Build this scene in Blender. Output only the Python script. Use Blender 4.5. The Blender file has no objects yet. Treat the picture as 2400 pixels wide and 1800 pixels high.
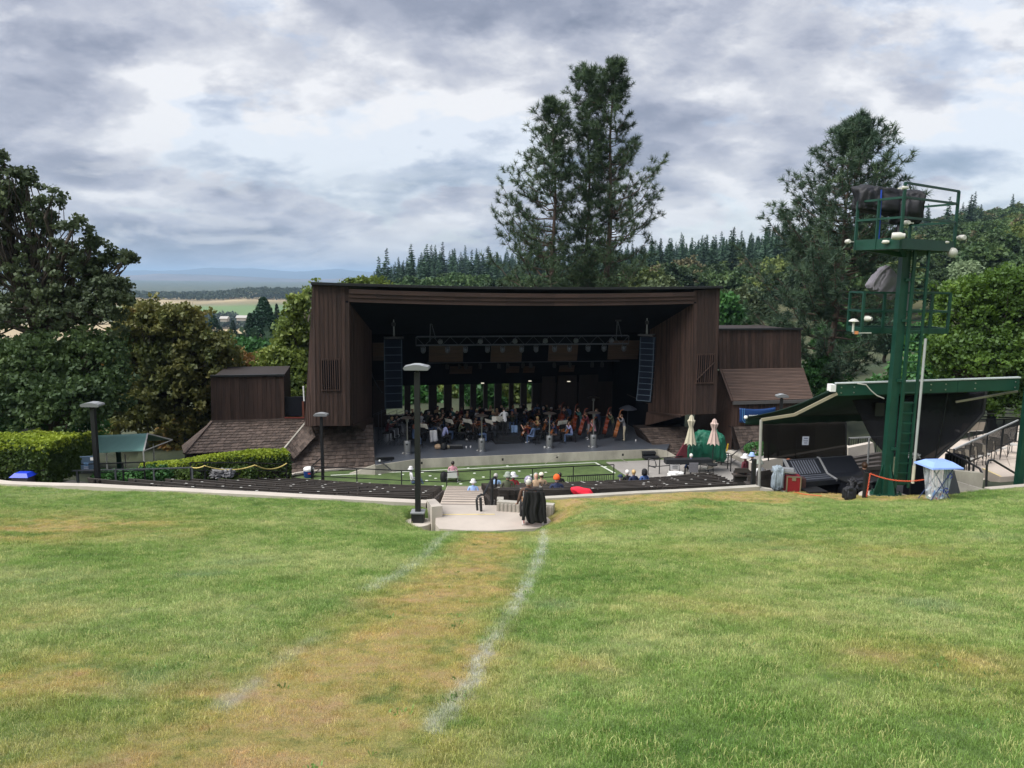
import bpy, bmesh, math, random
import numpy as np
from mathutils import Vector, Matrix
from mathutils.noise import noise as pnoise, fractal
PI=math.pi; rad=math.radians
random.seed(7); rng=np.random.default_rng(7)
SC=bpy.context.scene; COL=SC.collection
# ---------------------------------------------------------------- camera
F=1733.;PIT=rad(8.2);ROL=rad(0.6);CZ=11.0
_f0=np.array([0,math.cos(PIT),-math.sin(PIT)]);_u0=np.array([0,math.sin(PIT),math.cos(PIT)]);_r0=np.array([1.,0,0])
_R=math.cos(ROL)*_r0+math.sin(ROL)*_u0;_U=-math.sin(ROL)*_r0+math.cos(ROL)*_u0
cd=bpy.data.cameras.new('camera'); cam=bpy.data.objects.new('camera',cd); COL.objects.link(cam)
cd.sensor_width=36; cd.lens=F/2400*36; cd.clip_start=.1; cd.clip_end=40000
M=Matrix(((_R[0],_U[0],-_f0[0],0),(_R[1],_U[1],-_f0[1],0),(_R[2],_U[2],-_f0[2],CZ),(0,0,0,1)))
cam.matrix_world=M; SC.camera=cam
# ---------------------------------------------------------------- light
CLOUD_OFF=(3.1,1.7); HAZE_D=1.0e-4
SUN_AZ=rad(-115); SUN_EL=rad(55)      # azimuth measured from +Y (view direction), negative = left
EXPOSURE=2.0; SKY_NISHITA=0.05; CLOUD=0.208; SUN_E=1.5
SC.view_settings.view_transform='Standard'; SC.view_settings.look='None'
SC.view_settings.exposure=EXPOSURE; SC.view_settings.gamma=1; SC.view_settings.use_curve_mapping=False
sl=bpy.data.lights.new('sun','SUN'); sl.energy=SUN_E; sl.angle=rad(60); sl.color=(1,.96,.9)
so=bpy.data.objects.new('sun',sl); COL.objects.link(so)
sdir=Vector((math.sin(SUN_AZ)*math.cos(SUN_EL),math.cos(SUN_AZ)*math.cos(SUN_EL),math.sin(SUN_EL)))
so.rotation_euler=sdir.to_track_quat('Z','Y').to_euler(); so.location=(0,0,60)
W=bpy.data.worlds.new('World'); SC.world=W; W.use_nodes=True; W.cycles.sampling_method='MANUAL'; W.cycles.sample_map_resolution=256
class NT:
    def __init__(s,tree): s.t=tree
    def n(s,typ,**kw):
        nd=s.t.nodes.new(typ); ins=kw.pop('ins',{})
        for k,v in kw.items(): setattr(nd,k,v)
        for k,v in ins.items():
            if hasattr(v,'is_output'): s.t.links.new(v,nd.inputs[k])
            else: nd.inputs[k].default_value=v
        return nd
    def m(s,op,a,b=0.0,c=None,clamp=False):
        ins={0:a,1:b}
        if c is not None: ins[2]=c
        return s.n('ShaderNodeMath',operation=op,use_clamp=clamp,ins=ins).outputs[0]
    def ramp(s,fac,stops,interp='LINEAR'):
        nd=s.n('ShaderNodeValToRGB',ins={0:fac}); cr=nd.color_ramp; cr.interpolation=interp
        while len(cr.elements)<len(stops): cr.elements.new(.5)
        for e,(p,c) in zip(cr.elements,stops):
            e.position=p; e.color=(c,c,c,1) if not isinstance(c,(tuple,list)) else (*c[:3],1)
        return nd.outputs[0]
    def mix(s,f,a,b,blend='MIX'):
        def c(v): return v if hasattr(v,'is_output') else (*v[:3],1)
        return s.n('ShaderNodeMix',data_type='RGBA',blend_type=blend,ins={0:f,6:c(a),7:c(b)}).outputs[2]
    def noise(s,vec,scale,detail=4,rough=.55,dist=0.,w=None):
        ins={'Scale':scale,'Detail':detail,'Roughness':rough,'Distortion':dist}
        if vec is not None: ins['Vector']=vec
        return s.n('ShaderNodeTexNoise',ins=ins).outputs[0]
wt=W.node_tree; wt.nodes.clear(); N=NT(wt)
tc=N.n('ShaderNodeTexCoord').outputs['Generated']
sep=N.n('ShaderNodeSeparateXYZ',ins={0:tc})
x,y,z=sep.outputs
# cloud deck: direction projected on a gently curved layer so that it compresses towards the horizon
zz=N.m('MAXIMUM',z,0.0)
den=N.m('ADD',zz,.36)
u=N.m('DIVIDE',x,den); v=N.m('DIVIDE',y,den)
vec=N.n('ShaderNodeCombineXYZ',ins={0:u,1:v,2:.35}).outputs[0]
SX,SY=CLOUD_OFF
def density(dx,dy):
    base=N.n('ShaderNodeMapping',ins={'Vector':vec,'Location':(SX+dx,SY+dy,0),'Scale':(.80,.95,1)}).outputs[0]
    big=N.noise(base,.62,2,.5,.3); mid=N.noise(base,1.7,3,.5,.2)
    vo=N.n('ShaderNodeTexVoronoi',feature='F1',ins={'Vector':N.n('ShaderNodeVectorMath',operation='ADD',ins={0:base,1:N.n('ShaderNodeVectorMath',operation='SCALE',ins={0:N.n('ShaderNodeTexNoise',ins={'Vector':base,'Scale':2.6,'Detail':7,'Roughness':.6}).outputs[1],3:.55}).outputs[0]}).outputs[0],'Scale':2.1,'Detail':2.0,'Roughness':.5}).outputs[0]
    fine=N.noise(base,5.5,7,.6,.3)
    return N.m('ADD',N.m('ADD',N.m('MULTIPLY',big,.42),N.m('MULTIPLY',mid,.22)),N.m('ADD',N.m('MULTIPLY',N.m('SUBTRACT',1.,vo),.30),N.m('MULTIPLY',fine,.17)))
d0=density(0,0); d1=density(.03,.10)
dens=N.n('ShaderNodeMapRange',ins={0:d0,1:.35,2:.585,3:0.,4:1.}).outputs[0]
rel=N.m('MULTIPLY',N.m('SUBTRACT',d0,d1),4.0)      # sides of the billows turned to the light are brighter
br=N.m('ADD',N.n('ShaderNodeMapRange',ins={0:dens,1:0,2:1,3:.87,4:.05}).outputs[0],rel)
cl=N.ramp(br,[(.08,(.27,.315,.42)),(.32,(.40,.44,.56)),(.54,(.60,.635,.75)),(.72,(.82,.845,.92)),(.90,(1.12,1.13,1.16))])
# lower clouds brighten into a pale band above the horizon, clear blue air right at the horizon
el=z
hb=N.n('ShaderNodeMapRange',interpolation_type='SMOOTHSTEP',ins={0:el,1:.02,2:.22,3:1.,4:0.}).outputs[0]
cl=N.mix(N.m('MULTIPLY',hb,.25),cl,(.64,.70,.82))
# small bright cumulus rows low over the horizon
vec2=N.n('ShaderNodeCombineXYZ',ins={0:N.m('MULTIPLY',x,9.),1:N.m('MULTIPLY',y,9.),2:N.m('MULTIPLY',z,34.)}).outputs[0]
cu=N.noise(vec2,.95,8,.55,.4)
cum=N.ramp(cu,[(.47,0.),(.57,1.)])
lowm=N.m('MULTIPLY',N.n('ShaderNodeMapRange',interpolation_type='SMOOTHSTEP',ins={0:el,1:.10,2:.17,3:1.,4:0.}).outputs[0],cum)
cl=N.mix(N.m('MULTIPLY',lowm,.6),cl,(.88,.90,.95))
clb=N.n('ShaderNodeBackground',ins={0:cl,1:CLOUD})
sky=N.n('ShaderNodeTexSky',sky_type='NISHITA',sun_disc=False,sun_elevation=SUN_EL,sun_rotation=SUN_AZ,air_density=1.0,dust_density=1.2)
skb=N.n('ShaderNodeBackground',ins={0:sky.outputs[0],1:SKY_NISHITA})
cover=N.ramp(dens,[(0,.75),(.12,.97)])
hz=N.n('ShaderNodeMapRange',interpolation_type='SMOOTHSTEP',ins={0:el,1:-.01,2:.012,3:.55,4:1.}).outputs[0]
mx=N.n('ShaderNodeMixShader',ins={0:N.m('MULTIPLY',cover,hz),1:skb.outputs[0],2:clb.outputs[0]})
N.n('ShaderNodeOutputWorld',ins={0:mx.outputs[0]})
# ---------------------------------------------------------------- pixel / place helpers
def ray(px,py): return _f0+(px-1200)/F*_R+(900-py)/F*_U
def at(px,py,d): r=ray(px,py); return Vector(np.array([0,0,CZ])+r*d/r[1])
def gp(px,py,z=0.): r=ray(px,py); return Vector(np.array([0,0,CZ])+r*(z-CZ)/r[2])
TH=rad(12.2); O2=np.array([.55,43.09]); _a=np.array([math.cos(TH),math.sin(TH)]); _n=np.array([-math.sin(TH),math.cos(TH)])
STM=Matrix.Translation((O2[0],O2[1],0))@Matrix.Rotation(TH,4,'Z')
STI=STM.inverted()
def S(s,n,z): p=O2+_a*s+_n*n; return Vector((p[0],p[1],z))
def bp(px,py,n):
    """stage coordinates (s,n,z) of the point of the plane n seen at a pixel"""
    r=ray(px,py); t=(n+O2@_n)/(r[:2]@_n); w=Vector(np.array([0,0,CZ])+r*t); return STI@w
CEN=np.array([-2.3,66.5]); RW=45.0
def sm(a,b,t):
    t=np.clip((t-a)/(b-a),0,1); return t*t*(3-2*t)
EDGE=np.array([3.70,3.75,4.00,4.17,4.22,4.23,4.19,4.05,4.05,4.34,4.47,4.49,4.44,4.28,4.05])
def lawn_z(x,y):
    x=np.asarray(x,float); y=np.asarray(y,float)
    r=np.hypot(x-CEN[0],y-CEN[1]); z=4.05+(r-RW)*.2516
    z=z-.017*np.maximum(0,-x-2)*sm(40,52,r)
    e=np.interp(x,[-18,-17.2,-13.7,-10.3,-7.6,-5.2,-2.75,-2.2,.5,.9,4.1,6,7.7,9,11.5],EDGE)   # lawn meets the walls
    z=z+(e-(4.05-.017*np.maximum(0,-x-2)))*np.exp(-np.maximum(r-RW,0)/2.2)*np.where((x<-1.5)|(x>.2),1,0)
    z=z-.68*np.where((x<-2.3)|(x>.9),sm(45.0,45.5,r),1)*np.exp(-np.abs((x+.9)/2.35)**5)*np.exp(-((y-20.8)/4.2)**2)
    return z+.04*np.sin(x*.9+y*.5)*np.cos(y*.7-x*.3)
def polar(R,x):  # point on the bowl circle of radius R at abscissa x
    return CEN[1]-math.sqrt(max(0,R*R-(x-CEN[0])**2))
def row_z(R): return max(0.,.15+(R-31.)/13.*3.55)
# ---------------------------------------------------------------- object helpers
ROOTM={}
def link(o): COL.objects.link(o); return o
def prop(o,label=None,cat=None,group=None,kind=None):
    if label: o['label']=label
    if cat: o['category']=cat
    if group: o['group']=group
    if kind: o['kind']=kind
    return o
def thing(name,label,cat,loc=(0,0,0),rz=0,group=None):
    o=link(bpy.data.objects.new(name,None)); o.location=loc; o.rotation_euler=(0,0,rz); o.empty_display_size=.3
    ROOTM[o.name]=Matrix.Translation(loc)@Matrix.Rotation(rz,4,'Z')
    return prop(o,label,cat,group)
def rootof(o):
    while o.parent: o=o.parent
    return o
class MB:
    def __init__(s): s.v=[]; s.f=[]; s.mi=[]
    def add(s,vs,fs,mi=0):
        k=len(s.v); s.v+= [Vector(p) for p in vs]; s.f+=[tuple(i+k for i in f) for f in fs]; s.mi+=[mi]*len(fs); return s
    def hexa(s,c,mi=0):  # 8 corners: bottom 4 ccw, top 4 ccw
        return s.add(c,[(3,2,1,0),(4,5,6,7),(0,1,5,4),(1,2,6,5),(2,3,7,6),(3,0,4,7)],mi)
    def box(s,c,size,rz=0,mi=0,rot=None):
        hx,hy,hz=[q/2 for q in size]; m=rot if rot is not None else Matrix.Rotation(rz,3,'Z'); c=Vector(c)
        return s.hexa([c+m@Vector(q) for q in ((-hx,-hy,-hz),(hx,-hy,-hz),(hx,hy,-hz),(-hx,hy,-hz),(-hx,-hy,hz),(hx,-hy,hz),(hx,hy,hz),(-hx,hy,hz))],mi)
    def bar(s,a,b,w,h=None,up=(0,0,1),mi=0):
        a=Vector(a);b=Vector(b);h=h or w; d=(b-a).normalized(); up=Vector(up)
        if abs(d.dot(up))>.98: up=Vector((0,1,0))
        sx=d.cross(up).normalized()*w/2; sy=sx.cross(d).normalized()*h/2
        return s.hexa([a-sx-sy,a+sx-sy,a+sx+sy,a-sx+sy,b-sx-sy,b+sx-sy,b+sx+sy,b-sx+sy],mi)
    def tube(s,pts,r,n=8,mi=0,cap=True):
        pts=[Vector(p) for p in pts]; rs=r if isinstance(r,(list,tuple)) else [r]*len(pts); k=len(s.v); prev=None
        for i,p in enumerate(pts):
            d=(pts[min(i+1,len(pts)-1)]-pts[max(i-1,0)]).normalized()
            if prev is None:
                q=Vector((0,0,1)) if abs(d.z)<.9 else Vector((1,0,0)); e1=d.cross(q).normalized()
            else:
                e1=(prev-d*prev.dot(d)).normalized()
            prev=e1; e2=d.cross(e1)
            for j in range(n):
                a=2*PI*j/n; s.v.append(p+(e1*math.cos(a)+e2*math.sin(a))*rs[i])
        for i in range(len(pts)-1):
            for j in range(n):
                a=k+i*n+j; b=k+i*n+(j+1)%n; s.f.append((a,b,b+n,a+n)); s.mi.append(mi)
        if cap:
            s.f.append(tuple(k+j for j in range(n))[::-1]); s.f.append(tuple(k+(len(pts)-1)*n+j for j in range(n))); s.mi+=[mi,mi]
        return s
    def lathe(s,c,prof,n=16,mi=0,M=None):
        c=Vector(c);k=len(s.v)
        for r,z in prof:
            for j in range(n):
                p=Vector((r*math.cos(2*PI*j/n),r*math.sin(2*PI*j/n),z))
                if M is not None: p=M@p
                s.v.append(c+p)
        for i in range(len(prof)-1):
            for j in range(n):
                a=k+i*n+j;b=k+i*n+(j+1)%n; s.f.append((a,b,b+n,a+n)); s.mi.append(mi)
        s.f.append(tuple(k+j for j in range(n))[::-1]); s.f.append(tuple(k+(len(prof)-1)*n+j for j in range(n))); s.mi+=[mi,mi]
        return s
    def prism(s,poly,vec,mi=0):
        vec=Vector(vec); n=len(poly); p=[Vector(q) for q in poly]
        s.add(p+[q+vec for q in p],[tuple(range(n))[::-1],tuple(range(n,2*n))]+[(i,(i+1)%n,n+(i+1)%n,n+i) for i in range(n)],mi); return s
    def build(s,name,mats,parent=None,local=False,smooth=False,loc=None,kind=None,rz=0):
        me=bpy.data.meshes.new(name)
        vs=s.v
        if parent is not None and not local:
            inv=ROOTM[rootof(parent).name].inverted(); vs=[inv@v for v in vs]
        elif loc is not None and not local:
            inv=(Matrix.Translation(loc)@Matrix.Rotation(rz,4,'Z')).inverted(); vs=[inv@v for v in vs]
        me.from_pydata([tuple(v) for v in vs],[],s.f)
        mats=mats if isinstance(mats,(list,tuple)) else [mats]
        for m in mats: me.materials.append(m)
        if len(mats)>1: me.polygons.foreach_set('material_index',s.mi)
        bm=bmesh.new(); bm.from_mesh(me); bmesh.ops.recalc_face_normals(bm,faces=bm.faces); bm.to_mesh(me); bm.free()
        if smooth:
            me.polygons.foreach_set('use_smooth',[True]*len(me.polygons))
            try: me.set_sharp_from_angle(angle=rad(38))
            except Exception: pass
        o=link(bpy.data.objects.new(name,me))
        if parent is not None: o.parent=parent
        elif loc is not None: o.location=loc; o.rotation_euler=(0,0,rz); ROOTM[o.name]=Matrix.Translation(loc)@Matrix.Rotation(rz,4,'Z')
        else: ROOTM[o.name]=Matrix.Identity(4)
        if kind: o['kind']=kind
        return o
def npmesh(name,V,Fq,mat,parent=None,local=True,kind=None,smooth=False,attrs=None):
    V=np.asarray(V,np.float32).reshape(-1,3); Fq=np.asarray(Fq,np.int32); k=Fq.shape[1]
    if parent is not None and not local:
        inv=np.array(ROOTM[rootof(parent).name].inverted()); V=(V@inv[:3,:3].T+inv[:3,3]).astype(np.float32)
    me=bpy.data.meshes.new(name); me.vertices.add(len(V)); me.vertices.foreach_set('co',V.ravel())
    me.loops.add(Fq.size); me.loops.foreach_set('vertex_index',Fq.ravel())
    me.polygons.add(len(Fq)); me.polygons.foreach_set('loop_start',np.arange(0,Fq.size,k,dtype=np.int32))
    me.update(calc_edges=True)
    for m in (mat if isinstance(mat,(list,tuple)) else [mat]): me.materials.append(m)
    if smooth: me.polygons.foreach_set('use_smooth',[True]*len(me.polygons))
    for an,av in (attrs or {}).items():
        at_=me.attributes.new(an,'FLOAT','POINT'); at_.data.foreach_set('value',np.asarray(av,np.float32))
    o=link(bpy.data.objects.new(name,me))
    if parent is not None: o.parent=parent
    if kind: o['kind']=kind
    return o
def children(o): return [c for c in COL.objects if c.parent==o]
def copy_tree(o,kids,parent=None):
    c=link(o.copy())
    if parent is not None: c.parent=parent
    for ch,sub in kids: copy_tree(ch,sub,c)
    return c
def kidtree(o): return [(c,kidtree(c)) for c in COL.objects if c.parent==o]
def dup(proto,loc,rz=0,label=None,group=None,scale=None):
    c=copy_tree(proto['_o'],proto['_k']); c.location=loc; c.rotation_euler=(0,0,rz)
    if label: c['label']=label
    if group: c['group']=group
    if scale: c.scale=scale if hasattr(scale,'__len__') else (scale,)*3
    ROOTM[c.name]=Matrix.Translation(loc)@Matrix.Rotation(rz,4,'Z')
    return c
class Repeat:
    """first call places the original, later calls place copies"""
    def __init__(s,o): s.o=o; s.k=None; s.used=False
    def place(s,loc,rz=0,label=None,group=None,scale=None,rot=None):
        if not s.used: c=s.o; s.used=True; s.k=kidtree(s.o)
        else: c=copy_tree(s.o,s.k)
        c.location=loc; c.rotation_euler=rot or (0,0,rz)
        if label: c['label']=label
        if group: c['group']=group
        if scale is not None: c.scale=scale if hasattr(scale,'__len__') else (scale,)*3
        ROOTM[c.name]=Matrix.Translation(loc)@Matrix.Rotation(rz,4,'Z')
        return c
# ---------------------------------------------------------------- materials
MAT={}
def mat(name,col,rough=.7,var=.12,scale=3.,bump=0.,bscale=None,metal=0.,objrand=0.,col2=None,stretch=(1,1,1),spec=None,trans=0.,coord='Object',alpha=1.):
    if name in MAT: return MAT[name]
    m=bpy.data.materials.new(name); m.use_nodes=True; t=m.node_tree; t.nodes.clear(); n=NT(t)
    c=n.n('ShaderNodeTexCoord').outputs[coord]
    mp=n.n('ShaderNodeMapping',ins={'Vector':c,'Scale':stretch}).outputs[0]
    no=n.noise(mp,scale,6,.6)
    lo=tuple(q*(1-var) for q in col); hi=tuple(min(1,q*(1+var)) for q in (col2 or col))
    bc=n.ramp(no,[(.3,lo),(.7,hi)])
    if objrand:
        oi=n.n('ShaderNodeObjectInfo').outputs['Random']
        f=n.n('ShaderNodeMapRange',ins={0:oi,3:1-objrand,4:1+objrand}).outputs[0]
        vm=n.n('ShaderNodeVectorMath',operation='SCALE',ins={0:bc,3:f}); bc=vm.outputs[0]
    b=n.n('ShaderNodeBsdfPrincipled',ins={'Base Color':bc,'Roughness':rough,'Metallic':metal})
    if spec is not None: b.inputs['Specular IOR Level'].default_value=spec
    if alpha<1: b.inputs['Alpha'].default_value=alpha
    if bump:
        nb=n.noise(mp,bscale or scale*6,5,.6)
        bn=n.n('ShaderNodeBump',ins={'Strength':bump,'Distance':.02,'Height':nb}); t.links.new(bn.outputs[0],b.inputs['Normal'])
    out=b.outputs[0]
    if trans:
        tr=n.n('ShaderNodeBsdfTranslucent',ins={0:bc}); out=n.n('ShaderNodeMixShader',ins={0:trans,1:out,2:tr.outputs[0]}).outputs[0]
    n.n('ShaderNodeOutputMaterial',ins={0:out})
    MAT[name]=m; return m
def leafmat(name,c1,c2,c3=None,trans=.25,s1=.35,s2=2.2,rnd=.18,coord='Object'):
    """foliage: clumps of two or three leaf colours"""
    if name in MAT: return MAT[name]
    m=bpy.data.materials.new(name); m.use_nodes=True; t=m.node_tree; t.nodes.clear(); n=NT(t)
    c=n.n('ShaderNodeTexCoord').outputs[coord]
    a=n.noise(c,s1,3,.5); b_=n.noise(c,s2,4,.6)
    f=n.m('ADD',n.m('MULTIPLY',a,.55),n.m('MULTIPLY',b_,.45))
    st=[(.38,c1),(.58,c2)]+([(.66,c3)] if c3 else [])
    bc=n.ramp(f,st)
    oi=n.n('ShaderNodeObjectInfo').outputs['Random']
    fr=n.n('ShaderNodeMapRange',ins={0:oi,3:1-rnd,4:1+rnd}).outputs[0]
    bc=n.n('ShaderNodeVectorMath',operation='SCALE',ins={0:bc,3:fr}).outputs[0]
    d=n.n('ShaderNodeBsdfDiffuse',ins={0:bc}); tr=n.n('ShaderNodeBsdfTranslucent',ins={0:bc})
    g=n.n('ShaderNodeBsdfGlossy',ins={0:(.5,.55,.6,1),1:.55})
    x1=n.n('ShaderNodeMixShader',ins={0:trans,1:d.outputs[0],2:tr.outputs[0]})
    x2=n.n('ShaderNodeMixShader',ins={0:.04,1:x1.outputs[0],2:g.outputs[0]})
    n.n('ShaderNodeOutputMaterial',ins={0:x2.outputs[0]}); MAT[name]=m; return m
board=mat('brown_boards',(.052,.029,.022),.75,.38,1.6,.25,30,objrand=.36,stretch=(6,6,.5))
boardR=mat('brown_boards_horizontal',(.052,.029,.022),.75,.2,2.,.25,30,objrand=.22,stretch=(.5,.5,8))
darkwood=mat('dark_wood',(.022,.015,.014),.8,.2,2.,objrand=.15)
blackp=mat('black_paint',(.009,.010,.012),.55,.15,3)
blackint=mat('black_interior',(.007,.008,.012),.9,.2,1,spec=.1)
plank=mat('weathered_plank',(.050,.041,.037),.7,.35,1.2,.35,25,objrand=.28,stretch=(.6,6,6))
plankb=mat('weathered_plank_back',(.055,.047,.042),.75,.35,1.5,.3,25,objrand=.25,stretch=(.6,6,6))
shing=mat('shingle_wood',(.085,.062,.052),.85,.3,4,.4,20,objrand=.38,col2=(.10,.075,.063))
conc=mat('concrete',(.36,.34,.30),.85,.22,1.1,.25,14)
concw=mat('pale_concrete',(.44,.40,.355),.85,.12,.9,.2,14)
concs=mat('stained_concrete',(.36,.34,.285),.85,.35,.9,.3,9,stretch=(1,1,.45))
deckm=mat('stage_deck_paint',(.075,.085,.105),.42,.14,.6)
# ================================================================ GROUND
RPX=np.array([-400,400,700,860,950,1130,1500,1700,1900,2000,2200,2400,2700,3400]); RPY=np.array([770,760,752,712,668,662,640,624,612,594,552,534,526,540])
def ridge_z(az):
    px=1200+1733*az; py=np.interp(px,RPX,RPY); return CZ-650*np.tan(PIT+np.arctan((py-900)/1733.))
def ground_z(x,y):
    x=np.asarray(x,float);y=np.asarray(y,float); r=np.hypot(x-CEN[0],y-CEN[1]); d=np.maximum(np.hypot(x,y),.1)
    az=np.where(y>5,x/np.maximum(y,5),np.sign(x)*1.5)
    z=np.where(r>=RW,lawn_z(x,np.maximum(y,-25))-.10,0)
    bowl=np.maximum(0,.15+(r-31)/13*3.55)-.45
    z=np.where((r<RW)&(r>=30.2),bowl,z); z=np.where(r<30.2,-.05,z)
    zr=ridge_z(az); hill=sm(-.30,-.17,az)
    p=np.clip((d-75)/575,0,1)
    hz=-3+(zr+3)*p**.85; hz=np.where(d>650,zr-(d-650)*.16,hz); hz=np.maximum(hz,-56)
    vz=-56*sm(60,380,d)
    ridge=np.interp(d,[0,1000,1100,1400,1650,1900,2600],[0,0,2.,9.5,19.,17,0]); ridge=ridge+np.where(d>1400,1,0)*11*sm(-.42,-.34,az)*np.interp(d,[1400,1650,1900,2600],[0,1,1,0])
    vz=vz+ridge
    far=vz*(1-hill)+hz*hill
    n_=2.5*np.sin(x*.013+1)*np.sin(y*.011)+1.2*np.sin(x*.04)*np.cos(y*.033)
    far=far+n_*sm(120,400,d)*np.where(d<900,1,.15)
    t=sm(66,115,d)*np.where(y>0,1,0)
    lft=sm(20,40,-x)*sm(30,60,y)
    return z*(1-t)+far*t-2.5*lft*(1-t)
an=np.concatenate([np.arange(-48,48,.22),np.arange(48,312,3.)]); an=np.radians(an); dr=np.concatenate([[.5],1.5*1.035**np.arange(0,285)]); dr=dr[dr<30000]
A,D=np.meshgrid(an,dr); X=D*np.sin(A);Y=D*np.cos(A); Z=ground_z(X,Y)
na=len(an); I=np.arange(len(dr)-1)[:,None]*na+np.arange(na)[None]; J=np.arange(len(dr)-1)[:,None]*na+(np.arange(na)[None]+1)%na
Q=np.stack([I,J,J+na,I+na],-1).reshape(-1,4)
az=np.where(Y>5,X/np.maximum(Y,5),9)
left=1-sm(-.30,-.17,az)
vine=left*sm(1130,1200,D)*(1-sm(1440,1470,D)); tan=left*(sm(430,520,D)*(1-sm(1080,1160,D))*.9+ sm(1450,1470,D)*.75*(1-sm(1700,1900,D)))
forest=sm(60,90,D)
gm=bpy.data.materials.new('ground_cover'); gm.use_nodes=True; gm.node_tree.nodes.clear(); n=NT(gm.node_tree)
def attr(n,name,typ='GEOMETRY'): return n.n('ShaderNodeAttribute',attribute_name=name,attribute_type=typ).outputs['Fac']
pos=n.n('ShaderNodeNewGeometry').outputs['Position']
c0=n.ramp(n.noise(pos,.35,6,.6),[(.35,(.022,.035,.015)),(.65,(.050,.058,.028))])
cf=n.ramp(n.noise(pos,.02,6,.6),[(.4,(.025,.045,.02)),(.64,(.085,.085,.040))])
c1=n.mix(attr(n,'forest'),c0,cf)
wv=n.n('ShaderNodeTexWave',wave_type='BANDS',ins={'Vector':n.n('ShaderNodeMapping',ins={'Vector':pos,'Rotation':(0,0,.9)}).outputs[0],'Scale':.055,'Distortion':1.5,'Detail':2}).outputs[0]
cv=n.ramp(n.m('ADD',n.m('MULTIPLY',wv,.35),n.m('MULTIPLY',n.noise(pos,.006,4,.6),.65)),[(.3,(.085,.15,.05)),(.7,(.13,.21,.07))])
c2=n.mix(attr(n,'vine'),c1,cv)
ct=n.ramp(n.noise(pos,.012,5,.6),[(.35,(.30,.23,.13)),(.6,(.48,.38,.23))])
c3=n.mix(attr(n,'tan'),c2,ct)
n.n('ShaderNodeOutputMaterial',ins={0:n.n('ShaderNodeBsdfPrincipled',ins={'Base Color':c3,'Roughness':.95}).outputs[0]})
g=npmesh('ground',np.stack([X,Y,Z],-1),Q,gm,kind='structure',smooth=True,attrs={'vine':vine.ravel(),'tan':np.clip(tan,0,1).ravel(),'forest':forest.ravel()})
prop(g,'rolling ground falling from the lawn to the valley floor and its fields')
# distant mountains
def mountains(name,d0,depth,py_fn,label,m,seed):
    a=np.radians(np.arange(-50,46,.15)); rs=np.linspace(0,1,14); A,T=np.meshgrid(a,rs); px=1200+1733*np.tan(A)
    zt=CZ-d0*np.tan(PIT+np.arctan((py_fn(px)-900)/1733.))
    d=d0+(T-.45)*depth; prof=np.interp(T,[0,.45,.6,1],[0,1,.95,0])
    nz=np.array([fractal(Vector((p*.012+seed,q*3,seed)),.8,2.1,5) for p,q in zip(px.ravel(),T.ravel())]).reshape(px.shape)
    z=-62+(zt+62)*prof*(1+.16*nz)
    V=np.stack([d*np.tan(A),d,z],-1); nc=len(a); I=np.arange(13)[:,None]*nc+np.arange(nc-1)[None]
    o=npmesh(name,V,np.stack([I,I+1,I+1+nc,I+nc],-1).reshape(-1,4),m,kind='structure',smooth=True); prop(o,label)
mtm=mat('mountain_cover',(.025,.045,.05),.95,.3,.0006,col2=(.16,.12,.11))
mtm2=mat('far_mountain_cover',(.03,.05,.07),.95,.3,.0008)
mountains('mountains',9000,3600,lambda p:655+4*np.sin(p*.011),'low tan foothills across the valley',mtm,2)
mountains('mountain_range',15000,6000,lambda p:641+4*np.sin(p*.006+1)+3*np.sin(p*.021),'blue mountain range along the horizon under the clouds',mtm2,5)
# ---------------------------------------------------------------- lawn
def lp(px,py):
    r=ray(px,py); t=5.
    for _ in range(60):
        p=np.array([0,0,CZ])+r*t; t+= (p[2]-float(lawn_z(p[0],p[1])))*1.5
        t=max(.5,min(t,80))
    p=np.array([0,0,CZ])+r*t; return p
LAND=[(-2.20,20.9),(-2.12,20.1),(-1.98,19.72),(-1.2,19.6),(-.45,19.6),(.75,19.85),(1.22,20.3),(1.1,20.75),(.6,21.9),(-2.3,21.9)]
def inpoly(px,py,poly):
    c=np.zeros(px.shape,bool); n=len(poly)
    for i in range(n):
        x1,y1=poly[i];x2,y2=poly[(i+1)%n]
        c^=((y1>py)!=(y2>py))&(px<(x2-x1)*(py-y1)/(y2-y1+1e-12)+x1)
    return c
ph=np.linspace(-.80,.72,1250); Rr=np.arange(RW+.02,73.5,.09)
PH,RR=np.meshgrid(ph,Rr); X=CEN[0]+RR*np.sin(PH); Y=CEN[1]-RR*np.cos(PH); Z=lawn_z(X,Y)
Z=Z+.012*np.sin(X*5.1+np.sin(Y*3.3))*np.sin(Y*4.3)
land=inpoly(X,Y,LAND)|(np.hypot(X+2.73,Y-20.95)<.40)
TOW=(11.45,22.15); FOHX=7.75
foh=(X>FOHX)&(Y>23.9-.42*(X-7.75))&(X<12.2)
foh|=(X>12.2)&(Y>21.8)
Z=np.where(land|foh,Z-.30,Z)
def seg_dist(X,Y,pts):
    best=np.full(X.shape,1e9)
    for (x1,y1),(x2,y2) in zip(pts[:-1],pts[1:]):
        dx,dy=x2-x1,y2-y1; t=np.clip(((X-x1)*dx+(Y-y1)*dy)/(dx*dx+dy*dy),0,1); best=np.minimum(best,np.hypot(X-x1-t*dx,Y-y1-t*dy))
    return best
def pl(pts): return [tuple(lp(*p)[:2]) for p in pts]
path=pl([(1160,1250),(1125,1310),(1060,1380),(1000,1450),(900,1530),(790,1620),(640,1740),(480,1850)])
l1=pl([(1085,1240),(1010,1290),(930,1350),(860,1385)]); l1b=pl([(760,1480),(690,1530),(640,1560)]); l1c=pl([(600,1595),(550,1635),(525,1660)])
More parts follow.
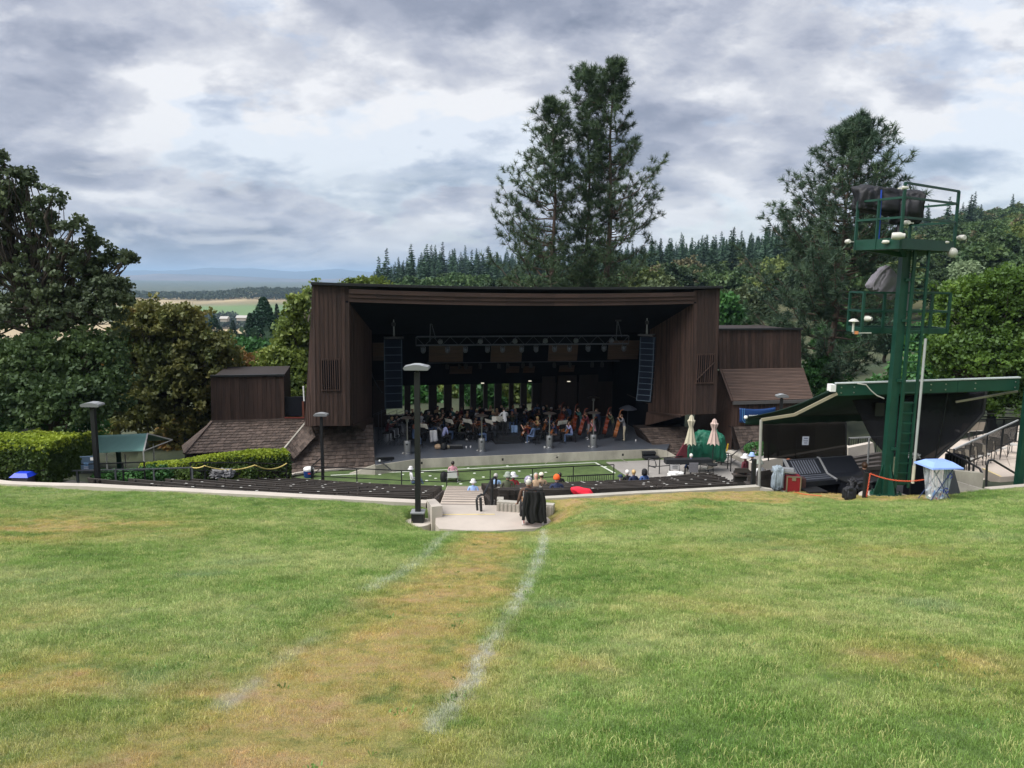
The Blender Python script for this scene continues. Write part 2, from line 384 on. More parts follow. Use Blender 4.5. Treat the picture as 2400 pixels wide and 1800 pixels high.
l2=pl([(1277,1242),(1272,1290),(1248,1350),(1210,1420),(1170,1480),(1130,1540),(1112,1590)]); l2b=pl([(1112,1590),(1060,1650),(1015,1715)])
dp=seg_dist(X,Y,path)
pv=np.array([fractal(Vector((a*.55,b*.55,3)),.7,2.1,4) for a,b in zip(X[::3,::3].ravel(),Y[::3,::3].ravel())]).reshape(X[::3,::3].shape)
pv=np.repeat(np.repeat(pv,3,0),3,1)[:X.shape[0],:X.shape[1]]
pw=np.interp(Y,[0,4,8,14,20],[1.25,1.1,.75,.55,.50])
dry=np.clip(1.25-dp/pw+pv*.35,0,1)
# dried strips near the walls on the right and worn patches
edge=np.where((X>.9)&(X<8.6),np.clip(1.55-(RR-RW-.05)/1.5+pv*.9,0,1)*np.clip((X-.9)/.4,0,1),0)
edge=np.maximum(edge,np.where(X>9.5,np.clip(1-(RR-np.interp(X,[9.5,12,14,18],[46.6,47.6,46.6,47.8]))/1.2+pv*.5,0,1),0))
edge=np.maximum(edge,np.where((X>7.6)&(X<10.5),np.clip(1.3-np.abs(Y-(22.9-.45*(X-7.7)))/.8+pv*.4,0,1),0))
blob=np.zeros_like(X)
for bx,by,br,ba in [(*lp(60,1240)[:2],2.6,.75),(*lp(20,1600)[:2],.7,.9),(*lp(100,1560)[:2],.5,.6),(*lp(150,1790)[:2],.7,.9),(*lp(60,1450)[:2],.5,.35),(*lp(1340,1560)[:2],.35,.4),(*lp(2300,1560)[:2],.9,.35),(*lp(1700,1430)[:2],1.2,.22),(*lp(320,1250)[:2],1.5,.35),(*lp(1330,1240)[:2],1.2,.6),(*lp(1950,1300)[:2],2.5,.25)]:
    blob=np.maximum(blob,ba*np.exp(-((X-bx)**2+((Y-by))**2)/br**2)*(1+pv*1.2))
dry=np.clip(np.maximum(np.maximum(dry,edge),blob),0,1)
line=np.zeros_like(X)
for L,w,s in ((l1,.042,.75),(l1b,.05,.30),(l1c,.06,.5),(l2,.034,1.25),(l2b,.042,.9)):
    line=np.maximum(line,s*np.clip(1.6-seg_dist(X,Y,L)/w,0,1))
line=line*np.clip(.9+pv*.9,0,1)
bl=np.zeros_like(X)
for q in [(1010,1360),(860,1420),(560,1320),(470,1350),(1190,1330),(1740,1270),(1850,1290),(1760,1250),(2350,1260),(60,1750),(700,1540),(320,1590),(90,1360),(1300,1420),(1350,1240),(2180,1420)]:
    a=lp(*q); bl=np.maximum(bl,.45*np.exp(-((X-a[0])**2+((Y-a[1]))**2)/(.035*a[1]+.08)**2)*(1+pv))
dist=np.hypot(X,Y)
gd=np.interp(dist,[0,4,7,11,16,22,26],[560,560,430,270,180,120,80]); gd=np.where(land|foh|(Y<2.6)|(np.abs(X)>.74*Y+4)|(RR<RW+.06),0,gd)*np.interp(dry,[0,.6,1],[1,.8,.55])
keep=(np.abs(X)<34)
nc=len(ph); I=np.arange(len(Rr)-1)[:,None]*nc+np.arange(nc-1)[None]
gc=bpy.data.materials.new('lawn_grass'); bladem=bpy.data.materials.new('grass_blades')
for m,typ in ((gc,'GEOMETRY'),(bladem,'INSTANCER')):
    m.use_nodes=True; m.node_tree.nodes.clear(); n=NT(m.node_tree)
    pos=n.n('ShaderNodeNewGeometry').outputs['Position']
    a=n.noise(pos,.32,4,.6); b=n.noise(pos,1.7,4,.6); cf=n.noise(pos,7.,5,.75)
    base=n.ramp(n.m('ADD',n.m('MULTIPLY',a,.5),n.m('ADD',n.m('MULTIPLY',b,.2),n.m('MULTIPLY',cf,.3))),[(.37,(.120,.240,.042)),(.48,(.225,.350,.085)),(.59,(.41,.47,.19))])
    base=n.mix(attr(n,'bl',typ),base,(.20,.31,.16))
    dc=n.ramp(n.m('ADD',n.m('MULTIPLY',b,.5),n.m('MULTIPLY',cf,.5)),[(.37,(.22,.26,.06)),(.48,(.50,.43,.13)),(.63,(.62,.43,.21))])
    dd=n.m('MULTIPLY',attr(n,'dry',typ),n.m('ADD',.82,n.m('MULTIPLY',n.ramp(b,[(.35,0.),(.6,1.)]),.6)),clamp=True)
    base=n.mix(dd,base,dc)
    lm=n.m('MULTIPLY',attr(n,'line',typ),n.ramp(cf,[(.36,.25),(.52,1.)]),clamp=True)
    base=n.mix(lm,base,(.64,.67,.61))
    if typ=='INSTANCER':
        oi=n.n('ShaderNodeObjectInfo').outputs['Random']
        straw=n.m('GREATER_THAN',oi,.90); base=n.mix(n.m('MULTIPLY',straw,.55),base,(.52,.46,.22))
        base=n.n('ShaderNodeVectorMath',operation='SCALE',ins={0:base,3:n.n('ShaderNodeMapRange',ins={0:oi,3:.62,4:1.48}).outputs[0]}).outputs[0]
        d_=n.n('ShaderNodeBsdfDiffuse',ins={0:base}); t_=n.n('ShaderNodeBsdfTranslucent',ins={0:base}); o_=n.n('ShaderNodeMixShader',ins={0:.38,1:d_.outputs[0],2:t_.outputs[0]})
        gl=n.n('ShaderNodeBsdfGlossy',ins={0:(.6,.65,.6,1),1:.5}); o_=n.n('ShaderNodeMixShader',ins={0:.05,1:o_.outputs[0],2:gl.outputs[0]})
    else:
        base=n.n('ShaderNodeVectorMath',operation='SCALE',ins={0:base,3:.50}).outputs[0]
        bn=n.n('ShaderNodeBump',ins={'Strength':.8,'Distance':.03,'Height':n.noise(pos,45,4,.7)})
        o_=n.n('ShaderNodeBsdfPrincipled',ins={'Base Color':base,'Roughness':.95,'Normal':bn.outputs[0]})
    n.n('ShaderNodeOutputMaterial',ins={0:o_.outputs[0]})
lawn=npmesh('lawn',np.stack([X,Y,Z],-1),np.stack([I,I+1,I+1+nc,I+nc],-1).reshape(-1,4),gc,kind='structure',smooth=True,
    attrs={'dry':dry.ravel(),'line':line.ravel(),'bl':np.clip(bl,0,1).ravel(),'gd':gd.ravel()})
prop(lawn,'sloping green lawn with a worn dry path and two faded white lines')
# grass blades, uncountable
def tuft(name,seed,nb=44,rad_=.07,h=.031,w=.0034):
    r=np.random.default_rng(seed); V=[];Fc=[]
    for i in range(nb):
        a=r.uniform(0,2*PI); rr=rad_*math.sqrt(r.uniform()); p=np.array([rr*math.cos(a),rr*math.sin(a),-.006]); hh=h*r.uniform(.5,1.25); la=r.uniform(0,2*PI); ln=hh*r.uniform(.15,1.0)
        dv=np.array([math.cos(la),math.sin(la),0]); fa=r.uniform(0,2*PI); s=np.array([math.cos(fa),math.sin(fa),0])*w*r.uniform(.6,1.2)/2
        m=p+dv*ln*.35+np.array([0,0,hh*.62]); t=p+dv*ln+np.array([0,0,hh*(1-.25*ln/hh)])
        k=len(V); V+=[p-s,p+s,m+s*.8,m-s*.8,t]; Fc+=[(k,k+1,k+2),(k,k+2,k+3),(k+3,k+2,k+4)]
    me=bpy.data.meshes.new(name); me.from_pydata([tuple(q) for q in V],[],Fc); me.materials.append(bladem)
    o=bpy.data.objects.new(name,me); return o
tuftA=tuft('grass_tuft',1); 
gt=bpy.data.node_groups.new('grass','GeometryNodeTree'); gt.interface.new_socket('Geometry',in_out='INPUT',socket_type='NodeSocketGeometry'); gt.interface.new_socket('Geometry',in_out='OUTPUT',socket_type='NodeSocketGeometry')
n=NT(gt); gi=n.n('NodeGroupInput').outputs[0]; 
oiL=n.n('GeometryNodeObjectInfo',transform_space='RELATIVE'); oiL.inputs['Object'].default_value=lawn
def nattr(nm): nd=n.n('GeometryNodeInputNamedAttribute',data_type='FLOAT'); nd.inputs['Name'].default_value=nm; return nd.outputs['Attribute']
dpn=n.n('GeometryNodeDistributePointsOnFaces',distribute_method='RANDOM',ins={'Mesh':oiL.outputs['Geometry'],'Density':nattr('gd'),'Seed':3})
oi=n.n('GeometryNodeObjectInfo',transform_space='ORIGINAL'); oi.inputs['Object'].default_value=tuftA; oi.inputs['As Instance'].default_value=True
rv=n.n('FunctionNodeRandomValue',data_type='FLOAT_VECTOR'); rv.inputs[0].default_value=(-.18,-.18,0); rv.inputs[1].default_value=(.18,.18,6.283)
rs=n.n('FunctionNodeRandomValue',data_type='FLOAT'); rs.inputs[2].default_value=.65; rs.inputs[3].default_value=1.2; rs.inputs['Seed'].default_value=5
pn=n.n('GeometryNodeInputPosition').outputs[0]; ln_=n.n('ShaderNodeVectorMath',operation='LENGTH',ins={0:pn}).outputs['Value']
sc=n.m('MULTIPLY',rs.outputs[1],n.n('ShaderNodeMapRange',ins={0:n.n('ShaderNodeVectorMath',operation='LENGTH',ins={0:n.n('ShaderNodeVectorMath',operation='MULTIPLY',ins={0:pn,1:(1,1,0)}).outputs[0]}).outputs['Value'],1:4,2:20,3:1.,4:1.5}).outputs[0])
hn=n.noise(pn,2.6,3,.6)
sc=n.m('MULTIPLY',sc,n.n('ShaderNodeMapRange',ins={0:hn,1:.35,2:.65,3:.70,4:1.35}).outputs[0])
sc=n.m('MULTIPLY',sc,n.n('ShaderNodeMapRange',ins={0:nattr('dry'),1:0,2:1,3:1.,4:.62}).outputs[0])
ip=n.n('GeometryNodeInstanceOnPoints',ins={'Points':dpn.outputs['Points'],'Instance':oi.outputs['Geometry'],'Rotation':rv.outputs[0],'Scale':sc})
n.n('NodeGroupOutput',ins={0:ip.outputs[0]})
me=bpy.data.meshes.new('grass'); me.materials.append(bladem); gr=link(bpy.data.objects.new('grass',me)); md=gr.modifiers.new('grass','NODES'); md.node_group=gt
prop(gr,'short mown grass covering the sloping lawn','grass',kind='stuff')
# low broad-leaved weeds and clover between the blades
weedm=leafmat('weed_leaves',(.13,.25,.06),(.20,.33,.09),(.28,.40,.13),trans=.4,coord='Object',rnd=.4)
tW=tuft('weed_tuft',9,nb=22,rad_=.05,h=.020,w=.011); tW.data.materials.clear(); tW.data.materials.append(weedm)
g2=bpy.data.node_groups.new('weeds','GeometryNodeTree'); g2.interface.new_socket('Geometry',in_out='INPUT',socket_type='NodeSocketGeometry'); g2.interface.new_socket('Geometry',in_out='OUTPUT',socket_type='NodeSocketGeometry')
n=NT(g2); n.n('NodeGroupInput'); oL=n.n('GeometryNodeObjectInfo',transform_space='RELATIVE'); oL.inputs['Object'].default_value=lawn
def nattr2(nm): nd=n.n('GeometryNodeInputNamedAttribute',data_type='FLOAT'); nd.inputs['Name'].default_value=nm; return nd.outputs['Attribute']
pch=n.n('ShaderNodeMapRange',ins={0:n.noise(n.n('GeometryNodeInputPosition').outputs[0],.8,3,.6),1:.48,2:.64,3:0.,4:.028}).outputs[0]
dp2=n.n('GeometryNodeDistributePointsOnFaces',distribute_method='RANDOM',ins={'Mesh':oL.outputs['Geometry'],'Density':n.m('MULTIPLY',nattr2('gd'),pch),'Seed':8})
ow=n.n('GeometryNodeObjectInfo',transform_space='ORIGINAL'); ow.inputs['Object'].default_value=tW; ow.inputs['As Instance'].default_value=True
rv=n.n('FunctionNodeRandomValue',data_type='FLOAT_VECTOR'); rv.inputs[0].default_value=(-.2,-.2,0); rv.inputs[1].default_value=(.2,.2,6.283)
rs=n.n('FunctionNodeRandomValue',data_type='FLOAT'); rs.inputs[2].default_value=.6; rs.inputs[3].default_value=1.7; rs.inputs['Seed'].default_value=15
ip=n.n('GeometryNodeInstanceOnPoints',ins={'Points':dp2.outputs['Points'],'Instance':ow.outputs['Geometry'],'Rotation':rv.outputs[0],'Scale':rs.outputs[1]}); n.n('NodeGroupOutput',ins={0:ip.outputs[0]})
me=bpy.data.meshes.new('weeds'); me.materials.append(weedm); wd=link(bpy.data.objects.new('weeds',me)); md=wd.modifiers.new('weeds','NODES'); md.node_group=g2
prop(wd,'low broad-leaved weeds and clover scattered through the lawn','weeds',kind='stuff')
# ---------------------------------------------------------------- bowl terraces
NR=9; ROWR=[43.35-1.46*i for i in range(NR)]
Rs=[29.3]; Zs=[0.02]
for k in range(NR-1,-1,-1):
    R=ROWR[k]; z_=max(.02,row_z(R)-.36); Rs+= [R-.73,R-.729]; Zs+=[Zs[-1],z_]
Rs+=[44.72]; Zs+=[Zs[-1]]
ph=np.linspace(-.42,.345,120); V=[];Fc=[]
for R,z_ in zip(Rs,Zs):
    for p in ph: V.append((CEN[0]+R*math.sin(p),CEN[1]-R*math.cos(p),z_))
nc=len(ph)
for i in range(len(Rs)-1):
    for j in range(nc-1): Fc.append((i*nc+j,i*nc+j+1,(i+1)*nc+j+1,(i+1)*nc+j))
terr=mat('terrace_paving',(.085,.080,.075),.9,.3,1.3,.2,12)
o=npmesh('terrace_paving',V,Fc,terr,kind='structure'); prop(o,'dark stepped terraces under the rows of benches')
# retaining walls: arc at the top of the bowl
def arcwall(name,p0,p1,label,zf,w=.32,h0=-.9):
    mb=MB(); n_=40
    ps=np.linspace(p0,p1,n_); 
    def P(R,p,z): return Vector((CEN[0]+R*math.sin(p),CEN[1]-R*math.cos(p),z))
    for a,b in zip(ps[:-1],ps[1:]):
        za,zb=zf(a),zf(b)
        mb.hexa([P(RW+.02,a,za+h0),P(RW+.02,b,zb+h0),P(RW-w,b,zb+h0),P(RW-w,a,za+h0),P(RW+.02,a,za),P(RW+.02,b,zb),P(RW-w,b,zb),P(RW-w,a,za)])
    o=mb.build(name,concw if 'left' in label else conc); prop(o,label,'wall'); return o
def asn(x): return math.asin((x-CEN[0])/RW)
def topz(px,py,R=RW):   # height of the wall top that shows at a pixel
    r=ray(px,py); d=20.
    for _ in range(40):
        x=r[0]/r[1]*d; d=polar(R,x)
    return x,CZ+r[2]/r[1]*d
wl=[topz(0,1133),topz(200,1139),topz(420,1150),topz(600,1159),topz(800,1169),topz(1000,1179)]
xs=[q[0] for q in wl]; zs=[q[1] for q in wl]
arcwall('retaining_wall',-.46,asn(-2.55),'pale concrete wall along the lawn left of the stairs',lambda p:float(np.interp(CEN[0]+RW*math.sin(p),xs,zs)))
wr=[topz(1270,1168),topz(1400,1161),topz(1500,1155),topz(1765,1141)]
xr=[q[0] for q in wr]; zr_=[q[1] for q in wr]
arcwall('retaining_wall',asn(.72),asn(7.85),'grey concrete wall below the dry strip right of the stairs',lambda p:float(np.interp(CEN[0]+RW*math.sin(p),xr,zr_)),w=.22)
o=MB().lathe((-2.73,20.95,3.55),[(.42,0),(.42,.30),(.40,.31)],20).build('lamp_pad',concw); prop(o,'round concrete pad under the tall lamp post','pad')
# return kerb left of the stairs, planter wall right of them
def blk(name,pts,z0,z1,m,label,cat):
    o=MB().prism([(x,y,z0) for x,y in pts],(0,0,z1-z0)).build(name,m); prop(o,label,cat); return o
o=MB().hexa([(-2.55,21.62,3.6),(-2.30,21.70,3.6),(-1.98,20.72,3.6),(-2.28,20.62,3.6),(-2.55,21.62,4.33),(-2.30,21.70,4.33),(-1.98,20.72,4.42),(-2.28,20.62,4.42)]).build('stair_kerb',concw); prop(o,'pale concrete kerb block beside the lamp post at the head of the stairs','kerb')
t=thing('planter_wall','ribbed pale concrete box wall right of the stair head behind the folding chair','wall',(.1,21.6,3.9))
mb=MB(); A_=Vector((-.42,21.35,3.75)); B_=Vector((1.25,21.05,3.75)); 
mb.hexa([A_,B_,B_+Vector((.06,.22,0)),A_+Vector((.06,.22,0))]+[q+Vector((0,0,.62)) for q in (A_,B_,B_+Vector((.06,.22,0)),A_+Vector((.06,.22,0)))]); mb.build('wall_face',conc,t)
MB().hexa([A_+Vector((0,.223,0)),A_+Vector((.2,.223,0)),A_+Vector((.20,.5,0)),A_+Vector((.0,.5,0))]+[q+Vector((0,0,.62)) for q in (A_+Vector((0,.223,0)),A_+Vector((.2,.223,0)),A_+Vector((.20,.5,0)),A_+Vector((.0,.5,0)))]).build('side_wall',conc,t)
for i in range(14):
    q=A_.lerp(B_,(i+.5)/14); MB().box(q+Vector((-.02,-.016,.30)),(.05,.03,.54)).build('rib',concw,t)
# landing and stairs
mb=MB(); mb.prism([(x,y,3.80) for x,y in LAND],(0,0,.285)); o=mb.build('landing',mat('landing_concrete',(.40,.355,.315),.85,.12,.9,.2,14)); o['kind']='structure'; prop(o,'pale concrete landing at the head of the stairs')
st=thing('stairs','wide pale concrete stairs running down between the bench blocks','stairs',(-1.5,28,2))
ys=np.linspace(21.05,36.6,13); zt=np.linspace(4.08,.12,14)
stp=mat('stair_concrete',(.47,.405,.345),.8,.15,1.2,.2,12)
for i in range(12):
    y0,y1=ys[i],ys[i+1]; z1=zt[i+1]
    x0=np.interp(y0,[21,36.6],[-2.28,-3.35]); x1=np.interp(y0,[21,23.4,23.5,36.6],[-.42,-.45,-.9,-1.55])
    mb=MB(); mb.hexa([(x0,y0,z1-1.),(x1,y0,z1-1.),(x1,y1+.05,z1-1.),(x0,y1+.05,z1-1.),(x0,y0,z1),(x1,y0,z1),(x1,y1+.05,z1),(x0,y1+.05,z1)])
    mb.build('step',stp,st)
    MB().box(((x0+x1)/2,y1-.09,z1+.004),(x1-x0-.04,.17,.01)).build('tread_strip',mat('tread_strip_grey',(.20,.17,.15),.8),st)  # darker strip across the far edge of each tread
MB().box((-1.36,20.98,4.088),(1.8,.05,.006),rz=.05).build('edge_stripe',mat('yellow_edge',(.62,.50,.22),.8),st)
# ---------------------------------------------------------------- turf field, kerb, paving
turfm=mat('turf',(.060,.105,.030),.9,.22,1.2,.6,60,col2=(.085,.13,.04))
pts=[]
for x in np.linspace(-12.2,11.5,40): pts.append((x,polar(29.3,x),0.0))
e=S(11.9,-.05,0); pts.append((e.x,e.y,0)); e=S(-11.4,-.05,0); pts.append((e.x,e.y,0))
o=MB().prism(pts,(0,0,.03)).build('turf_field',turfm); o['kind']='structure'; prop(o,'flat green turf field in front of the stage')
ln=mat('field_line',(.62,.66,.60),.8)
def strip(name,pp,w,z,m,label,kind='structure',h=.006):
    mb=MB(); pp=[Vector(p) for p in pp]
    for a,b in zip(pp[:-1],pp[1:]):
        s_=Vector((-(b-a).y,(b-a).x,0)).normalized()*w/2; mb.hexa([a-s_,b-s_,b+s_,a+s_]+[q+Vector((0,0,h)) for q in (a-s_,b-s_,b+s_,a+s_)])
    o=mb.build(name,m); o['kind']=kind; prop(o,label); return o
a=gp(775,1114,.034); b=gp(1395,1084,.034); c=gp(1441,1109,.034)
mid=[a.lerp(b,t) for t in (0,.5,1)]
strip('field_line',mid,.11,0,ln,'white line painted along the turf in front of the stage'); strip('field_line',[b,c],.13,0,ln,'white line crossing the right end of the turf')
MB2=MB()
for px,py in [(893,1098),(990,1107),(1008,1115),(944,1112),(1097,1097),(1112,1109),(1133,1118),(1189,1092),(1217,1104),(1245,1113),(1000,1126),(1076,1129),(1160,1122),(890,1112),(1037,1139),(1080,1134),(1279,1107),(1419,1094),(1021,1121),(905,1105)]:
    p=gp(px,py,.034); MB2.lathe(p,[(.09,0),(.07,.008)],8)
MB2.build('field_marks',ln)['kind']='structure'
prop(bpy.data.objects['field_marks'],'small white spots painted over the turf')
pv_=[gp(1420,1084,.045),gp(1462,1112,.045),gp(1500,1135,.045),gp(1800,1135,.045),gp(1830,1060,.045),gp(1700,1030,.045),gp(1610,1062,.045),gp(1560,1078,.045)]
o=MB().prism(pv_,(0,0,.03)).build('side_paving',mat('grey_paving',(.30,.285,.27),.85,.12,.8,.2,12)); o['kind']='structure'; prop(o,'grey paved apron right of the turf')
kp=[gp(*q,.03) for q in ((665,1123),(690,1112),(735,1106),(800,1101),(880,1098))]
o=strip('turf_kerb',kp,.22,0,concw,'pale concrete edging round the left end of the turf',h=.09)
# ================================================================ STAGE BUILDING  (stage coordinates s,n,z)
hall=thing('stage_building','dark brown wooden concert pavilion with a wide open stage and splayed side towers','building',(O2[0],O2[1],0),TH)
def LB(mb,name,m,parent=hall,**k): return mb.build(name,m,parent,local=True,**k)
def lerpq(q,u,v): return (q[0].lerp(q[1],u)).lerp(q[3].lerp(q[2],u),v)   # quad TL,TR,BR,BL
def boards(q,pitch,depth,name,m,parent,batten=True,wob=.012,gap=.012):
    q=[Vector(p) for p in q]; L=((q[1]-q[0]).length+(q[2]-q[3]).length)/2; k=max(1,round(L/pitch))
    nrm=(q[1]-q[0]).cross(q[3]-q[0]).normalized()
    if nrm.y>0: nrm=-nrm            # outwards = towards the audience (-n)
    for i in range(k):
        u0=i/k; u1=(i+1)/k-gap/L; off=nrm*(random.uniform(0,wob))
        a,b,c,d=lerpq(q,u0,0)+off,lerpq(q,u1,0)+off,lerpq(q,u1,1)+off,lerpq(q,u0,1)+off
        LB(MB().hexa([d,c,c-nrm*depth,d-nrm*depth,a,b,b-nrm*depth,a-nrm*depth]),name,m,parent)
    if batten:
        mb=MB()
        for i in range(k+1):
            u=min(i/k,1-.02/L); a=lerpq(q,u,0)+nrm*(wob+.001);d=lerpq(q,u,1)+nrm*(wob+.001); t=(q[1]-q[0]).normalized()*.022
            mb.hexa([d-t,d+t,d+t-nrm*.02,d-t-nrm*.02,a-t,a+t,a+t-nrm*.02,a-t-nrm*.02])
            mb.v[-8:]=[p+nrm*.018 for p in mb.v[-8:]]
        LB(mb,'battens',m,parent)
def slab(q,depth,name,m,parent,back=True):
    q=[Vector(p) for p in q]; nrm=(q[1]-q[0]).cross(q[3]-q[0]).normalized()
    if nrm.y>0: nrm=-nrm
    d=nrm*(-depth); return LB(MB().hexa([q[3],q[2],q[2]+d,q[3]+d,q[0],q[1],q[1]+d,q[0]+d]),name,m,parent)
ni=3.6
# left pier
TL=bp(736,668,0);TR=bp(818,672,0);BR=bp(820,998,0);BL=bp(741,998,0)
OL=bp(711,886,1.6); OT=bp(734,667,1.2); OB=bp(713,1000,1.6)
IT=bp(871,785,ni); IB=bp(871,980,ni); IBB=bp(871,1024,ni)
boards([TL+Vector((0,0,0)),TR,BR,BL],.245,.06,'board',board,hall)
boards([OT,TL,BL,Vector((OL.x,OL.y,OB.z))],.26,.06,'board',board,hall)
FT=TR+Vector((0,.02,0)); SB=bp(832,998,.5)
boards([Vector((FT.x,0.03,FT.z-.25)),Vector((IT.x,ni,IT.z+1.6)),IB,Vector((BR.x,.03,BR.z))],.235,.06,'board',board,hall)
# skirt below the splay, its trim
LB(MB().prism([Vector((BR.x+.2,.35,BR.z)),IB+Vector((0,0,.01)),IBB],(.12,.06,0)),'skirt_panel',board)
LB(MB().bar(Vector((BR.x+.2,.28,BR.z-.02)),IB+Vector((0,-.07,0)),.10,.14),'trim_board',board)
# right pier
rTL=bp(1626,681,0);rTR=bp(1687,676,0);rBR=bp(1678,969,0);rBL=bp(1623,972,0)
rIT=bp(1524,775,ni);rIB=bp(1520,966,ni);rIBB=bp(1516,998,ni)
boards([rTL,rTR,rBR,rBL],.245,.06,'board',board,hall)
boards([Vector((rIT.x,ni,rIT.z+1.6)),Vector((rTL.x,.03,rTL.z-.25)),Vector((rBL.x,.03,rBL.z)),rIB],.235,.06,'board',board,hall)
mid_=bp(1593,977,.6)
LB(MB().prism([Vector((rBL.x,.3,rBL.z)),rIB+Vector((0,0,.01)),rIBB,mid_],(-.12,.06,0)),'skirt_panel',board)
LB(MB().bar(rIB+Vector((0,-.07,0)),mid_+Vector((0,-.07,.05)),.10,.14),'trim_board',board)
# outer side walls and pier soffits (solid backing)
def wallbox(x0,x1,n0,n1,z0,z1,name,m,parent=hall): return LB(MB().box(((x0+x1)/2,(n0+n1)/2,(z0+z1)/2),(abs(x1-x0),abs(n1-n0),abs(z1-z0))),name,m,parent)
LB(MB().hexa([(OB.x+.06,1.7,OB.z),(BL.x+.06,.07,BL.z),(IB.x-.1,ni,BL.z),(OB.x+.06,ni+2,OB.z),(OT.x+.06,1.3,OT.z-.05),(TL.x+.06,.07,TL.z-.05),(IT.x-.1,ni,TL.z-.1),(OT.x+.06,ni+2,OT.z-.1)]),'tower_core',darkwood) if False else None
slab([Vector((OB.x,1.6,OB.z)),Vector((OB.x,1.6,OB.z))+Vector((0,.01,0)),Vector((BL.x,0,BL.z)),Vector((BL.x,0,BL.z))],.01,'x',darkwood,hall) if False else None
LB(MB().prism([(OB.x+.05,1.62,BL.z+.02),(BL.x+.04,.10,BL.z+.02),(BR.x-.02,.10,BL.z+.02),(IB.x-.12,ni,BL.z+.02),(IB.x-.12,8,BL.z+.02),(OB.x+.05,8,BL.z+.02)],(0,0,.08)),'soffit',darkwood)
LB(MB().prism([(rBL.x+.02,.10,rBL.z+.02),(rBR.x-.04,.10,rBL.z+.02),(rBR.x-.04,8,rBL.z+.02),(rIB.x+.12,8,rBL.z+.02),(rIB.x+.12,ni,rBL.z+.02)],(0,0,.08)),'soffit',darkwood)
wallbox(rTR.x-.12,rTR.x-.02,.1,11,rBL.z,rTR.z-.1,'side_wall',board)
LB(MB().hexa([(OB.x,1.66,BL.z),(OB.x+.1,1.66,BL.z),(OB.x+.1,11,BL.z),(OB.x,11,BL.z),(OT.x,1.3,OT.z-.1),(OT.x+.1,1.3,OT.z-.1),(OT.x+.1,11,OT.z-.1),(OT.x,11,OT.z-.1)]),'side_wall',board)
# louvred vents on the piers
def vent(px0,py0,px1,py1,n_,brace=False):
    a=bp(px0,py0,-.06);b=bp(px1,py1,-.06); t=wallbox(a.x,b.x,-.005,-.045,b.z,a.z,'vent',blackint)
    k=8
    for i in range(k+1):
        xx=a.x+(b.x-a.x)*i/k; LB(MB().box((xx,-.075,(a.z+b.z)/2),(.055,.05,a.z-b.z+.1)),'slat',board,t)
    for zz in (a.z,a.z-.36*(a.z-b.z)*0-.02,b.z): LB(MB().box(((a.x+b.x)/2,-.055,zz),(b.x-a.x+.12,.05,.06)),'vent_rail',board,t)
    if brace: LB(MB().bar((a.x,-.12,b.z+.2),(b.x,-.12,a.z-.5),.05),'brace',board,t)
vent(753,843,796,914,0); vent(1635,831,1671,897,0,True)
# fascia: three stepped boards sagging slightly, roof cap
def sag(t): return -.17*(1-(2*t-1)**2)
fs=[]
for j,(yl,yr,off,h) in enumerate(((672,684,.00,.26),(683,692,-.07,.22),(692,701,-.15,.25))):
    pass
L0=bp(818,677,-.02); R0=bp(1626,684,-.02); seg=14
levels=[(0,.24,0.02),(.25,.21,.10),(.47,.24,.18)]
for dz,h,off in levels:
    for i in range(seg):
        t0,t1=i/seg,(i+1)/seg
        p0=L0.lerp(R0,t0)+Vector((0,-.25+off,sag(t0)-dz));p1=L0.lerp(R0,t1)+Vector((-.006,-.25+off,sag(t1)-dz))
        LB(MB().hexa([p0-Vector((0,0,h)),p1-Vector((0,0,h)),p1+Vector((0,.12,-h)),p0+Vector((0,.12,-h)),p0,p1,p1+Vector((0,.12,0)),p0+Vector((0,.12,0))]),'fascia_board',boardR)
L1=Vector((OT.x-.05,-.35,OT.z));R1=Vector((rTR.x+.05,-.35,rTR.z))
for i in range(16):
    t0,t1=i/16,(i+1)/16; p0=L1.lerp(R1,t0)+Vector((0,0,sag(t0)+.02));p1=L1.lerp(R1,t1)+Vector((0,0,sag(t1)+.02))
    LB(MB().hexa([p0,p1,p1+Vector((0,.3,0)),p0+Vector((0,.3,0)),p0+Vector((0,0,.14)),p1+Vector((0,0,.14)),p1+Vector((0,.3,.14)),p0+Vector((0,.3,.14))]),'roof_edge',blackp)
    LB(MB().hexa([p0+Vector((0,.3,.02)),p1+Vector((0,.3,.02)),Vector((p1.x,12,8.2)),Vector((p0.x,12,8.2)),p0+Vector((0,.3,.13)),p1+Vector((0,.3,.13)),Vector((p1.x,12,8.4)),Vector((p0.x,12,8.4))]),'roof_panel',blackp)
# sloping ceiling behind the fascia
zi=IT.z; fz=L0.z-.75
LB(MB().hexa([(L0.x-.2,-.02,fz),(R0.x+.2,-.02,fz+.02),(rIT.x+.2,4.1,zi),(IT.x-.2,4.1,zi),(L0.x-.2,-.02,fz+.1),(R0.x+.2,-.02,fz+.1),(rIT.x+.2,4.1,zi+.1),(IT.x-.2,4.1,zi+.1)]),'ceiling',blackint)
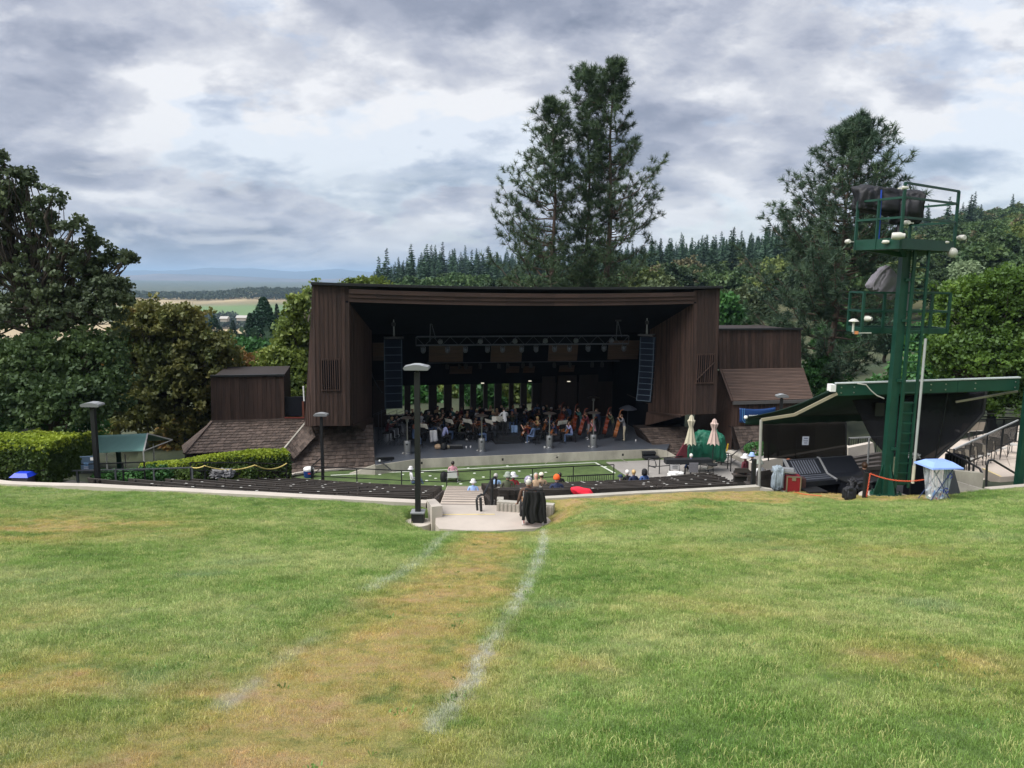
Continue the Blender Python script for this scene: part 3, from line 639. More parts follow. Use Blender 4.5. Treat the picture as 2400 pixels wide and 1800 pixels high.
# stage house
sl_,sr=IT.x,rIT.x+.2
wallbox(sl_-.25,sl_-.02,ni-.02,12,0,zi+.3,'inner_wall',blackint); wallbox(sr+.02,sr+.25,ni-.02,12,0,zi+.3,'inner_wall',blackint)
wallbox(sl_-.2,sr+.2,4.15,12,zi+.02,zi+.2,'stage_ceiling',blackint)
redwood=mat('warm_cedar',(.050,.024,.013),.6,.3,1.5,.1,stretch=(.6,.6,7),objrand=.2)
def band(px0,py0,px1,py1,n_,m=redwood,name='wood_reflector',parent=hall,tilt=.25,th=.08):
    a=bp(px0,py0,n_);b=bp(px1,py1,n_); 
    k=4; 
    for i in range(k):
        z1=a.z+(b.z-a.z)*i/k; z0=a.z+(b.z-a.z)*(i+1)/k+.012; t0=-tilt*(1-i/k); t1=-tilt*(1-(i+1)/k)
        LB(MB().hexa([(a.x,n_+t1,z0),(b.x,n_+t1,z0),(b.x,n_+t1+th,z0),(a.x,n_+t1+th,z0),(a.x,n_+t0,z1),(b.x,n_+t0,z1),(b.x,n_+t0+th,z1),(a.x,n_+t0+th,z1)]),name,m,parent)
band(873,803,932,845,5.6); band(1425,798,1495,842,5.6); band(1005,810,1085,848,5.9); band(1150,810,1222,848,5.9); band(1285,808,1352,846,5.9)
band(1054,858,1106,876,8); band(1186,858,1216,874,8); band(1226,858,1252,874,8); band(1310,856,1345,872,8)
# upper back wall, back columns with openings between, sill wall
nb=11.0
yz=lambda py,n_=nb: bp(1130,py,n_).z
ztop,zs_=yz(900),yz(967)
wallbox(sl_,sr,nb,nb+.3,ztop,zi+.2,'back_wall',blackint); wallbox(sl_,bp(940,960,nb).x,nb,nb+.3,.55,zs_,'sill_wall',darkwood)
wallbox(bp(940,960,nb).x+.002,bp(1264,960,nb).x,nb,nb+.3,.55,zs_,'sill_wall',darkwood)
wallbox(bp(1264,960,nb).x+.002,sr,nb,nb+.3,.55,ztop-.002,'back_wall',mat('dark_cedar',(.030,.016,.012),.8,.3,1,stretch=(8,1,.5)))
for a,b in ((872,902),(903.5,903.6),(948,962),(1005,1024),(1041,1059),(1077,1088),(1103,1116),(1134,1143),(1160,1176),(1194,1204),(1221,1235),(1248,1264)):
    if b-a<1: continue
    A_,B_=bp(a,930,nb).x,bp(b,930,nb).x; LB(MB().box(((A_+B_)/2,nb+.15,(ztop+zs_)/2),(B_-A_,.28,ztop-zs_-.004)),'column',darkwood)
wallbox(bp(935,960,nb).x,bp(1262,960,nb).x,nb-.12,nb-.005,zs_-.1,zs_,'sill_board',mat('sill_wood',(.10,.08,.06),.8))
# drapes and dark flats at the sides of the stage, taupe door panel at right
for i,(a,b,n_) in enumerate(((876,905,9.5),(1270,1300,9.8),(1305,1350,10.2),(1355,1400,10.4))):
    A_,B_=bp(a,940,n_).x,bp(b,940,n_).x; LB(MB().box(((A_+B_)/2,n_,2.2),(B_-A_,.15,3.3)),'stage_flat',mat('flat_brown',(.022,.012,.010),.8,.3,1,stretch=(8,1,.5)))
A_=bp(1462,940,9).x;B_=bp(1498,940,9).x; LB(MB().box(((A_+B_)/2,9,2.1),(B_-A_,.1,3.1)),'stage_door',mat('taupe_door',(.075,.055,.045),.8))
# ceiling work lights inside
wl_=bpy.data.materials.new('lamp_glow'); wl_.use_nodes=True; e_=wl_.node_tree.nodes['Principled BSDF']; e_.inputs['Emission Color'].default_value=(1,.9,.7,1); e_.inputs['Emission Strength'].default_value=.22
for px,py in ((1131,898),(1242,893),(1333,894)):
    p=bp(px,py,9.6); LB(MB().box(p,(.20,.2,.04)),'work_light',wl_)
# ---------------------------------------------------------------- stage deck
dk=[bp(878,1090,0),bp(975,1077,0)]
LS=gp(877,1090,.55); 
front=[STI@gp(*q,.55) for q in ((880,1090),(975,1076),(1100,1070),(1220,1065),(1380,1058.5),(1540,1052),(1562,1056))]
poly=[(p.x,p.y,0) for p in front]+[(rIT.x+1.4,2.6,0),(rIT.x+.2,ni+1,0),(rIT.x+.2,11.6,0),(IT.x,11.6,0),(IT.x,ni,0)]
dkt=thing('stage_deck','grey painted stage floor with a raw concrete front lip','stage',(O2[0],O2[1],0),TH)
MB().prism([(x,y,.45) for x,y,_ in poly],(0,0,.1)).build('deck',deckm,dkt,local=True)
mb=MB()
for a,b in zip(front[:-1],front[1:]):
    mb=MB(); a0=Vector((a.x,a.y,0));b0=Vector((b.x-.006,b.y,0)); o_=Vector((0,-.10,0)); bk=Vector((0,.05,0))
    mb.hexa([a0+o_*1.6,b0+o_*1.6,b0-bk*0-Vector((0,.004,0)),a0-Vector((0,.004,0))]+[q+Vector((0,0,.556)) for q in (a0+o_,b0+o_,b0-Vector((0,.004,0)),a0-Vector((0,.004,0)))]); mb.build('lip_panel',concs,dkt,local=True)
wp=STI@gp(818,1112,.0); f0_=front[0]
MB().prism([(f0_.x-.02,f0_.y-.16,.02),(f0_.x-.02,f0_.y-.02,.56),(wp.x,wp.y,.02)],(0,.22,0)).build('end_ramp',concs,dkt,local=True)
fe=front[-1]; wp=STI@gp(1602,1080,0)
MB().prism([(fe.x,fe.y-.16,.02),(fe.x,fe.y-.02,.56),(wp.x,wp.y+.2,.05)],(0,.22,0)).build('end_ramp',concs,dkt,local=True)
for px,py in ((1177,1074),(1304,1068),(1458,1063),(988,1082)):
    p=STI@gp(px,py,.42); MB().box((p.x,p.y-.14,.38),(.10,.06,.13)).build('conduit_box',blackp,dkt,local=True)
for px,a_ in ((1295,1),(1453,-1)):
    p=STI@gp(px,1070,.4); MB().bar((p.x-.5*a_,p.y-.17,.03),(p.x+.4*a_,p.y-.13,.52),.03).build('form_line',conc,dkt,local=True)
# ---------------------------------------------------------------- shingled batter bases and wings
def shingles(q,rows,cols,parent,name='shingle',th=.05,m=shing,cap=None):
    q=[Vector(p) for p in q]; nrm=(q[1]-q[0]).cross(q[3]-q[0]).normalized()
    if nrm.y>0: nrm=-nrm
    for r in range(rows):
        v0=r/rows; v1=(r+1.04)/rows; c=0; u=-random.random()/cols
        while u<1:
            w=(1/cols)*random.uniform(.7,1.35); a=max(0,u);b=min(1,u+w-.004); u+=w
            if b-a<.004: continue
            v1b=v1+random.uniform(-.006,.012)
            T0,T1=lerpq(q,a,v0),lerpq(q,b,v0);B0,B1=lerpq(q,a,v1b),lerpq(q,b,v1b)
            LB(MB().hexa([B0+nrm*.002,B1+nrm*.002,B1+nrm*th,B0+nrm*th,T0-nrm*.02,T1-nrm*.02,T1+nrm*.012,T0+nrm*.012]),name,m,parent)
# left tower base
base=thing('shingled_base','dark shingled sloping base under the left stage tower','wall',(O2[0],O2[1],0),TH)
q=[bp(733,1000,2.3),bp(874,1000,2.3),bp(879,1095,.1),bp(672,1108,.1)]; q[0].z=q[1].z=max(q[0].z,q[1].z); q[2].z=q[3].z=.02
shingles(q,12,15,base); d=Vector((0,.3,-.05)); LB(MB().hexa([q[3]+d,q[2]+d,q[2]+d+Vector((0,3,0)),q[3]+d+Vector((0,3,0)),q[0]+d,q[1]+d,q[1]+d+Vector((0,1,0)),q[0]+d+Vector((0,1,0))]),'core',darkwood,base)
qr=[bp(1500,1002,2.6),bp(1608,1000,2.6),bp(1636,1085,.6),bp(1548,1078,.2)]; qr[0].z=qr[1].z; qr[2].z=qr[3].z=.05
b2=thing('shingled_base','dark shingled sloping base under the right stage tower','wall',(O2[0],O2[1],0),TH)
shingles(qr,12,9,b2); LB(MB().hexa([qr[3]+d,qr[2]+d,qr[2]+d+Vector((0,3,0)),qr[3]+d+Vector((0,3,0)),qr[0]+d,qr[1]+d,qr[1]+d+Vector((0,1,0)),qr[0]+d+Vector((0,1,0))]),'core',darkwood,b2)
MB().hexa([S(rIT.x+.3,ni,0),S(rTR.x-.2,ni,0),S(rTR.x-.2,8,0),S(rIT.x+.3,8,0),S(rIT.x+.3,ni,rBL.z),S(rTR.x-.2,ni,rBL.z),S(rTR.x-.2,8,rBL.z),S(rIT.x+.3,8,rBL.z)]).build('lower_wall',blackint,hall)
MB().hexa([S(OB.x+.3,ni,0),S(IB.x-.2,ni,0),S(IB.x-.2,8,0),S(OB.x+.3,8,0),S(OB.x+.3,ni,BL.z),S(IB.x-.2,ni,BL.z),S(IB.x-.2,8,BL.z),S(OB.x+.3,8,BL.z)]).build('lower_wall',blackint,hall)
# left wing
lw=thing('stage_wing','low brown boarded wing with a shingled skirt roof left of the stage','building',(O2[0],O2[1],0),TH)
nw=3.0
q=[bp(495,884,nw),bp(665,883,nw),bp(667,985,nw),bp(497,990,nw)]; boards(q,.26,.08,'board',board,lw)
LB(MB().hexa([(q[3].x+.05,nw+.1,q[3].z),(q[2].x-.02,nw+.1,q[2].z),(q[2].x-.02,nw+5,q[2].z),(q[3].x+.05,nw+5,q[3].z),(q[0].x+.05,nw+.1,q[0].z),(q[1].x-.02,nw+.1,q[0].z),(q[1].x-.02,nw+5,q[0].z),(q[0].x+.05,nw+5,q[0].z)]),'core',darkwood,lw)
LB(MB().box(((q[0].x+q[1].x)/2,nw-.03,q[0].z+.07),(q[1].x-q[0].x+.1,.24,.10)),'roof_edge',blackp,lw)
a,b=bp(667,931,nw+.3),bp(714,931,nw+.3); LB(MB().box(((a.x+b.x)/2+.15,nw+.4,(a.z+bp(690,978,nw).z)/2),(b.x-a.x+.3,.2,a.z-bp(690,978,nw).z)),'dark_door',mat('navy_black',(.004,.005,.012),.5),lw)
LB(MB().box((b.x-.1,nw+.25,bp(690,962,nw).z),(.12,.1,1.0)),'wood_post',mat('red_wood',(.16,.05,.03),.7),lw)
LB(MB().bar(bp(667,979,nw-.05),bp(722,979,nw-.05),.06,.06),'red_sill',mat('red_sill',(.22,.04,.03),.7),lw)
nt=nw+.05; q2=[bp(497,988,nt),bp(720,984,nt),bp(668,1052,nt-2.6),bp(432,1066,nt-2.9)]; q2[0].z=q2[1].z=(q2[0].z+q2[1].z)/2; q2[3].z=(q2[3].z+q2[2].z)/2; q2[2].z=q2[3].z
shingles(q2,11,17,lw)
LB(MB().bar(q2[0]+Vector((0,-.05,.05)),q2[1]+Vector((0,-.05,.05)),.12,.1),'ridge_cap',shing,lw)
LB(MB().bar(q2[0]+Vector((0,-.05,.06)),q2[3]+Vector((0,-.05,.06)),.14,.08),'hip_cap',shing,lw)
# left return slope of the wing
q3=[q2[0]+Vector((-.02,1.5,0)),q2[0]+Vector((-.02,0,0)),q2[3]+Vector((-.02,0,0)),q2[3]+Vector((-.6,2.2,0))]
LB(MB().prism([q3[0],q3[1],q3[2],q3[3]],(.05,.1,-.05)),'side_slope',shing,lw)
# gusset with square shingles between wing and tower
g0,g1,g2,g3=bp(722,984,nt-.1),bp(737,1026,1.2),bp(690,1076,.2),bp(666,1052,nt-2.7)
gq=[g0,g1,g2,g3]; shingles([g0,g1,g2,g3],8,6,lw)
LB(MB().bar(g0,g3,.10,.09),'gusset_trim',conc,lw); LB(MB().bar(g0,g1,.10,.09),'gusset_trim',shing,lw)
LB(MB().hexa([(q2[3].x,q2[3].y+.1,-.3),(g2.x,g2.y+.3,-.3),(g2.x,nw+2,-.3),(q2[3].x,nw+2,-.3),q2[3]+Vector((0,.1,-.1)),Vector((g2.x,g2.y+.3,q2[3].z-.1)),Vector((g2.x,nw+2,q2[3].z)),Vector((q2[3].x,nw+2,q2[3].z))]),'plinth',darkwood,lw)
# right wing
rw=thing('stage_wing','taller brown boarded wing with a slatted roof and blue banner right of the stage','building',(O2[0],O2[1],0),TH)
nr=3.2; q=[bp(1685,774,nr),bp(1877,774,nr),bp(1877,866,nr),bp(1686,866,nr)]; q[1].z=q[0].z; q[2].z=q[3].z; boards(q,.26,.08,'board',board,rw)
LB(MB().box(((q[0].x+q[1].x)/2,nr+2.6,(q[0].z+q[3].z)/2),(q[1].x-q[0].x-.05,5,q[0].z-q[3].z)),'core',darkwood,rw)
LB(MB().box(((q[0].x+q[1].x)/2,nr-.03,q[0].z+.07),(q[1].x-q[0].x+.14,.26,.12)),'roof_edge',blackp,rw)
nf=nr-2.6
r0,r1,r2,r3=q[3]+Vector((.1,-.1,0)),q[2]+Vector((.1,-.1,0)),bp(1906,938,nf),bp(1719,941,nf); r2.z=r3.z
for i in range(21):
    u=(i+.3)/21; a=r0.lerp(r3,u);b=r1.lerp(r2,u); LB(MB().bar(a,b,.10,.085,up=(0,-.7,.7)),'roof_slat',mat('slat_wood',(.090,.058,.046),.8,.25,2,.2,objrand=.25,stretch=(.5,4,4)),rw)
LB(MB().hexa([r3+Vector((0,.05,-.15)),r2+Vector((0,.05,-.15)),r1+Vector((0,.05,-.15)),r0+Vector((0,.05,-.15)),r3+Vector((0,.05,-.09)),r2+Vector((0,.05,-.09)),r1+Vector((0,.05,-.09)),r0+Vector((0,.05,-.09))]),'roof_deck',blackint,rw)
LB(MB().box(((r3.x+r2.x)/2,nf-.02,r3.z-.10),(r2.x-r3.x+.1,.12,.20)),'eave_board',mat('grey_eave',(.09,.085,.085),.8),rw)
LB(MB().bar(r0+Vector((-.1,0,0)),r3+Vector((-.1,0,0)),.12,.14),'gable_trim',board,rw)
w0,w1=bp(1719,957,nf+.1),bp(1840,1000,nf+.1); wz=bp(1719,1000,nf).z
boards([Vector((w0.x,nf+.1,r3.z-.15)),Vector((r2.x,nf+.1,r3.z-.15)),Vector((r2.x,nf+.1,wz)),Vector((w0.x,nf+.1,wz))],.28,.08,'board',board,rw)
# side gable facing the stage
LB(MB().prism([(r0.x,r0.y+.1,r0.z-.15),(r3.x,nf+.12,r3.z-.1),(r3.x,nf+.12,.1),(r3.x+.0,r0.y+3,.1),(r0.x,r0.y+3,r0.z)],(.1,0,0)),'gable_wall',board,rw)
qs=[Vector((w0.x,nf,wz)),Vector((w0.x+2.0,nf,wz)),bp(1786,1062,nf-.6),bp(1738,1060,nf-.6)]
qs[2].z=qs[3].z; shingles(qs,9,5,rw)
LB(MB().prism([(w0.x-.1,nf+.1,wz),(w0.x+2.1,nf+.1,wz),(w0.x+2.1,nf+.1,-.2),(w0.x+.3,nf+.1,-.2)],(0,.4,0)),'lower_core',darkwood,rw)
LB(MB().box((w0.x+4,nf+1.5,wz/2),(4.2,2.6,wz+.2)),'lower_wall',darkwood,rw)
# blue banner hung under the eave
def flatsheet(name,q,m,parent=None,nu=14,nv=8,fn=None,th=.012,uv=True):
    V=[];Fc=[]
    for j in range(nv+1):
        for i in range(nu+1):
            p=lerpq(q,i/nu,j/nv); 
            if fn: p=p+Vector(fn(i/nu,j/nv))
            V.append(p)
    for j in range(nv):
        for i in range(nu): a=j*(nu+1)+i; Fc.append((a,a+1,a+nu+2,a+nu+1))
    mb=MB().add(V,Fc); o=mb.build(name,m,parent,smooth=True)
    md=o.modifiers.new('solid','SOLIDIFY'); md.thickness=th; md.offset=0; return o
def text(name,body,loc,size,m,parent=None,rx=PI/2,rz=0,ry=0,ext=.004,align='CENTER',sx=1.):
    c=bpy.data.curves.new(name,'FONT'); c.body=body; c.size=size; c.extrude=ext; c.align_x=align; c.align_y='CENTER'
    o=bpy.data.objects.new('tmp',c); COL.objects.link(o); bpy.context.view_layer.update(); me=bpy.data.meshes.new_from_object(o); COL.objects.unlink(o); bpy.data.objects.remove(o)
    me.materials.clear(); me.materials.append(m); o=link(bpy.data.objects.new(name,me)); o.location=loc; o.rotation_euler=(rx,ry,rz); o.scale=(sx,1,1)
    if parent is not None:
        o.parent=parent; inv=ROOTM[rootof(parent).name].inverted(); o.matrix_parent_inverse=Matrix.Identity(4); M_=inv@(Matrix.Translation(loc)@Matrix.Rotation(rz,4,'Z')@Matrix.Rotation(rx,4,'X')); o.location=M_.to_translation(); o.rotation_euler=M_.to_euler()
    return o
white=mat('white_paint',(.75,.76,.76),.6,.06); blueb=mat('banner_blue',(.008,.045,.17),.5,.15,2)
bl0=bp(1733,956,nf-.15);bl1=bp(1817,954,nf-.15);bl2=bp(1817,992,nf-.15);bl3=bp(1733,990,nf-.15)
bw=[STM@p for p in (bl0,bl1,bl2,bl3)]; bc_=sum(bw,Vector())/4
ban=thing('banner','dark blue fabric banner hung under the eave of the right wing','banner',tuple(bc_),TH)
flatsheet('cloth',bw,blueb,ban,20,8,lambda u,v:(0,-.05*math.sin(3*v+2*u)-.04*math.sin(9*u*v),-.10*math.sin(PI*u)*(1-v)))
lb=mat('banner_light_blue',(.10,.28,.55),.6)
ce_=bw[0].lerp(bw[2],.46)+Vector((0,-.14,-.02)); ux=(bw[1]-bw[0]).normalized(); lt=MB(); xx=-.55
for i,(w,h) in enumerate(((.06,.14),(.05,.11),(.06,.12),(.05,.10),(.06,.12),(.05,.11),(.06,.10),(.05,.12),(.015,.19),(.05,.08),(.06,.09),(.05,.08),(.06,.09),(.05,.08),(.06,.08))): lt.box(ce_+ux*(xx+w/2),(w,.008,h),TH); xx+=w+.018
lt.build('printed_line',white,ban)
for k_,w_ in ((.06,0),(.11,1)):
    pts=[bw[0].lerp(bw[1],k_),bw[0].lerp(bw[1],k_).lerp(bw[3].lerp(bw[2],k_),.75),bw[3].lerp(bw[2],k_+.05)+Vector((0,0,.06+.07*w_)),bw[3].lerp(bw[2],k_+.13)+Vector((0,0,.03+.08*w_))]
    MB().tube([p+Vector((.02,-.13,-.03)) for p in pts],.018,6).build('stripe',lb,ban)
# ================================================================ BENCHES
ORD=['nearest the lawn','second from the lawn','third from the lawn','fourth from the lawn','fifth from the lawn','sixth from the lawn','seventh from the lawn','eighth from the lawn','nearest the turf']
tagm=mat('white_tag',(.5,.5,.48),.6)
def bowlp(R,p,z): return Vector((CEN[0]+R*math.sin(p),CEN[1]-R*math.cos(p),z))
def bench(k,side):
    R=ROWR[k]; z=row_z(R); y_=polar(R,0); z-=np.interp(k,[0,8],[.34,.16]) if side=='left' else np.interp(k,[0,8],[.10,.02])
    if side=='left': x0=[-14.6,-13.9,-13.2,-12.8,-12.3,-12.0,-11.6,-11.3,-11.0][k]; x1=np.interp(R,[31,44],[-3.35,-2.62]); G='curved wooden benches left of the stairs'
    else: x0=np.interp(R,[31,44],[-1.5,-.62]); x1=[7.6,7.95,8.3,8.7,9.1,9.4,9.7,10.0,10.3][k]; G='curved wooden benches right of the stairs'
    if side=='right' and k==0: x0=-.40
    p0=math.asin((x0-CEN[0])/R); p1=math.asin((x1-CEN[0])/R); c=bowlp(R,(p0+p1)/2,z)
    t=thing('bench',f'long curved brown plank bench {side} of the stairs, row {ORD[k]}','bench',tuple(c),0,G)
    ns=max(2,round((p1-p0)*R/2.9)); tags=MB(); legs=MB()
    for i in range(ns):
        a=p0+(p1-p0)*i/ns+.0006; b=p0+(p1-p0)*(i+1)/ns-.0006; zz=z+random.uniform(-.006,.006)
        def pk(r0,r1,za,zb,nm,m,lean=0):
            sub=2; mb=MB()
            for s_ in range(sub):
                u=a+(b-a)*s_/sub; v=a+(b-a)*(s_+1)/sub
                mb.hexa([bowlp(r0,u,za),bowlp(r0,v,za),bowlp(r1,v,za),bowlp(r1,u,za),bowlp(r0+lean,u,zb),bowlp(r0+lean,v,zb),bowlp(r1+lean,v,zb),bowlp(r1+lean,u,zb)])
            mb.build(nm,m,t)
        pk(R-.22,R-.44,zz+.40,zz+.445,'seat_plank',plank); pk(R+.03,R-.20,zz+.40,zz+.445,'seat_plank',plank)
        pk(R+.10,R+.055,zz+.47,zz+.64,'back_plank',plankb,.03); pk(R+.14,R+.095,zz+.655,zz+.82,'back_plank',plankb,.03)
        L=(b-a)*R
        for j in range(2):
            u=a+(b-a)*(.12+.76*j)
            for rr in (.08,.12) if k==0 else (.08,):
                legs.bar(bowlp(R+.13,u-.0009,z+.02),bowlp(R+.18,u-.0009,z+.80),.05,.05)
                if k==0: legs.bar(bowlp(R+.13,u+.0038,z+.02),bowlp(R+.18,u+.0038,z+.80),.05,.05)
            legs.bar(bowlp(R-.38,u,z),bowlp(R-.38,u,z+.40),.08,.08); legs.bar(bowlp(R-.40,u,z+.36),bowlp(R+.12,u,z+.36),.07,.07)
        nt_=max(2,int(L/.62))
        for j in range(nt_):
            if random.random()<.72: continue
            tags.box(bowlp(R+.125,a+(b-a)*(j+.5)/nt_,zz+.822),(.09,.04,.008))
    for u,sg in ((p0,1),(p1,-1)):
        q=u; legs.hexa([bowlp(R-.42,q,z),bowlp(R-.42,q+sg*.0022,z),bowlp(R+.10,q+sg*.0022,z),bowlp(R+.10,q,z),bowlp(R-.42,q,z+.395),bowlp(R-.42,q+sg*.0022,z+.395),bowlp(R+.10,q+sg*.0022,z+.395),bowlp(R+.10,q,z+.395)])
    legs.build('supports',plank,t)['kind']='stuff'; o=tags.build('number_plates',tagm,t); o['kind']='stuff'
for k in range(NR): bench(k,'left'); bench(k,'right')
# ================================================================ RAILS
railm=mat('black_rail',(.016,.017,.020),.4,.1)
def railing(pts,h,label,mids=(.5,),post=.05,rail=.045,group=None,name='railing',drop=.3,skipposts=(),m=None,cat='railing'):
    m=m or railm; pts=[Vector(p) for p in pts]; t=thing(name,label,cat,tuple(pts[0]),0,group)
    for i,p in enumerate(pts):
        if i in skipposts: continue
        MB().bar(p-Vector((0,0,drop)),p+Vector((0,0,h)),post).build('post',m,t)
    for a,b in zip(pts[:-1],pts[1:]):
        MB().bar(a+Vector((0,0,h)),b+Vector((0,0,h)),rail,rail).build('top_rail',m,t)
        for q in mids: MB().bar(a+Vector((0,0,h*q)),b+Vector((0,0,h*q)),rail*.8,rail*.8).build('middle_rail',m,t)
    return t
def onz(px,py,z): return gp(px,py,z)
fpts=[]
for px,py in ((733,1093),(836,1098),(941,1103),(1047,1107),(1149,1101),(1248,1098),(1344,1093),(1439,1089)):
    q=gp(px,py,1.0); fpts.append((q.x,q.y,0))
railing(fpts,1.0,'black pipe railing along the near edge of the turf','' or (.48,),drop=.05)
railing([(gp(737,1093,1.).x-.15,gp(737,1093,1.).y-.05,0),(gp(737,1093,1.).x-.1,gp(737,1093,1.).y+2.3,0)],1.0,'short black railing turning back at the left end of the turf',(.48,),drop=.05)
# picket rail in front of the turf right
t=thing('picket_fence','low black picket fence at the turf between the seated listeners','fence',(5,38,0))
a=gp(1331,1115,.75);b=gp(1439,1110,.75); a.z=b.z=0
for zz in (.08,.72): MB().bar(a+Vector((0,0,zz)),b+Vector((0,0,zz)),.05).build('rail',railm,t)
for i in range(26): q=a.lerp(b,i/25); MB().bar(q,q+Vector((0,0,.75)),.028).build('picket',railm,t)
# stair handrails
def tubeobj(name,paths,r,m,label,cat,group=None,part='rail',n=8):
    t=thing(name,label,cat,tuple(paths[0][0]),0,group)
    for p in paths: MB().tube(p,r,n).build(part,m,t,smooth=True)
    return t
def P(px,py,d): return at(px,py,d)
hA=P(1128,1204,21.3);hB=P(1126,1165,21.3);hC=P(1155,1117,24.6);hD=P(1152,1203,22.2);hE=P(1153,1121,22.2)
ht=thing('handrail','black pipe handrail in the middle of the stair head','handrail',tuple(hA))
MB().tube([hA,hB+Vector((0,0,-.02))],.042,8).build('post',railm,ht,smooth=True); MB().tube([P(1152,1203,22.),P(1153,1122,22.)],.045,8).build('post',railm,ht,smooth=True)
MB().tube([P(1119,1196,20.9),P(1117,1172,20.9),P(1120,1164,20.95),P(1127,1160,21.1),P(1133,1160,21.4),P(1142,1142,22.0),P(1152,1124,22.8),P(1160,1118,23.2),P(1163,1124,23.3),P(1162,1140,23.3),P(1157,1143,23.1)],.035,8).build('rail',railm,ht,smooth=True)
MB().box(hA+Vector((0,0,.0)),(.16,.16,.03)).build('foot_plate',railm,ht)
# ================================================================ LAMP POSTS
def lamp(base,top_px,label,dh=.27,head=.85,sq=.155,foot=True,zt=None,both=True):
    t=thing('lamp_post',label,'lamp post',tuple(base)); b=Vector(base); ht_=zt-b.z
    if foot:
        MB().box(b+Vector((0,0,.11)),(.36,.36,.30)).build('base_box',blackp,t); MB().box(b+Vector((0,0,.275)),(.41,.41,.035)).build('base_cap',mat('lamp_grey',(.22,.23,.24),.4),t)
    MB().bar(b+Vector((0,0,.28 if foot else -.2)),b+Vector((0,0,ht_-.18)),sq).build('pole',blackp,t)
    MB().lathe(b+Vector((0,0,ht_-.20)),[(.05,0),(.06,.10),(.05,.13)],10).build('neck',blackp,t)
    w=head/2; y0=.26*head/.85
    pr=[(-w,.02),(-w*.92,.07),(-w*.35,.115),(0,.125),(w*.35,.115),(w*.92,.07),(w,.02),(w*.9,-.03),(-w*.9,-.03)]
    o=MB().prism([b+Vector((x,-y0,ht_-.07+z_)) for x,z_ in pr],(0,2*y0,0)).build('lamp_head',mat('lamp_head_grey',(.19,.20,.21),.35,.1),t)
    for sg in (-1,1): MB().prism([b+Vector((sg*w*x,-y0*.96,ht_-.108)) for x in (.12,.86)]+[b+Vector((sg*w*x,y0*.96,ht_-.108)) for x in (.86,.12)],(0,0,.008)).build('lens',mat('lamp_lens',(.10,.11,.12),.2),t)
    MB().prism([b+Vector((x,-y0*.8,ht_+z_)) for x,z_ in ((-w*.5,.035),(-w*.2,.062),(w*.2,.062),(w*.5,.035))],(0,y0*1.6,0)).build('top_cap',mat('lamp_light',(.32,.34,.36),.3),t)
    return t
b=at(980,1220,21.0); lamp(b,None,'tall square black lamp post on the concrete landing left of the stairs',zt=at(980,862,21.0).z+.05,head=.74)
b=gp(757,1131,.03); lamp(b,None,'black lamp post at the left end of the turf before the shingled base',zt=at(757,970,b.y).z,head=.70*1.05,foot=False,sq=.14)
b=at(230,1132,27.5); lamp(b,None,'dark lamp post at far left beside the blue information board',zt=at(228,946,27.5).z,head=.72,foot=False,sq=.16)
b=at(1828,1000,36); b.z=at(1828,1085,36).z; lamp(b,None,'black lamp post standing before the right wing roof',zt=at(1830,926,36).z,head=.58,foot=False,sq=.12)
b=at(82,1070,36); lamp((b.x,b.y,b.z-1),None,'lamp post behind the big clipped hedge at far left',zt=at(78,1005,36).z,head=.8,foot=False,sq=.12)
# ================================================================ STAGE EQUIPMENT
steel=mat('steel',(.42,.43,.44),.28,.08,3,metal=.9); steeld=mat('dull_steel',(.30,.31,.32),.4,.1,3,metal=.7)
def heater(p,label,h=2.25,col=None):
    t=thing('patio_heater',label,'patio heater',tuple(p),0,'patio heaters on the stage'); p=Vector(p)
    MB().lathe(p,[(.25,0),(.25,.06),(.20,.08),(.20,.14)],16).build('base',steel,t,smooth=True)
    MB().lathe(p,[(.205,.14),(.205,.76),(.19,.79),(.06,.80)],16).build('tank_housing',steeld,t,smooth=True)
    MB().box(p+Vector((0,-.205,.62)),(.12,.012,.09)).build('control_panel',blackp,t)
    MB().tube([p+Vector((0,0,.78)),p+Vector((0,0,h-.28))],.035,8).build('pole',steel,t,smooth=True)
    MB().lathe(p,[(.06,h-.32),(.10,h-.28),(.10,h-.08),(.13,h-.06)],12).build('burner',steeld,t,smooth=True)
    MB().lathe(p,[(.41,h-.075),(.42,h-.07),(.28,h-.02),(.06,h+.02),(.02,h+.03)],20).build('reflector',mat('bronze_steel',(.16,.14,.13),.3,.1,3,metal=.8),t,smooth=True)
    for s_ in (-1,1): MB().lathe(p+Vector((-.28+.02*s_,-.02,.05)),[(.05,-.03),(.05,.03)],8).build('wheel',tagm,t) if s_==1 else None
    return t
D_=.554
heater(gp(955,1064,D_),'steel patio heater at the left front of the stage left of the lamp post'); heater(gp(1129,1057.5,D_),'steel patio heater left of the conductor podium')
heater(gp(1287,1050,D_),'steel patio heater right of the podium before the violas'); heater(gp(1390,1048,D_),'rightmost bright steel patio heater in front of the cellos')
heater(gp(1389,1012,D_),'dull patio heater standing far back among the bass players',h=2.45)
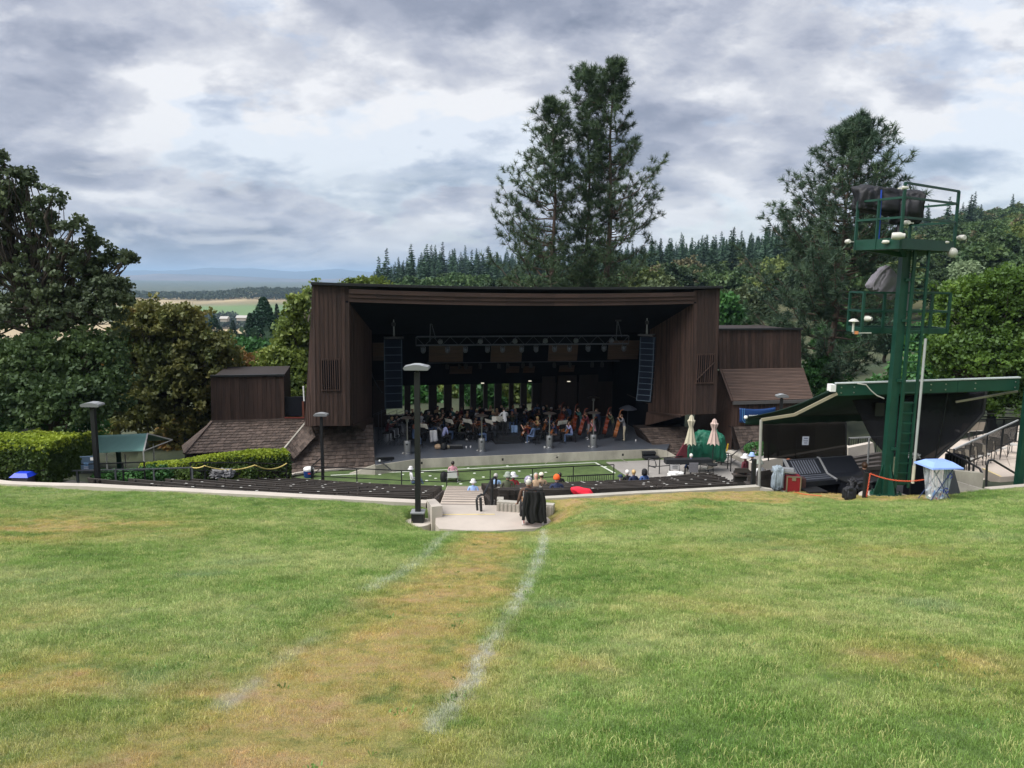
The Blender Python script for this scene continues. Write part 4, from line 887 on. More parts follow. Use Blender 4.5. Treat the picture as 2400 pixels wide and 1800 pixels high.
# line arrays
boxm=mat('speaker_navy',(.005,.008,.014),.75,.15,3,spec=.1); grille=mat('speaker_grille',(.004,.006,.011),.9,.1,spec=.05); edgem=mat('array_rigging',(.035,.06,.09),.5,metal=.3)
def array(px,pyt,pyb,d,w,n,label,curve,rz):
    t=thing('line_array',label,'loudspeaker',tuple(at(px,pyt,d)),0,'hanging loudspeaker columns'); top=at(px,pyt,d); bot=at(px,pyb,d); H=(top.z-bot.z)/n; y=top.y; ang=0; p=Vector(top)
    MB().box(top+Vector((0,.3,.10)),(w+.12,.7,.09),rz).build('rigging_frame',blackp,t)
    for i in range(n):
        ang=curve*(i/(n-1))**2 if n>1 else 0; m=Matrix.Rotation(rz,3,'Z')@Matrix.Rotation(-ang,3,'X')
        c=p+m@Vector((0,.3,-H/2)); b_=MB().box(c,(w,.6,H*.90),rot=m).build('speaker_box',boxm,t)
        MB().box(c+m@Vector((0,-.305,0)),(w*.80,.012,H*.78),rot=m).build('grille',grille,b_)
        r=MB()
        for s_ in (-1,1): r.box(c+m@Vector((s_*(w/2+.015),-.28,0)),(.02,.035,H*.98),rot=m)
        r.box(c+m@Vector((0,-.30,-H*.48)),(w+.07,.02,.018),rot=m)
        r.build('rigging_rail',edgem,b_); p=p+m@Vector((0,0,-H))
    for s_ in (-.02,.05): MB().tube([top+Vector((s_,.3,.12)),top+Vector((s_*.3,.3,1.15))],.018,6).build('chain',steeld,t)
    MB().lathe(top+Vector((0,.3,.75)),[(.05,0),(.12,.05),(.12,.2),(.05,.25)],10).build('hoist',blackp,t)
array(921,796,958,43.2,.98,9,'black line array loudspeaker column hanging at the left of the stage',0,.25)
array(1517,790,939,45.5,.82,11,'curved black line array loudspeaker column hanging at the right of the stage',.35,-.42)
# lighting truss
tr=thing('lighting_truss','long black lattice truss of stage lights hung under the ceiling','truss',tuple(at(1225,800,45.)))
tm=mat('truss_metal',(.075,.085,.10),.4,.1,metal=.5)
A_=at(975,790,44.3);B_=at(1474,787,46.6); hgt=.52
for dz,dy in ((0,0),(-hgt,0),(0,.45),(-hgt,.45)): MB().tube([A_+Vector((0,dy,dz)),B_+Vector((0,dy,dz))],.028,6).build('chord',tm,tr)
nseg=26
for i in range(nseg):
    a=A_.lerp(B_,i/nseg);b_=A_.lerp(B_,(i+1)/nseg)
    lo=Vector((0,0,-hgt)); MB().tube([a+(lo if i%2 else Vector()),b_+(Vector() if i%2 else lo)],.014,5).build('lattice_bar',tm,tr)
for i in (0,nseg): a=A_.lerp(B_,i/nseg); MB().tube([a,a+Vector((0,0,-hgt))],.02,5).build('end_bar',tm,tr)
for px in (1007,1446):
    t_=(px-975)/499; q=A_.lerp(B_,t_); MB().tube([q+Vector((-.05,.2,-.3)),q+Vector((0,.2,1.3))],.03,6).build('hanging_pole',tm,tr); MB().tube([q+Vector((.3,.2,-.1)),q+Vector((.03,.2,.9))],.02,6).build('brace',tm,tr)
    MB().box(q+Vector((.05,.15,.95)),(.35,.14,.10)).build('hoist',blackp,tr)
lens=mat('lamp_glass',(.55,.58,.62),.15,.1)
def mover(p,label):
    t=thing('stage_light',label,'stage light',tuple(p),0,'moving stage lights hanging under the truss'); p=Vector(p)
    MB().box(p+Vector((0,0,-.06)),(.22,.16,.10)).build('clamp_base',blackp,t)
    for s_ in (-1,1): MB().box(p+Vector((s_*.13,0,-.22)),(.03,.12,.26)).build('yoke_arm',tm,t)
    MB().lathe(p+Vector((0,-.02,-.44)),[(.075,0),(.12,.05),(.13,.2),(.10,.28),(.05,.32)],10).build('light_body',tm,t,smooth=True)
    MB().lathe(p+Vector((0,-.02,-.45)),[(.065,0),(.065,.01)],10).build('lens',mat('dim_glass',(.16,.18,.2),.15),t)
L_=['leftmost','second from the left','third from the left','fourth from the left','fifth from the left','sixth from the left','seventh from the left','eighth from the left','ninth from the left','tenth from the left','eleventh from the left','rightmost']
for i,px in enumerate((990,1045,1086,1137,1172,1217,1251,1295,1331,1376,1415,1464)):
    q=A_.lerp(B_,(px-975)/499)+Vector((0,.2,-hgt-.03)); mover(q,f'black moving stage light under the truss, {L_[i]} in the lower row')
L2_=['leftmost','second from the left','third from the left','third from the right','second from the right','rightmost']
for i,px in enumerate((1030,1121,1201,1272,1345,1431)):
    q=A_.lerp(B_,(px-975)/499)+Vector((0,-.10,-.26)); t=thing('stage_light',f'round white-faced lamp set inside the truss, {L2_[i]}','stage light',tuple(q),0,'round lamps inside the truss')
    mX=Matrix.Rotation(PI/2+.35,3,'X')
    MB().lathe(q,[(.07,-.16),(.14,-.05),(.16,.08),(.15,.10)],12,M=mX).build('housing',tm,t,smooth=True); MB().lathe(q+mX@Vector((0,0,.085)),[(.10,0),(.10,.012)],12,M=mX).build('lens',lens,t)
# second pipe with lights further back
tp=thing('lighting_pipe','thin black pipe with dim lights behind the main truss','truss',tuple(at(1200,850,49)))
A2=at(1000,851,48.6);B2=at(1452,846,50.4); MB().tube([A2,B2],.03,6).build('pipe',tm,tp)
for i,px in enumerate((1047,1075,1090,1122,1166,1186,1222,1240,1296,1333,1386,1410)):
    q=A2.lerp(B2,(px-1000)/452); MB().lathe(q+Vector((0,0,-.42)),[(.08,0),(.12,.06),(.11,.30),(.03,.40)],8).build('light_body',blackp,tp)
# cable down the left side of the opening
tubeobj('cable',[[at(869,862,46.5),at(872,880,46),at(885,905,45.5),at(896,920,45)]],.03,tm,'grey cable drooping from the left wall to the speaker column','cable',part='cable')
# podium and music stand of the conductor
pd=thing('podium','black two-step conductor podium at the front of the orchestra','podium',tuple(gp(1190,1040,D_)))
c=gp(1187,1041.5,D_)+Vector((0,.9,0)); podm=mat('podium_black',(.016,.018,.022),.6)
for i,(w,dep,z0,h) in enumerate(((1.75,1.5,0,.21),(1.35,1.15,.212,.19))): MB().box(c+Vector((.1*i,.15*i,z0+h/2)),(w,dep,h),TH).build('platform' if i else 'lower_step',podm,pd)
def stand_mesh():
    mb=MB(); mb.tube([(0,0,.02),(0,0,1.05)],.014,5)
    for a in (0,2.1,4.2): mb.bar((0,0,.12),(.28*math.cos(a),.28*math.sin(a),.01),.016)
    m=Matrix.Rotation(-.45,3,'X'); mb.box((0,0,1.12),(.50,.02,.34),rot=m); mb.box((0,-.04,.97),(.5,.07,.015),rot=m); return mb
stands=Repeat(stand_mesh().build('music_stand',blackp,local=True)); prop(stands.o,'black music stand','music stand')
pb=MB(); m=Matrix.Rotation(-.45,3,'X'); pb.box((-.115,-.02,1.12),(.215,.012,.29),rot=m@Matrix.Rotation(.06,3,'Z')); pb.box((.115,-.02,1.12),(.215,.012,.29),rot=m@Matrix.Rotation(-.06,3,'Z'))
sheets=Repeat(pb.build('sheet_music',mat('paper',(.62,.60,.54),.8),local=True)); prop(sheets.o,'open white sheet music on a stand','sheet music')
def chair_mesh(m,h=.45):
    mb=MB(); mb.box((0,.02,h),(.44,.42,.05)); mb.box((0,-.22,h+.34),(.42,.03,.30),rot=Matrix.Rotation(.12,3,'X'))
    for sx in (-1,1):
        mb.tube([(sx*.2,.2,0),(sx*.2,.2,h)],.013,5); mb.tube([(sx*.2,-.24,0),(sx*.2,-.19,h),(sx*.2,-.25,h+.48)],.013,5)
    return mb
ochair=Repeat(chair_mesh(blackp).build('chair',blackp,local=True)); prop(ochair.o,'black orchestra chair','chair')
# instruments (local: held in front of a seated player who faces +Y)
vio=mat('violin_varnish',(.22,.060,.018),.3,.15,6); cel=mat('cello_varnish',(.24,.078,.022),.25,.2,4); cel2=mat('dark_cello_varnish',(.17,.030,.010),.25,.2,4); ebony=mat('ebony',(.01,.009,.008),.35)
def viol_body(L,W,T,C=None,n=24):
    """outline of the violin family, long axis +Z, back at y=0"""
    pts=[]
    for i in range(n+1):
        u=i/n; w=(.50*math.sqrt(max(0,math.sin(PI*min(1,u/.56))))if u<.45 else 0)
        low=math.sqrt(max(0,1-((u-.26)/.26)**2)) if u<.52 else 0; up=math.sqrt(max(0,1-((u-.79)/.21)**2)) if u>.58 else 0
        w=max(.5*low,.41*up,.30 if .2<u<.9 else 0); pts.append((w*W,u*L))
    return pts
def string_inst(name,L,W,T,neck,m,label,cat,endpin=0,bow=True):
    t=thing(name,label,cat); pts=viol_body(L,W,T)
    poly=[(x,0,z_) for x,z_ in pts]+[(-x,0,z_) for x,z_ in pts[::-1][1:-1]]
    MB().prism(poly,(0,T,0)).build('body',m,t,local=True)
    MB().bar((0,T+.02,L*.45),(0,T+.005,L+neck*.8),L*.035,L*.02).build('fingerboard',ebony,t,local=True)
    MB().tube([(0,T*.7,L),(0,T*.8,L+neck*.85),(0,T*.3,L+neck),(0,T*.1,L+neck*.97)],L*.024,6).build('neck',m,t,local=True)
    MB().box((0,T+.02,L*.38),(W*.2,.012,L*.05)).build('bridge',mat('bridge_wood',(.5,.35,.18),.6),t,local=True)
    if endpin: MB().tube([(0,T/2,0),(0,T/2,-endpin)],.006,5).build('endpin',steeld,t,local=True)
    if bow: MB().bar((-L*.55,T+.06,L*.33),(L*.42,T+.06,L*.42),.012).build('bow',mat('bow_wood',(.10,.03,.015),.4),t,local=True)
    return Repeat(t)
violins=string_inst('violin',.36,.21,.045,.25,vio,'brown violin','violin')
cellos=string_inst('cello',.76,.44,.13,.50,cel,'orange-brown cello','cello',.30)
basses=string_inst('double_bass',1.12,.68,.22,.75,cel2,'dark red double bass','double bass',.18)
basso=string_inst('double_bass',1.15,.70,.22,.75,cel,'bright orange double bass','double bass',.18)
fl=MB().tube([(0,0,0),(.02,.02,-.6)],.013,6).build('clarinet',blackp,local=True); winds=Repeat(prop(fl,'black clarinet','clarinet'))
# ================================================================ PEOPLE
def body(name,J,hands='curl',fem=False,scale=1.0):
    """one continuous skinned figure; J: joint dict (local, facing +Y)"""
    V=[];E=[];Rd=[];reg=[]
    def a(p,r,parent=None,g=0):
        V.append(Vector(p)); Rd.append(r); i=len(V)-1
        if parent is not None: E.append((parent,i)); reg.append(g)
        return i
    pel=Vector(J['pelvis']); ch=Vector(J['chest']); nk=Vector(J['neck']); hd=Vector(J['head'])
    P0=a(pel,.135); s1=a(pel.lerp(ch,.45),.115 if fem else .125,P0,1); s2=a(ch,.13 if fem else .15,s1,1); n0=a(nk.lerp(ch,.12),.07,s2,1); n1=a(nk,.052,n0,0)
    up=(hd-nk).normalized(); h1=a(nk+up*.06,.068,n1,0); h2=a(hd,.088,h1,0); h3=a(hd+up*.085,.062,h2,0)
    for sd in ('L','R'):
        sh,el,wr,hn=[Vector(J[k+sd]) for k in ('sh','el','wr','hd')]
        c=a(ch.lerp(sh,.55)+Vector((0,0,.02)),.075,s2,1); s=a(sh,.062,c,1); e=a(el,.045,s,1); f=a(el.lerp(wr,.45),.042,e,1 if J.get('sleeve') else 0); w=a(wr,.026,f,1 if J.get('sleeve') else 0); palm=a(wr.lerp(hn,.45),.034,w,0)
        ax=(hn-wr).normalized(); side=ax.cross(Vector((0,0,1)));  side=side.normalized() if side.length>.1 else Vector((1,0,0)); dn=Vector((0,0,-1)) if abs(ax.z)<.8 else Vector((0,1,0))
        for k,(o,l) in enumerate(((-.027,.070),(-.009,.080),(.009,.075),(.027,.058))):
            b=a(wr.lerp(hn,.8)+side*o,.010,palm,0); q=a(wr.lerp(hn,.8)+side*o*1.1+ax*l*.55+dn*.008,.0085,b,0); a(wr.lerp(hn,.8)+side*o*1.15+ax*l*.8+dn*.03,.0075,q,0)
        th=a(wr.lerp(hn,.45)-side*.035+ax*.01,.011,palm,0); a(wr.lerp(hn,.8)-side*.05+dn*.01,.009,th,0)
        hp,kn,an,to=[Vector(J[k+sd]) for k in ('hp','kn','an','to')]
        hi=a(hp,.095,P0,2); m_=a(hp.lerp(kn,.5),.078,hi,2); k_=a(kn,.058,m_,2); cf=a(kn.lerp(an,.35),.055,k_,2); an_=a(an,.038,cf,2); 
        hl=a(an+Vector((0,-.03,-.045)),.036,an_,3); a(to,.034,an_,3)
    me=bpy.data.meshes.new(name+'_s'); me.from_pydata([v*scale for v in V],E,[]); o=bpy.data.objects.new(name+'_s',me); COL.objects.link(o)
    o.modifiers.new('s','SKIN'); sk=me.skin_vertices[0].data if me.skin_vertices else None
    if sk is None:
        bpy.context.view_layer.update(); sk=me.skin_vertices[0].data
    for i,r in enumerate(Rd): sk[i].radius=(r*scale,r*scale*(.86 if i in (1,2) else 1)); sk[i].use_root=(i==0)
    ss=o.modifiers.new('ss','SUBSURF'); ss.levels=1
    dg=bpy.context.evaluated_depsgraph_get(); dg.update(); m2=bpy.data.meshes.new_from_object(o.evaluated_get(dg)); m2.name=name
    COL.objects.unlink(o); bpy.data.objects.remove(o)
    co=np.array([v.co[:] for v in m2.vertices]); 
    # nose, chin
    hw=np.array(hd*scale); f=(co-hw); mk=(f[:,1]>.05)&(np.abs(f[:,0])<.022)&(np.abs(f[:,2]+.012)<.03); co[mk,1]+=.016
    m2.vertices.foreach_set('co',co.ravel())
    A_=np.array([V[e[0]]*scale for e in E]);B_=np.array([V[e[1]]*scale for e in E]); AB=B_-A_; L2=(AB**2).sum(1); rr=np.array([(Rd[e[0]]+Rd[e[1]])/2 for e in E])
    mi=[]
    for p in m2.polygons:
        c=np.array(p.center); t=np.clip(((c-A_)*AB).sum(1)/L2,0,1); d=np.linalg.norm(A_+AB*t[:,None]-c,axis=1)-rr*.8; k=int(np.argmin(d)); mi.append(reg[k])
    m2.materials.clear()
    for _ in range(4): m2.materials.append(None)
    m2.polygons.foreach_set('material_index',mi); m2.polygons.foreach_set('use_smooth',[True]*len(mi)); return m2
def sitJ(lean=0,arms='lap',legs=0.,low=0.,sleeve=True,head=(0,0)):
    h=.50-low
    J=dict(pelvis=(0,0,h),chest=(0,.03+lean*.32,h+.42),neck=(0,.03+lean*.46,h+.56),head=(head[0],.06+lean*.52+head[1],h+.70))
    c=Vector(J['chest'])
    for s,sg in (('L',-1),('R',1)):
        J['sh'+s]=c+Vector((sg*.185,0,.07)); J['hp'+s]=(sg*.09,.02,h-.02); kz=h+.03+low*.8
        J['kn'+s]=(sg*(.13+legs),.45,kz); J['an'+s]=(sg*(.14+legs),.44+low*.9,.09); J['to'+s]=(sg*(.16+legs),.60+low*.9,.04)
        if low: J['kn'+s]=(sg*(.13+legs),.42,h+.20)
        if arms=='lap': J['el'+s]=c+Vector((sg*.25,.06,-.22)); J['wr'+s]=Vector((sg*.12,.30,h+.12)); J['hd'+s]=Vector((sg*.06,.38,h+.12))
        if arms=='down': J['el'+s]=c+Vector((sg*.26,-.02,-.22)); J['wr'+s]=c+Vector((sg*.30,.12,-.40)); J['hd'+s]=c+Vector((sg*.30,.20,-.42))
        if arms=='wind': J['el'+s]=c+Vector((sg*.24,.12,-.16)); J['wr'+s]=c+Vector((sg*.06,.34,-.04)); J['hd'+s]=c+Vector((sg*.02,.38,.03))
    if arms=='violin':
        J['elL']=c+Vector((-.20,.22,-.10)); J['wrL']=c+Vector((-.12,.42,.12)); J['hdL']=c+Vector((-.10,.47,.18))
        J['elR']=c+Vector((.36,.16,-.06)); J['wrR']=c+Vector((.22,.36,.06)); J['hdR']=c+Vector((.17,.42,.05))
    if arms=='cello':
        J['elL']=c+Vector((-.36,.10,.0)); J['wrL']=c+Vector((-.12,.20,.16)); J['hdL']=c+Vector((-.05,.22,.20))
        J['elR']=c+Vector((.36,.14,-.16)); J['wrR']=c+Vector((.26,.36,-.28)); J['hdR']=c+Vector((.22,.43,-.30))
    J['sleeve']=sleeve; return J
def standJ(arms,lean=0,sleeve=True):
    c=Vector((0,.02+lean*.3,1.34)); J=dict(pelvis=(0,0,.94),chest=c,neck=(0,.03+lean*.45,1.49),head=(0,.07+lean*.6,1.63),sleeve=sleeve)
    for s,sg in (('L',-1),('R',1)):
        J['sh'+s]=c+Vector((sg*.19,0,.08)); J['hp'+s]=(sg*.09,0,.90); J['kn'+s]=(sg*.11,.03,.50); J['an'+s]=(sg*.12,0,.09); J['to'+s]=(sg*.15,.15,.04)
        if arms=='conduct': J['el'+s]=c+Vector((sg*.28,.12,-.16)); J['wr'+s]=c+Vector((sg*.24,.36,-.10)); J['hd'+s]=c+Vector((sg*.20,.44,-.06))
        if arms=='bass': J['el'+s]=c+Vector((sg*.34,.12,-.02 if sg<0 else -.2)); J['wr'+s]=c+Vector((sg*.12,.30,.16 if sg<0 else -.34)); J['hd'+s]=c+Vector((sg*.05,.34,.20 if sg<0 else -.38))
    return J
BM=dict(violin=body('body_violin',sitJ(.25,'violin')),violinb=body('body_violin_bare',sitJ(.1,'violin',sleeve=False)),wind=body('body_wind',sitJ(.1,'wind')),cello=body('body_cello',sitJ(.3,'cello',.10,sleeve=True)),
  rest=body('body_rest',sitJ(.05,'lap')),lean=body('body_lean',sitJ(.55,'lap',.05)),conduct=body('body_conduct',standJ('conduct',.35)),bass=body('body_bass',standJ('bass',.3)),
  low=body('body_low',sitJ(-.25,'lap',.02,.2)),down=body('body_down',sitJ(-.05,'down',.03)))
HEADP=dict(violin=sitJ(.25)['head'],violinb=sitJ(.1)['head'],wind=sitJ(.1)['head'],cello=sitJ(.3)['head'],rest=sitJ(.05)['head'],lean=sitJ(.55)['head'],conduct=standJ('conduct',.35)['head'],bass=standJ('bass',.3)['head'],low=sitJ(-.25,'lap',0,.2)['head'],down=sitJ(-.05)['head'])
def hairmesh(kind):
    bm=bmesh.new(); bmesh.ops.create_uvsphere(bm,u_segments=14,v_segments=10,radius=1)
    for v in bm.verts: v.co=Vector((v.co.x*.098,v.co.y*.112-.012,v.co.z*.118+.030))
    bmesh.ops.delete(bm,geom=[v for v in bm.verts if (v.co.y>.035 and v.co.z<.055) or v.co.z<(-.075 if kind!='long' else -.3)],context='VERTS')
    if kind=='long':
        for v in bm.verts:
            if v.co.z<-.02: v.co.z=v.co.z*2.6-.0; v.co.y-=.015; v.co.x*=1.08
    if kind=='bun':
        r=bmesh.ops.create_uvsphere(bm,u_segments=10,v_segments=8,radius=.045)
        for v in r['verts']: v.co+=Vector((0,-.115,.07))
    if kind=='curly':
        for v in bm.verts: v.co*=1.13+.10*pnoise(v.co*38)
    me=bpy.data.meshes.new('hair_'+kind); bm.to_mesh(me); bm.free(); me.polygons.foreach_set('use_smooth',[True]*len(me.polygons)); me.materials.append(None); return me
HM={k:hairmesh(k) for k in ('short','long','bun','curly')}
def hatmesh(kind):
    mb=MB()
    if kind=='bucket': mb.lathe((0,0,.03),[(.17,-.035),(.172,-.03),(.112,.02),(.10,.09),(.07,.125),(.01,.135)],16)
    if kind=='sun': mb.lathe((0,0,.03),[(.225,-.04),(.227,-.035),(.115,.02),(.105,.10),(.08,.135),(.01,.14)],18)
    if kind=='cap': mb.lathe((0,-.005,.03),[(.118,-.02),(.118,.03),(.10,.08),(.06,.115),(.01,.12)],16); mb.box((0,.14,.02),(.14,.10,.012))
    if kind=='beanie': mb.lathe((0,-.01,.02),[(.112,-.05),(.118,-.02),(.116,.04),(.095,.09),(.05,.13),(.01,.14)],16)
    if kind=='hood': mb.lathe((0,-.03,.0),[(.13,-.14),(.135,-.03),(.128,.06),(.09,.13),(.02,.16)],16)
    me=bpy.data.meshes.new('hat_'+kind); me.from_pydata([tuple(v) for v in mb.v],[],mb.f); me.polygons.foreach_set('use_smooth',[True]*len(me.polygons)); me.materials.append(None); return me
HT={k:hatmesh(k) for k in ('bucket','sun','cap','beanie','hood')}
def cloth(name,c): return mat('cloth_'+name,c,.85,.12,12,.15,60)
CL=dict(black=cloth('black',(.012,.012,.015)),navy=cloth('navy',(.015,.025,.07)),white=cloth('white',(.62,.62,.64)),grey=cloth('grey',(.16,.16,.18)),red=cloth('red',(.30,.025,.03)),maroon=cloth('maroon',(.10,.015,.025)),
 blue=cloth('blue',(.06,.12,.32)),lightblue=cloth('light_blue',(.25,.38,.60)),denim=cloth('denim',(.09,.14,.26)),teal=cloth('teal',(.04,.12,.12)),khaki=cloth('khaki',(.42,.37,.27)),olive=cloth('olive',(.075,.085,.05)),
 yellow=cloth('yellow',(.55,.42,.20)),pink=cloth('pink',(.50,.25,.30)),brown=cloth('brown',(.09,.05,.035)),lavender=cloth('lavender',(.33,.36,.62)),orange=cloth('orange',(.95,.12,.02)),tan=cloth('tan',(.40,.28,.18)),purple=cloth('grey_purple',(.26,.24,.34)),greygreen=cloth('grey_green',(.24,.28,.24)),hotred=cloth('hot_red',(.85,.02,.05)),skyblue=cloth('sky_blue',(.28,.42,.75)),cream=cloth('cream',(.72,.66,.54)))
SK=[mat('skin_a',(.52,.30,.21),.55,.06),mat('skin_b',(.40,.21,.14),.55,.06),mat('skin_c',(.22,.11,.07),.55,.06)]
HC=dict(dark=mat('hair_dark',(.018,.012,.010),.5),brown=mat('hair_brown',(.07,.035,.018),.5),blond=mat('hair_blond',(.50,.34,.15),.5),grey=mat('hair_grey',(.36,.35,.34),.6),white=mat('hair_white',(.70,.68,.64),.6),red=mat('hair_red',(.20,.06,.03),.5))
shoe=mat('shoe_black',(.012,.012,.012),.5)
def person(pose,loc,rz,label,shirt='black',trousers='black',hair='short',hc='dark',skin=0,hat=None,hatc='white',group=None,shoes=None,scale=1.,cat='person'):
    o=link(bpy.data.objects.new('person',BM[pose])); o.location=loc; o.rotation_euler=(0,0,rz); o.scale=(scale,)*3
    ROOTM[o.name]=Matrix.Translation(loc)@Matrix.Rotation(rz,4,'Z')
    for i,m in enumerate((SK[skin],CL[shirt],CL[trousers],CL[shoes] if shoes else shoe)): o.material_slots[i].link='OBJECT'; o.material_slots[i].material=m
    prop(o,label,cat,group)
    if hair:
        h=link(bpy.data.objects.new('hair',HM[hair])); h.parent=o; h.location=HEADP[pose]; h.material_slots[0].link='OBJECT'; h.material_slots[0].material=HC[hc]
    if hat:
        h=link(bpy.data.objects.new('hat',HT[hat])); h.parent=o; h.location=Vector(HEADP[pose])+Vector((0,0,.015)); h.material_slots[0].link='OBJECT'; h.material_slots[0].material=CL[hatc]
    return o
def face(p,q): return math.atan2(q[1]-p[1],q[0]-p[0])-PI/2   # facing +Y local towards q
POD=gp(1187,1041.5,D_)+Vector((0,.9,0))
G='musicians of the orchestra'
# conductor
cpos=POD+Vector((-.12,.1,.402)); person('conduct',cpos,.35,'conductor in a white shirt and black trousers standing on the podium','white','black','short','dark',0,scale=1.0)
s=stands.place(POD+Vector((-.62,.55,.0)),.2,'music stand in front of the conductor on the podium'); 
sheets.place(POD+Vector((-.62,.50,.02)),.2,'large white score lying open on the conductor stand',scale=(1.6,1,1.2))
def hold(rep,person_,kind,label,group=None):
    m=Matrix.Translation(person_.location)@Matrix.Rotation(person_.rotation_euler.z,4,'Z')
    if kind=='violin': L=Matrix.Translation((-.06,.20,1.02))@Matrix.Rotation(-PI/2+.15,4,'X')@Matrix.Rotation(.0,4,'Z')
    if kind=='cello': L=Matrix.Translation((-.02,.42,.32))@Matrix.Rotation(.42,4,'X')@Matrix.Rotation(.1,4,'Y')
    if kind=='bass': L=Matrix.Translation((-.10,.52,.20))@Matrix.Rotation(.22,4,'X')@Matrix.Rotation(.25,4,'Y')
    if kind=='wind': L=Matrix.Translation((0,.26,1.12))@Matrix.Rotation(.55,4,'X')
    w=m@L; return rep.place(w.to_translation(),rot=w.to_euler(),label=label,group=group)
# key players placed where the photograph shows them: (px,py of the feet), pose, look
R5=random.Random(5)
key=[(1262,1022,'violinb','yellow','denim','long','blond','blond-haired player in a yellow top just right of the podium','violin'),
 (1240,1037,'violinb','maroon','black','short','dark','player in a maroon T-shirt seated low right of the podium','cello'),
 (1252,1041,'rest','denim','denim','long','dark','player in blue jeans and white shoes turned towards the podium','violin'),
 (1305,1036,'cello','navy','brown','short','dark','cellist in a navy jacket behind the heater right of the podium','cello'),
 (1341,1036,'cello','lavender','denim','short','brown','cellist in a lavender jumper and jeans between the two right heaters','cello'),
 (1331,1031,'cello','white','black','long','dark','cellist in a white top beside the lavender jumper','cello'),
 (1395,1030,'cello','pink','black','short','red','cellist in a striped pink shirt behind the rightmost heater','cello'),
 (1270,1032,'violin','black','black','short','dark','violist in black just right of the podium steps','violin'),
 (1287,1026,'cello','black','black','bun','dark','cellist in black hidden behind the right heater','cello'),
 (1026,1038,'wind','grey','black','long','dark','player with long dark hair and a pale grey shirt, chair facing away',None),
 (1037,1041,'lean','lavender','black','long','dark','player in a lavender shirt bending down to a bag near the front left','violin'),
 (1075,1032,'violin','olive','black','short','brown','violinist in an olive shirt left of the flat black case','violin'),
 (1080,1024,'violin','white','black','short','dark','violinist in a white shirt and black vest in the second row','violin'),
 (1108,1032,'violin','brown','black','short','brown','violinist in a brown jacket seen from the side','violin'),
 (1122,1036,'violin','black','denim','long','brown','violinist in blue jeans behind the second heater','violin'),
 (1138,1032,'violin','grey','black','long','dark','violinist in a grey top left of the podium','violin'),
 (976,1034,'violin','tan','black','short','brown','player in a tan shirt behind the tall lamp post','violin'),
 (968,1044,'rest','denim','denim','long','red','red-haired player in jeans near the left heater','violin')]
for px,py,pose,sh,tr_,hr,hc,lab,inst in key:
    p=gp(px,py,D_); rz=face(p,POD+Vector((0,.6,0))); 
    if 'facing away' in lab: rz=-1.2
    if 'bending' in lab: rz=-1.0
    o=person(pose,p,rz,lab,sh,tr_,hr,hc,R5.choice((0,0,1)),group=G,shoes='white' if 'white shoes' in lab or R5.random()<.2 else None)
    ochair.place(p,rz,'chair of the '+' '.join(lab.split()[:13]),'orchestra chairs')
    if inst=='violin': hold(violins,o,'violin','violin of the '+' '.join(lab.split()[:13]),'violins')
    if inst=='cello': hold(cellos,o,'cello','cello of the '+' '.join(lab.split()[:13]),'cellos')
# bass players on the right
for px,py,sh,tr_,lab,rep,bl_ in ((1463,1034,'grey','khaki','bass player in a grey shirt and khaki trousers at the far right of the stage',basso,'large orange-brown double bass leaning at the far right of the stage'),
   (1437,1026,'olive','black','bass player in an olive shirt second from the right',basses,'dark double bass of the player in the olive shirt'),
   (1405,1018,'navy','black','standing player in a navy sweatshirt behind the cellos',None,None),
   (1362,1016,'teal','denim','bass player in a teal jumper reaching over the scroll',basses,'dark red double bass of the player in the teal jumper'),
   (1330,1012,'black','black','bass player in black standing near the back wall',basses,'dark double bass of the player in black near the back wall'),
   (1380,1029,'maroon','grey','bass player in maroon beside the rightmost heater',basses,'red-brown double bass leaning beside the rightmost heater')):
    p=gp(px,py,D_); rz=face(p,POD+Vector((0,2,0))); o=person('bass',p,rz,lab,sh,tr_,'short',R5.choice(('brown','dark','grey')),R5.choice((0,1)),group=G)
    if rep: hold(rep,o,'bass',bl_,'double basses')
